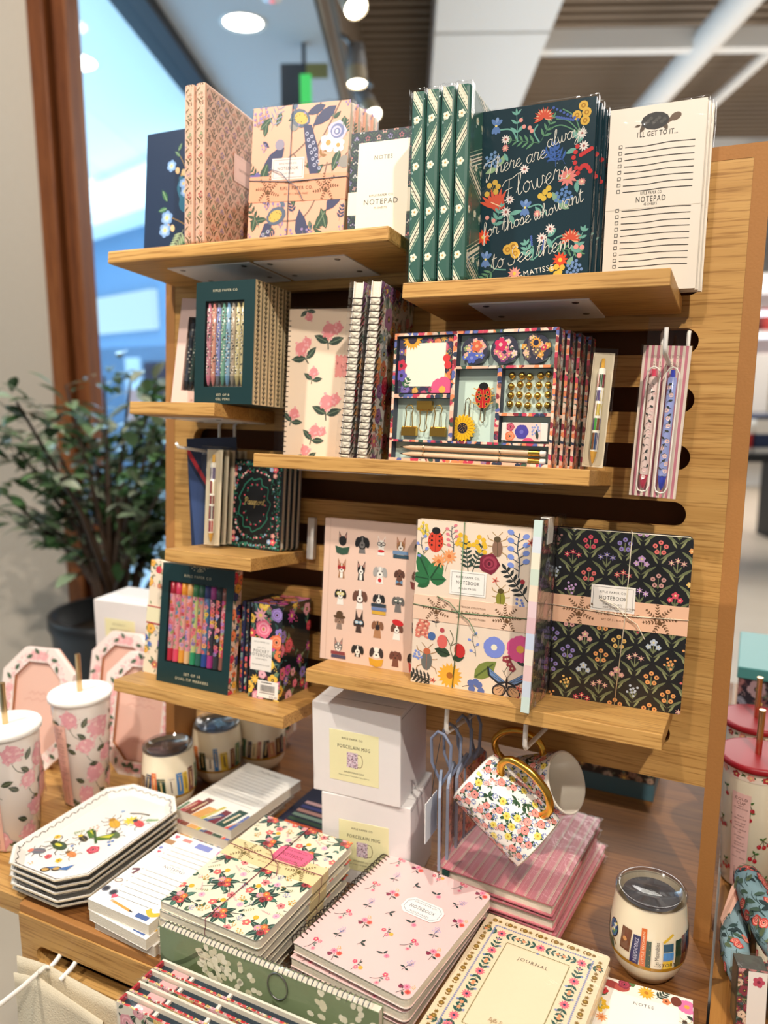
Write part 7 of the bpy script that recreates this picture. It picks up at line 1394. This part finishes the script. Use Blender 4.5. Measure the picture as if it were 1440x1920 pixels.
def art_hydcup(off):
    def f(A, R, H):
        rnd = random.Random(3)
        for i, (a, z, r) in enumerate(((-.120, .82, .016), (-.09, .5, .018), (-.06, .88, .013), (-.055, .36, .016), (-.030, .70, .014), (-.02, .12, .016), (.01, .88, .014), (.035, .62, .013), (.06, .78, .018), (.05, .35, .016), (.075, .5, .014), (.03, .14, .014), (.095, .2, .016), (.12, .9, .015), (.12, .6, .015), (-.09, .15, .014), (-.135, .3, .015))):
            x = a + off; r *= 1.22; A.puff(x, H * z, r, '#e6a4ac', '#f1c3c4', 3, 20)
            for q in range(14): b = rnd.random() * 2 * PI; d = r * math.sqrt(rnd.random()); A.line([(x + d * math.cos(b), H * z + d * math.sin(b)), (x + d * math.cos(b) + .002, H * z + d * math.sin(b) + .001)], .0006, '#c98490', 5)
            A.leaf(x + r * 1.2, H * z - r * .9, .020, .010, rnd.uniform(0, 70), '#4a4f3a', 4, '#7a8062'); A.leaf(x - r * 1.1, H * z - r * .8, .018, .009, rnd.uniform(110, 190), '#3d4433', 4, '#7a8062'); A.curve([(x, H * z - r), (x + r * .4, H * z - r * 1.7), (x + r * 1.2, H * z - r * 2.2)], .0009, '#5a5f48', 2)
        cup_label(A, -.012 + (0 if off == 0 else .004), H)
    return f
cold_cup(T(-.969, -.086, TZ) @ RZ(10), 'pink hydrangea cold cup with white lid, behind the insect trays', art_hydcup(0), '#f1e6de', '#fbf7f2', PGOLD, 'pink hydrangea cold cups')
cold_cup(T(-.975, -.226, TZ) @ RZ(22), 'pink hydrangea cold cup with white lid, cut off at the edge of the photo', art_hydcup(.02), '#f1e6de', '#fbf7f2', PGOLD, 'pink hydrangea cold cups')
t = thing('wine_tumbler', 'pink hydrangea tumbler with clear lid, half hidden between the two cold cups', 'tumbler', T(-1.047, -.158, TZ)); m = MB(); m.lathe([(.001, .001), (.026, .001), (.036, .012), (.041, .035), (.041, .06), (.037, .100)], 40, '#eeb4b2'); A = Art(m, lambda a, b, z: ((.041 + z) * math.sin(a / .041), -(.041 + z) * math.cos(a / .041), b), 0, None, .0012, .0001, .005)
for i in range(14): A.puff(-.12 + .018 * i, .03 + .02 * (i % 3), .009, '#e59aa4', '#f2bfc0', 1, 8); A.leaf(-.11 + .018 * i, .045 + .012 * (i % 3), .010, .005, i * 50, '#5a6048', 2)
m.build('body', PGLOSS, t); lid_smoke(t, .037, .100)
def art_cherry(off):
    def f(A, R, H):
        rnd = random.Random(8)
        def cherry(x, z, s, n, an):
            A.at(x, z, s, an); 
            for k in range(n):
                q = (k - (n - 1) / 2) * 1.1; A.curve([(q, -.9 + .3 * abs(q)), (q * .4, 0), (0, .6)], .13, '#4a4f2c', 3); A.disc(q, -1.1 + .3 * abs(q), .5, '#b3202e', 4, 12); A.disc(q - .15, -.95 + .3 * abs(q), .12, '#e0707a', 5, 6)
            A.leaf(0, .6, 1.0, .5, 30, '#4a7a3a', 4, '#2f5a2a'); A.leaf(0, .6, .9, .5, 140, '#3d6a33', 4, '#2f5a2a'); A.at(0, 0)
        for k in range(24): cherry(off + -.145 + .0235 * (k % 13) + (.012 if k > 12 else 0), H * (.12 + .25 * ((k * 5) % 4 / 1.3) * .36 + .0) + (H * .33 if k > 12 else 0), .0068, 1 + k % 3, (k * 37) % 50 - 25)
        for k in range(8): cherry(off - .14 + .037 * k, H * (.80 if k % 2 else .73), .0065, 1 + (k + 1) % 2, (k * 53) % 60 - 30)
        for k in range(46):
            a0 = -PI * R + 2 * PI * R * k / 46; A.poly([(a0, H * .925), (a0 + 2 * PI * R / 46, H * .925), (a0 + 2 * PI * R / 46, H * .998), (a0, H * .998)], '#efe0cf', 1)
            if k % 3 == 0: A.flower(a0, H * .962, .0052, 5, '#b8303c' if k % 2 else '#eda08f', '#f0d08a', k * 11, 3)
            else: A.leaf(a0, H * .958, .0075, .003, 30 + 110 * (k % 2), '#4a6a42', 2)
        cup_label(A, off * 0 - .004, H, '#5a3a3c', .026, '#eec4bd')
    return f
cold_cup(T(.0615, .163, TZ) @ RZ(-17), 'cherry print cold cup with red lid, nearer of two by the stand', art_cherry(0), '#f1ead0', '#9a0e1e', PGOLD, 'cherry print cold cups')
cold_cup(T(.0590, .292, TZ) @ RZ(-30), 'cherry print cold cup with red lid, behind the nearer one', art_cherry(.03), '#f1ead0', '#9a0e1e', PGOLD, 'cherry print cold cups')
# ------------------------------------------------------------------ hanging mugs and luggage tags
wire_hook('white wire hook holding the two gold handled mugs', P_(-.200, 0, .272), .125, .034, .003, .040); wire_hook('white wire hook holding the blue edged luggage tags', P_(-.302, 0, .272), .125, .034, .003, .040)
def art_rosa(A, R, H, n):
    rnd = random.Random(4); pts = []
    for i in range(1500):
        a, z = rnd.uniform(-PI, PI) * R, rnd.uniform(.004, H - .004)
        if all((a - x) ** 2 + (z - y) ** 2 > .0102 ** 2 for x, y in pts): pts.append((a, z))
    for i, (a, z) in enumerate(pts):
        k = i % 5; g = '#2f4a35'
        for q in range(5): A.leaf(a, z, rnd.uniform(.0065, .0095), .0032, rnd.random() * 360, g if q % 2 else '#3f5f42', 1)
        if k in (0, 1, 3): A.rose(a, z, .0042 if k else .005, ('#e88a80', '#f2ada2'), '#4a1f26', 3); A.rose(a + .006, z - .004, .0026, ('#f0b0a8', '#f6cfc6'), '#5a2a30', 3)
        elif k == 2: A.flower(a, z, .0046, 6, '#f0dc6a', '#c9a02f', 0, 3)
        for q in range(7): b = q * .9; A.disc(a - .006 + .0026 * math.cos(b), z + .0055 + .0026 * math.sin(b), .0010, '#7f8fc4', 2, 6)
        for q in range(3): A.disc(a + rnd.uniform(-.007, .007), z + rnd.uniform(-.007, .007), .0008, g, 2, 5)
def mug(lab, base, axis, hdir):
    ax = Vector(axis).normalized(); hx = Vector(hdir); hx = (hx - ax * hx.dot(ax)).normalized(); hy = ax.cross(hx); Mx = Matrix(((hx.x, hy.x, ax.x, base[0]), (hx.y, hy.y, ax.y, base[1]), (hx.z, hy.z, ax.z, base[2]), (0, 0, 0, 1)))
    t = thing('mug', lab, 'mug', Mx, 'rose print mugs'); R, H = .0395, .112; m = MB(); m.lathe([(.001, .001), (R - .006, .0005), (R - .001, .003), (R, .007), (R, H - .001)], 56, '#faf5ec')
    art_rosa(Art(m, lambda a, b, z: ((R + z) * math.cos(a / R), (R + z) * math.sin(a / R), b), 0, (-PI * R, .004, PI * R, H - .0015), .0002, .00006, .004), R, H, 0); m.build('body', PGLOSS, t)
    m = MB(); m.lathe([(R, H - .001), (R - .0015, H + .0006), (R - .003, H - .001), (R - .0035, .006), (.001, .0045)], 48, '#f7efe0'); m.build('inside', PGLOSS, t)
    m = MB(); P = [(R - .002, 0, .026), (R + .012, 0, .018), (R + .028, 0, .022), (R + .037, 0, .040), (R + .038, 0, .060), (R + .032, 0, .080), (R + .016, 0, .094), (R - .002, 0, .092)]; sm = smooth([(p[0], p[2]) for p in P], 5); m.tube([(a, 0, b) for a, b in sm], .0048, n=12); m.build('handle', GOLD, t)
mug('rose print mug with gold handle hanging in front, mouth tipped down', (-.2700, -.098, 1.0735), (.0935, -.012, -.066), (.060, -.030, .0935))
mug('rose print mug with gold handle hanging behind the front one, mouth facing out', (-.2580, -.006, 1.010), (.80, -.26, .40), (-.35, .02, .95))
def luggage_tag(x, y, yaw, lab):
    t = thing('luggage_tag', lab, 'luggage tag', T(x, y, 0) @ RZ(yaw), 'blue edged luggage tags'); w, z0, z1, th = .062, .955, 1.070, .0035
    P = [(-w / 2, z0), (w / 2, z0), (w / 2, z1 - .014), (w / 2 - .016, z1), (-w / 2 + .016, z1), (-w / 2, z1 - .014)]
    m = MB(); m.prism(P, -th / 2, th / 2, '#8f9ab0'); A = Art(m, face(-w / 2, -th / 2, z0), 0, (.004, .004, w - .004, z1 - z0 - .01)); A.rect(.004, .004, w - .004, z1 - z0 - .012, '#d79a80', 0); garden(A, w, z1 - z0, 60, .003, .005, ('#b8504a', '#e0a58a', '#c98a4a', '#7a4a4a'), ('#4a4a3a', '#6a5a44'), 5); m.build('floral_tag', PRINT, t)
    m = MB(); zt = 1.128; yy = .0; m.tube([(-.004, 0, z1 - .012), (-.010, -.012, z1 + .012), (-.009, -.013, zt - .012), (-.004, -.004, zt), (.004, .004, zt), (.009, .013, zt - .012), (.010, .012, z1 + .012), (.004, 0, z1 - .012)], .0021, '#737b92', n=6); m.build('strap', PRINT, t)
    return t
for k, (x, y, yaw, lb) in enumerate(((-.308, -.112, 109, 'foremost blue edged luggage tag on the hook, seen edge on'), (-.303, -.085, 101, 'second blue edged luggage tag on the hook'), (-.297, -.055, 92, 'third blue edged luggage tag on the hook, its pink flowers showing'), (-.290, -.030, 80, 'rearmost blue edged luggage tag on the hook'))): luggage_tag(x, y, yaw, lb)
t = thing('price_card', 'small white price card hanging beside the luggage tags', 'tag', T(-.318, -.118, .985)); m = MB(); m.box(-.001, .0, -.02, .02, 0, .055, '#e8e6e4'); m.build('card', PRINT, t); m = MB(); m.tube([(-.0005, 0, .053), (.004, .004, .10), (.010, .006, .142)], .0005, '#26262a', n=5); m.build('string', PRINT, t)
# ------------------------------------------------------------------ hydrangea picture frames
def art_frame(A, w, h):
    random.seed(11)
    for i in range(36):
        a = 2 * PI * i / 36; x, z = w * (.5 + .415 * math.cos(a)), h * (.5 + .44 * math.sin(a)); A.puff(x, z, .0105, '#eeb2b4', '#f6d2cf', 1, 12)
    for i in range(30): a = 2 * PI * (i + .5) / 30; A.leaf(w * (.5 + .43 * math.cos(a)), h * (.5 + .45 * math.sin(a)), .015, .0075, i * 71, '#46604a', 3, '#6f8668')
def photo_frame(lab, M, w=.150, h=.222, c=.044, group='pink hydrangea picture frames'):
    t = thing('picture_frame', lab, 'picture frame', M, group); e = .026; d = .012
    O = [(c, 0), (w - c, 0), (w, c), (w, h - c), (w - c, h), (c, h), (0, h - c), (0, c)]; I = [(c + e * .4, e), (w - c - e * .4, e), (w - e, c + e * .4), (w - e, h - c - e * .4), (w - c - e * .4, h - e), (c + e * .4, h - e), (e, h - c - e * .4), (e, c + e * .4)]
    m = MB(); vs = [(p[0], 0, p[1]) for p in O] + [(p[0], 0, p[1]) for p in I] + [(p[0], d, p[1]) for p in O] + [(p[0], d, p[1]) for p in I]; n = 8
    m.add(vs, [(i, (i + 1) % n, n + (i + 1) % n, n + i) for i in range(n)] + [(i, 2 * n + i, 2 * n + (i + 1) % n, (i + 1) % n) for i in range(n)] + [(2 * n + i, 3 * n + i, 3 * n + (i + 1) % n, 2 * n + (i + 1) % n) for i in range(n)], '#f4e6df'); m.add(vs, [(n + i, n + (i + 1) % n, 3 * n + (i + 1) % n, 3 * n + i) for i in range(n)], '#b97a4a')
    sub = MB(); A = Art(sub, face(0, 0, 0), 0, None); art_frame(A, w, h)           # keep only the print that lies on the rim
    for f, col in zip(sub.f, sub.c):
        cx = sum(sub.v[i][0] for i in f) / len(f); cz = sum(sub.v[i][2] for i in f) / len(f)
        ok = all(min(q[0], w - q[0]) > 0 and min(q[2], h - q[2]) > 0 and (min(q[0], w - q[0]) + min(q[2], h - q[2]) > c) and not (min(q[0], w - q[0]) > e and min(q[2], h - q[2]) > e and min(q[0], w - q[0]) - e + min(q[2], h - q[2]) - e > c - e * .6) for q in (sub.v[i] for i in f))
        if ok: m.v += [sub.v[i] for i in f]; k = len(m.v); m.f.append(list(range(k - len(f), k))); m.c.append(col); m.m.append(0); m.s.append(False)
    m.build('printed_rim', PRINT, t)
    m = MB(); m.prism(I, d * .6, d * .7, '#eec3b2'); A = Art(m, face(0, d * .6, 0)); [A.curve([(w * (.5 - .2 * q + .04 * q * i), h * z + .0022 * ((i * 7) % 3 - 1)) for i in range(11)], .0008, '#d79a8a', 2) for z, q in ((.62, .7), (.565, 1.0), (.27, .4))]; m.build('photo_insert', PGLOSS, t)
    m = MB(); m.prism(O, d, d + .004, '#d9a08a'); m.build('back_board', PRINT, t)
    m = MB(); m.add([(w * .4, d + .004, h * .6), (w * .6, d + .004, h * .6), (w * .6, d + .058, .016), (w * .4, d + .058, .016), (w * .4, d + .008, h * .6), (w * .6, d + .008, h * .6), (w * .6, d + .062, .016), (w * .4, d + .062, .016)], [(0, 1, 2, 3), (7, 6, 5, 4), (0, 4, 5, 1), (1, 5, 6, 2), (2, 6, 7, 3), (3, 7, 4, 0)], '#d9a08a'); m.build('easel_leg', PRINT, t)
photo_frame('pink hydrangea octagon picture frame behind the cut off cold cup', T(-1.215, -.075, TZ) @ RZ(12) @ RX(-14)); photo_frame('pink hydrangea octagon picture frame below the lowest shelf end', T(-1.025, -.008, TZ) @ RZ(8) @ RX(-14)); photo_frame('pink hydrangea octagon picture frame in front of the white mug boxes', T(-1.135, .062, TZ) @ RZ(4) @ RX(-13), .155, .226)
photo_frame('small pink picture frame in shadow behind the stand post', T(-.845, .200, TZ) @ RZ(15) @ RX(-12), .10, .15, .03)
t = thing('gift_box', 'flat dark floral box with blue edge, in shadow behind the stand', 'box', T(-.232, .318, TZ)); m = MB(); m.box(0, .146, 0, .12, 0, .032, '#4f7480', b=.001); m.build('blue_base', PRINT, t); m = MB(); m.box(-.001, .147, -.001, .121, .032, .072, '#3a3230', b=.001); garden(Art(m, face(-.001, -.001, .032), 0, (0, 0, .148, .04)), .148, .04, 20, .006, .011, ('#a89a8a', '#8a6a5a', '#9a7f6a', '#b5895a'), ('#5a5a4a', '#6f6a5a'), 5); m.build('floral_lid', PRINT, t)
t = thing('gift_box', 'dark floral box with teal lid behind the cherry cups', 'box', T(.030, .40, TZ)); m = MB(); m.box(0, .24, 0, .2, 0, .215, '#2a2230'); garden(Art(m, face(0, 0, 0), 0, (0, 0, .24, .215)), .24, .215, 50, .008, .016, ('#8a5a5a', '#6a4a5a', '#b0949a', '#7a7a8a'), ('#3f4a4a', '#5a5a52'), 15); m.build('floral_box', PRINT, t); m = MB(); m.box(-.003, .243, -.003, .203, .215, .235, '#4f9a98', b=.002); m.build('lid', PRINT, t)
# ------------------------------------------------------------------ right table: headbands and card packs
def headband(lab, pts, r, base, cols, seed):
    t = thing('headband', lab, 'headband', T(0, 0, 0), 'quilted floral headbands'); sm = []
    P3 = [pts[0]] + pts + [pts[-1]]
    for i in range(1, len(P3) - 2):
        for k in range(8):
            q = k / 8; sm.append(tuple(.5 * (2 * P3[i][j] + (P3[i + 1][j] - P3[i - 1][j]) * q + (2 * P3[i - 1][j] - 5 * P3[i][j] + 4 * P3[i + 1][j] - P3[i + 2][j]) * q * q + (3 * P3[i][j] - P3[i - 1][j] - 3 * P3[i + 1][j] + P3[i + 2][j]) * q ** 3) for j in range(3)))
    sm.append(tuple(pts[-1])); m = MB(); n = len(sm); rr = [r * (.55 + .45 * math.sin(PI * i / (n - 1)) ** .5) for i in range(n)]; m.tube(sm, rr, base, n=18)
    rnd = random.Random(seed); fl = list(range(len(m.f)))
    for _ in range(110):
        i = rnd.randrange(2, n - 3); p, q = Vector(sm[i]), Vector(sm[i + 1]); d = (q - p).normalized(); u = d.orthogonal().normalized(); w = d.cross(u); an = rnd.random() * 2 * PI; nr = u * math.cos(an) + w * math.sin(an); tg = d.cross(nr); c = p + nr * (rr[i] + .0006); A = Art(m, lambda a, b, z, c=c, d=d, tg=tg, nr=nr: tuple(c + d * a + tg * b + nr * (z - (a * a + b * b) / (2 * r) * .5)), 0, None, .0002)
        if rnd.random() < .3: A.rose(0, 0, r * .34, (rnd.choice(cols), '#e89a8a'), '#5a2a2a', 3)
        else: A.leaf(0, 0, r * .8, r * .34, rnd.random() * 360, rnd.choice(('#2f4a48', '#3f5a4a', '#24383a', '#5a6a4a')), 1); A.curve([(-r * .4, 0), (0, r * .1), (r * .5, 0)], .0007, '#2f4a48', 1)
    m.build('padded_band', PCLOTH, t)
headband('blue quilted floral headband lying across the others beside the cherry cup', [(.060, .098, TZ + .040), (.062, .070, TZ + .052), (.078, .010, TZ + .048), (.108, -.045, TZ + .040), (.150, -.08, TZ + .03)], .020, '#7f9ea6', ('#c9473f', '#b83a3a'), 1)
headband('blue quilted floral headband nearest the table edge', [(.060, .085, TZ + .018), (.050, .04, TZ + .018), (.048, -.010, TZ + .018), (.056, -.060, TZ + .018), (.072, -.088, TZ + .016)], .0165, '#86a3ab', ('#c9473f', '#d86a52'), 2)
headband('cream quilted floral headband under the blue ones', [(.085, .03, TZ + .018), (.088, -.02, TZ + .018), (.098, -.070, TZ + .018), (.112, -.080, TZ + .016)], .0150, '#e6d9c0', ('#b8343a', '#a83a44'), 3)
headband('cream quilted floral headband beyond the crossing blue one', [(.115, .085, TZ + .03), (.112, .05, TZ + .045), (.130, .0, TZ + .046), (.165, -.03, TZ + .035)], .0165, '#eadfc6', ('#d9806a', '#e0a07a'), 4)
t = thing('paper_tag', 'folded pink paper tag tied to the quilted headbands', 'tag', T(0, 0, 0)); m = MB(); P = [(.058, .088, TZ + .066), (.040, .055, TZ + .050), (.030, .012, TZ + .030), (.034, .006, TZ + .022), (.046, .040, TZ + .036), (.064, .080, TZ + .062)]; m.add(P + [(p[0] + .0004, p[1], p[2] + .0008) for p in P], [list(range(6)), list(range(11, 5, -1))] + [(i, (i + 1) % 6, 6 + (i + 1) % 6, 6 + i) for i in range(6)], '#d9a994'); m.build('folded_card', PRINT, t)
def card_pack(lab, x, y, w, h, d, seed):
    t = thing('card_pack', lab, 'card pack', T(x, y, TZ) @ RZ(14) @ RX(-6), 'clear boxed card packs'); m = MB(); m.box(.002, w - .002, .002, d - .002, .001, h - .002, '#3a4038'); A = Art(m, face(.002, .002, .001), 0, (0, 0, w - .004, h - .003)); garden(A, w - .004, h, 26, .004, .007, ('#c98a8a', '#e0c0a8', '#8a3a4a'), DL_, seed); A.rect(w * .30, .0, w, h * .93, '#f8f2ec', 9); A.flower(w * .62, h * .78, .0065, 5, '#c9506a', '#8a2f4a', 0, 11); m.build('cards', PRINT, t); m = MB(); m.box(0, w, 0, d, 0, h, b=.0008); m.build('clear_box', CLEARP, t)
card_pack('clear boxed card pack with pink flower, shorter one by the headbands', .052, -.135, .034, .075, .03, 3); card_pack('clear boxed card pack, taller one at the corner of the photo', .092, -.120, .07, .095, .04, 4)
# ------------------------------------------------------------------ bin in front of the table
def art_greenhyd(A, w, h):
    for (x, z, l, a) in ((.10, .82, .10, 200), (.30, .95, .13, 235), (.34, .70, .12, 265), (.12, .5, .12, 120), (.55, .85, .14, 300), (.70, .6, .12, 250), (.85, .5, .13, 290), (.45, .3, .12, 330), (.22, .3, .1, 200), (.6, .35, .11, 200)): A.leaf(w * x, h * z, l, l * .36, a, '#66744f', 1, '#8d9a72'); A.leaf(w * x + .004, h * z - .004, l * .9, l * .2, a + 12, '#546243', 2)
    A.curve([(w * .02, h * .8), (w * .12, h * .86), (w * .24, h * .98)], .005, '#556245', 2)
    rnd = random.Random(9)
    for (x, z, r) in ((.36, .80, .040), (.27, .93, .022), (.47, .66, .028), (.58, .50, .032), (.86, .84, .045), (.94, .66, .034), (.74, .58, .030), (.2, .35, .03)):
        for i in range(52):
            a, q = rnd.random() * 2 * PI, r * math.sqrt(rnd.random()); A.ell(w * x + q * math.cos(a), h * z + q * math.sin(a) * 1.1, .0046, .0034, rnd.choice(('#e9e3c8', '#dcd6b6', '#f0ead2')), 3, math.degrees(a), 8)
M = T(-.573, -.352, .690) @ RZ(-.5) @ RX(-1); t = thing('wall_calendar', 'sage green hydrangea print wire bound pad standing at the front of the table', 'notebook', M); gw_, gh_ = .292, .240
book(t, gw_, gh_, .011, '#7d8d68', art_greenhyd, .0, .0008, .001, spine=False); coil(t, gw_ - .012, .0052, .0062, .0007, axis='x', x=gh_ - .001, y=.0055, z0=.006, double=True, col='#c9c9c6', mat=CHROME); m = MB(); m.tube([(.168 + .013 * math.cos(2 * PI * i / 20), -.001, gh_ - .016 + .016 * math.sin(2 * PI * i / 20)) for i in range(20)], .0008, closed=True, n=6); m.build('hanging_ring', CHROME, t); sleeve(t, 0, gw_, 0, .011, 0, gh_ + .004, pucker=.004)
def folio(k, lab):
    t = thing('hardback_folio', lab, 'notebook', T(-.560 - .0008 * k, -.3745 - .0188 * k, .690) @ RZ(-.8), 'floral hardback folios in the front ledge'); w, h, d = .245, .2085 + .001 * (k % 2), .0165; m = MB()
    for y0, y1 in ((0, .0028), (d - .0028, d)): m.box(0, w, y0, y1, 0, h, '#efe4d0')
    A = Art(m, face(0, 0, 0), 0, (0, 0, w, h)); garden(A, w, h * 1.0, 70, .006, .012, ('#c9343a', '#e8a0a8', '#e8c070', '#d9604a'), ('#2f4a38', '#4a6a4a', '#24382f'), 21); garden(Art(m, lambda a, b, z: (a, b, h + z), 0, (.001, 0, w, .0028)), w, .0028, 60, .0018, .0034, ('#c9343a', '#e8a0a8', '#e8c070'), ('#2f4a38', '#4a6a4a'), 2); garden(Art(m, lambda a, b, z: (a, d - .0028 - z * -1, b), 0, None), .0001, .0001, 1, .0001, .0002, ('#c9343a',), ('#2f4a38',), 1)
    m.box(0, .0028, .0028, d - .0028, 0, h, '#b8343a'); m.build('cover', PGLOSS, t); m = MB(); m.box(.0028, w - .003, .0028, d - .0028, .003, h - .006, '#1d2c36'); m.build('lining', PRINT, t)
    m = MB(); m.box(.020, .042, .004, .012, h - .006, h - .004, '#e9a9a6'); m.box(.046, .050, .004, .012, h - .006, h - .003, '#efe0d4'); m.box(.10, .104, .004, .012, h - .006, h - .003, '#efe0d4'); m.build('divider_tab', PRINT, t); sleeve(t, 0, w, 0, d, 0, h, pucker=.005)
for k, lb in enumerate(('floral hardback folio touching the sage green hydrangea pad', 'second floral hardback folio out from the sage green hydrangea pad', 'third floral hardback folio out from the sage green hydrangea pad', 'outermost floral hardback folio of the four')): folio(k, lb)
t = thing('display_hook', 'white wire hook in the front slot carrying the canvas bag', 'hook', T(-.7725, TF, .8), 'white wire display hooks'); m = MB()
m.tube([(.004, .018, .005), (.004, -.004, .008), (.003, -.014, .002), (.0, -.020, -.0015), (-.004, -.024, .001), (-.003, -.06, .0), (-.004, -.20, .004)], .0032, n=10); m.build('arm', WHITEM, t); m = MB(); m.tube([(.032, .018, .006), (.032, -.002, .008), (.031, -.012, .002), (.026, -.026, -.006)], .0032, n=10); m.build('stub', WHITEM, t)
CANV = plain('cotton_canvas', '#dccfb4', .9, bump=.5, scale=420, var=.05)
t = thing('tote_bag', 'natural cotton tote bag hanging from the white hook at the table front', 'bag', T(-.7725, -.350, .8)); 
def drape(name, x0, x1, top, y0, amp, ph):
    m = MB(); nx, nz = 34, 20; vs = []; fs = []
    for j in range(nz + 1):
        for i in range(nx + 1):
            u, v = i / nx, j / nz; x = x0 + (x1 - x0) * u; zt = top(x); z = zt - v * .36; y = y0 + amp * v ** .6 * math.sin(u * 9 + ph + v * 1.5) - .02 * v * math.sin(PI * u)
            vs.append((x - .02 * v * (1 - u) + .01 * v * u, y, z))
    o = len(vs); vs += [(a, b + .0016, c) for a, b, c in vs]
    for j in range(nz):
        for i in range(nx): a = j * (nx + 1) + i; q = (a, a + 1, a + nx + 2, a + nx + 1); fs += [q[::-1], tuple(k + o for k in q)]
    for i in range(nx): fs.append((i, i + 1, i + 1 + o, i + o))
    m.add(vs, fs, smooth=True); return m.build(name, CANV, t)
drape('back_panel', -.062, .150, lambda x: .002 - .055 * abs(x) ** .8 - .05 * max(0, -x - .03), .004, .005, 0)
drape('front_panel', -.050, .110, lambda x: -.004 - .16 * abs(x) ** .9, -.012, .010, 1.2)
m = MB(); m.tube([(0, -.012, -.004), (.003, -.014, .008), (.001, -.014, -.004)], .0012, n=6); m.lathe([(.0075, -.001), (.009, 0), (.0075, .001), (.0065, 0), (.0075, -.001)], 20, cx=-.002, cy=-.004, cz=.001); m.build('clear_ring', CLEARP, t)
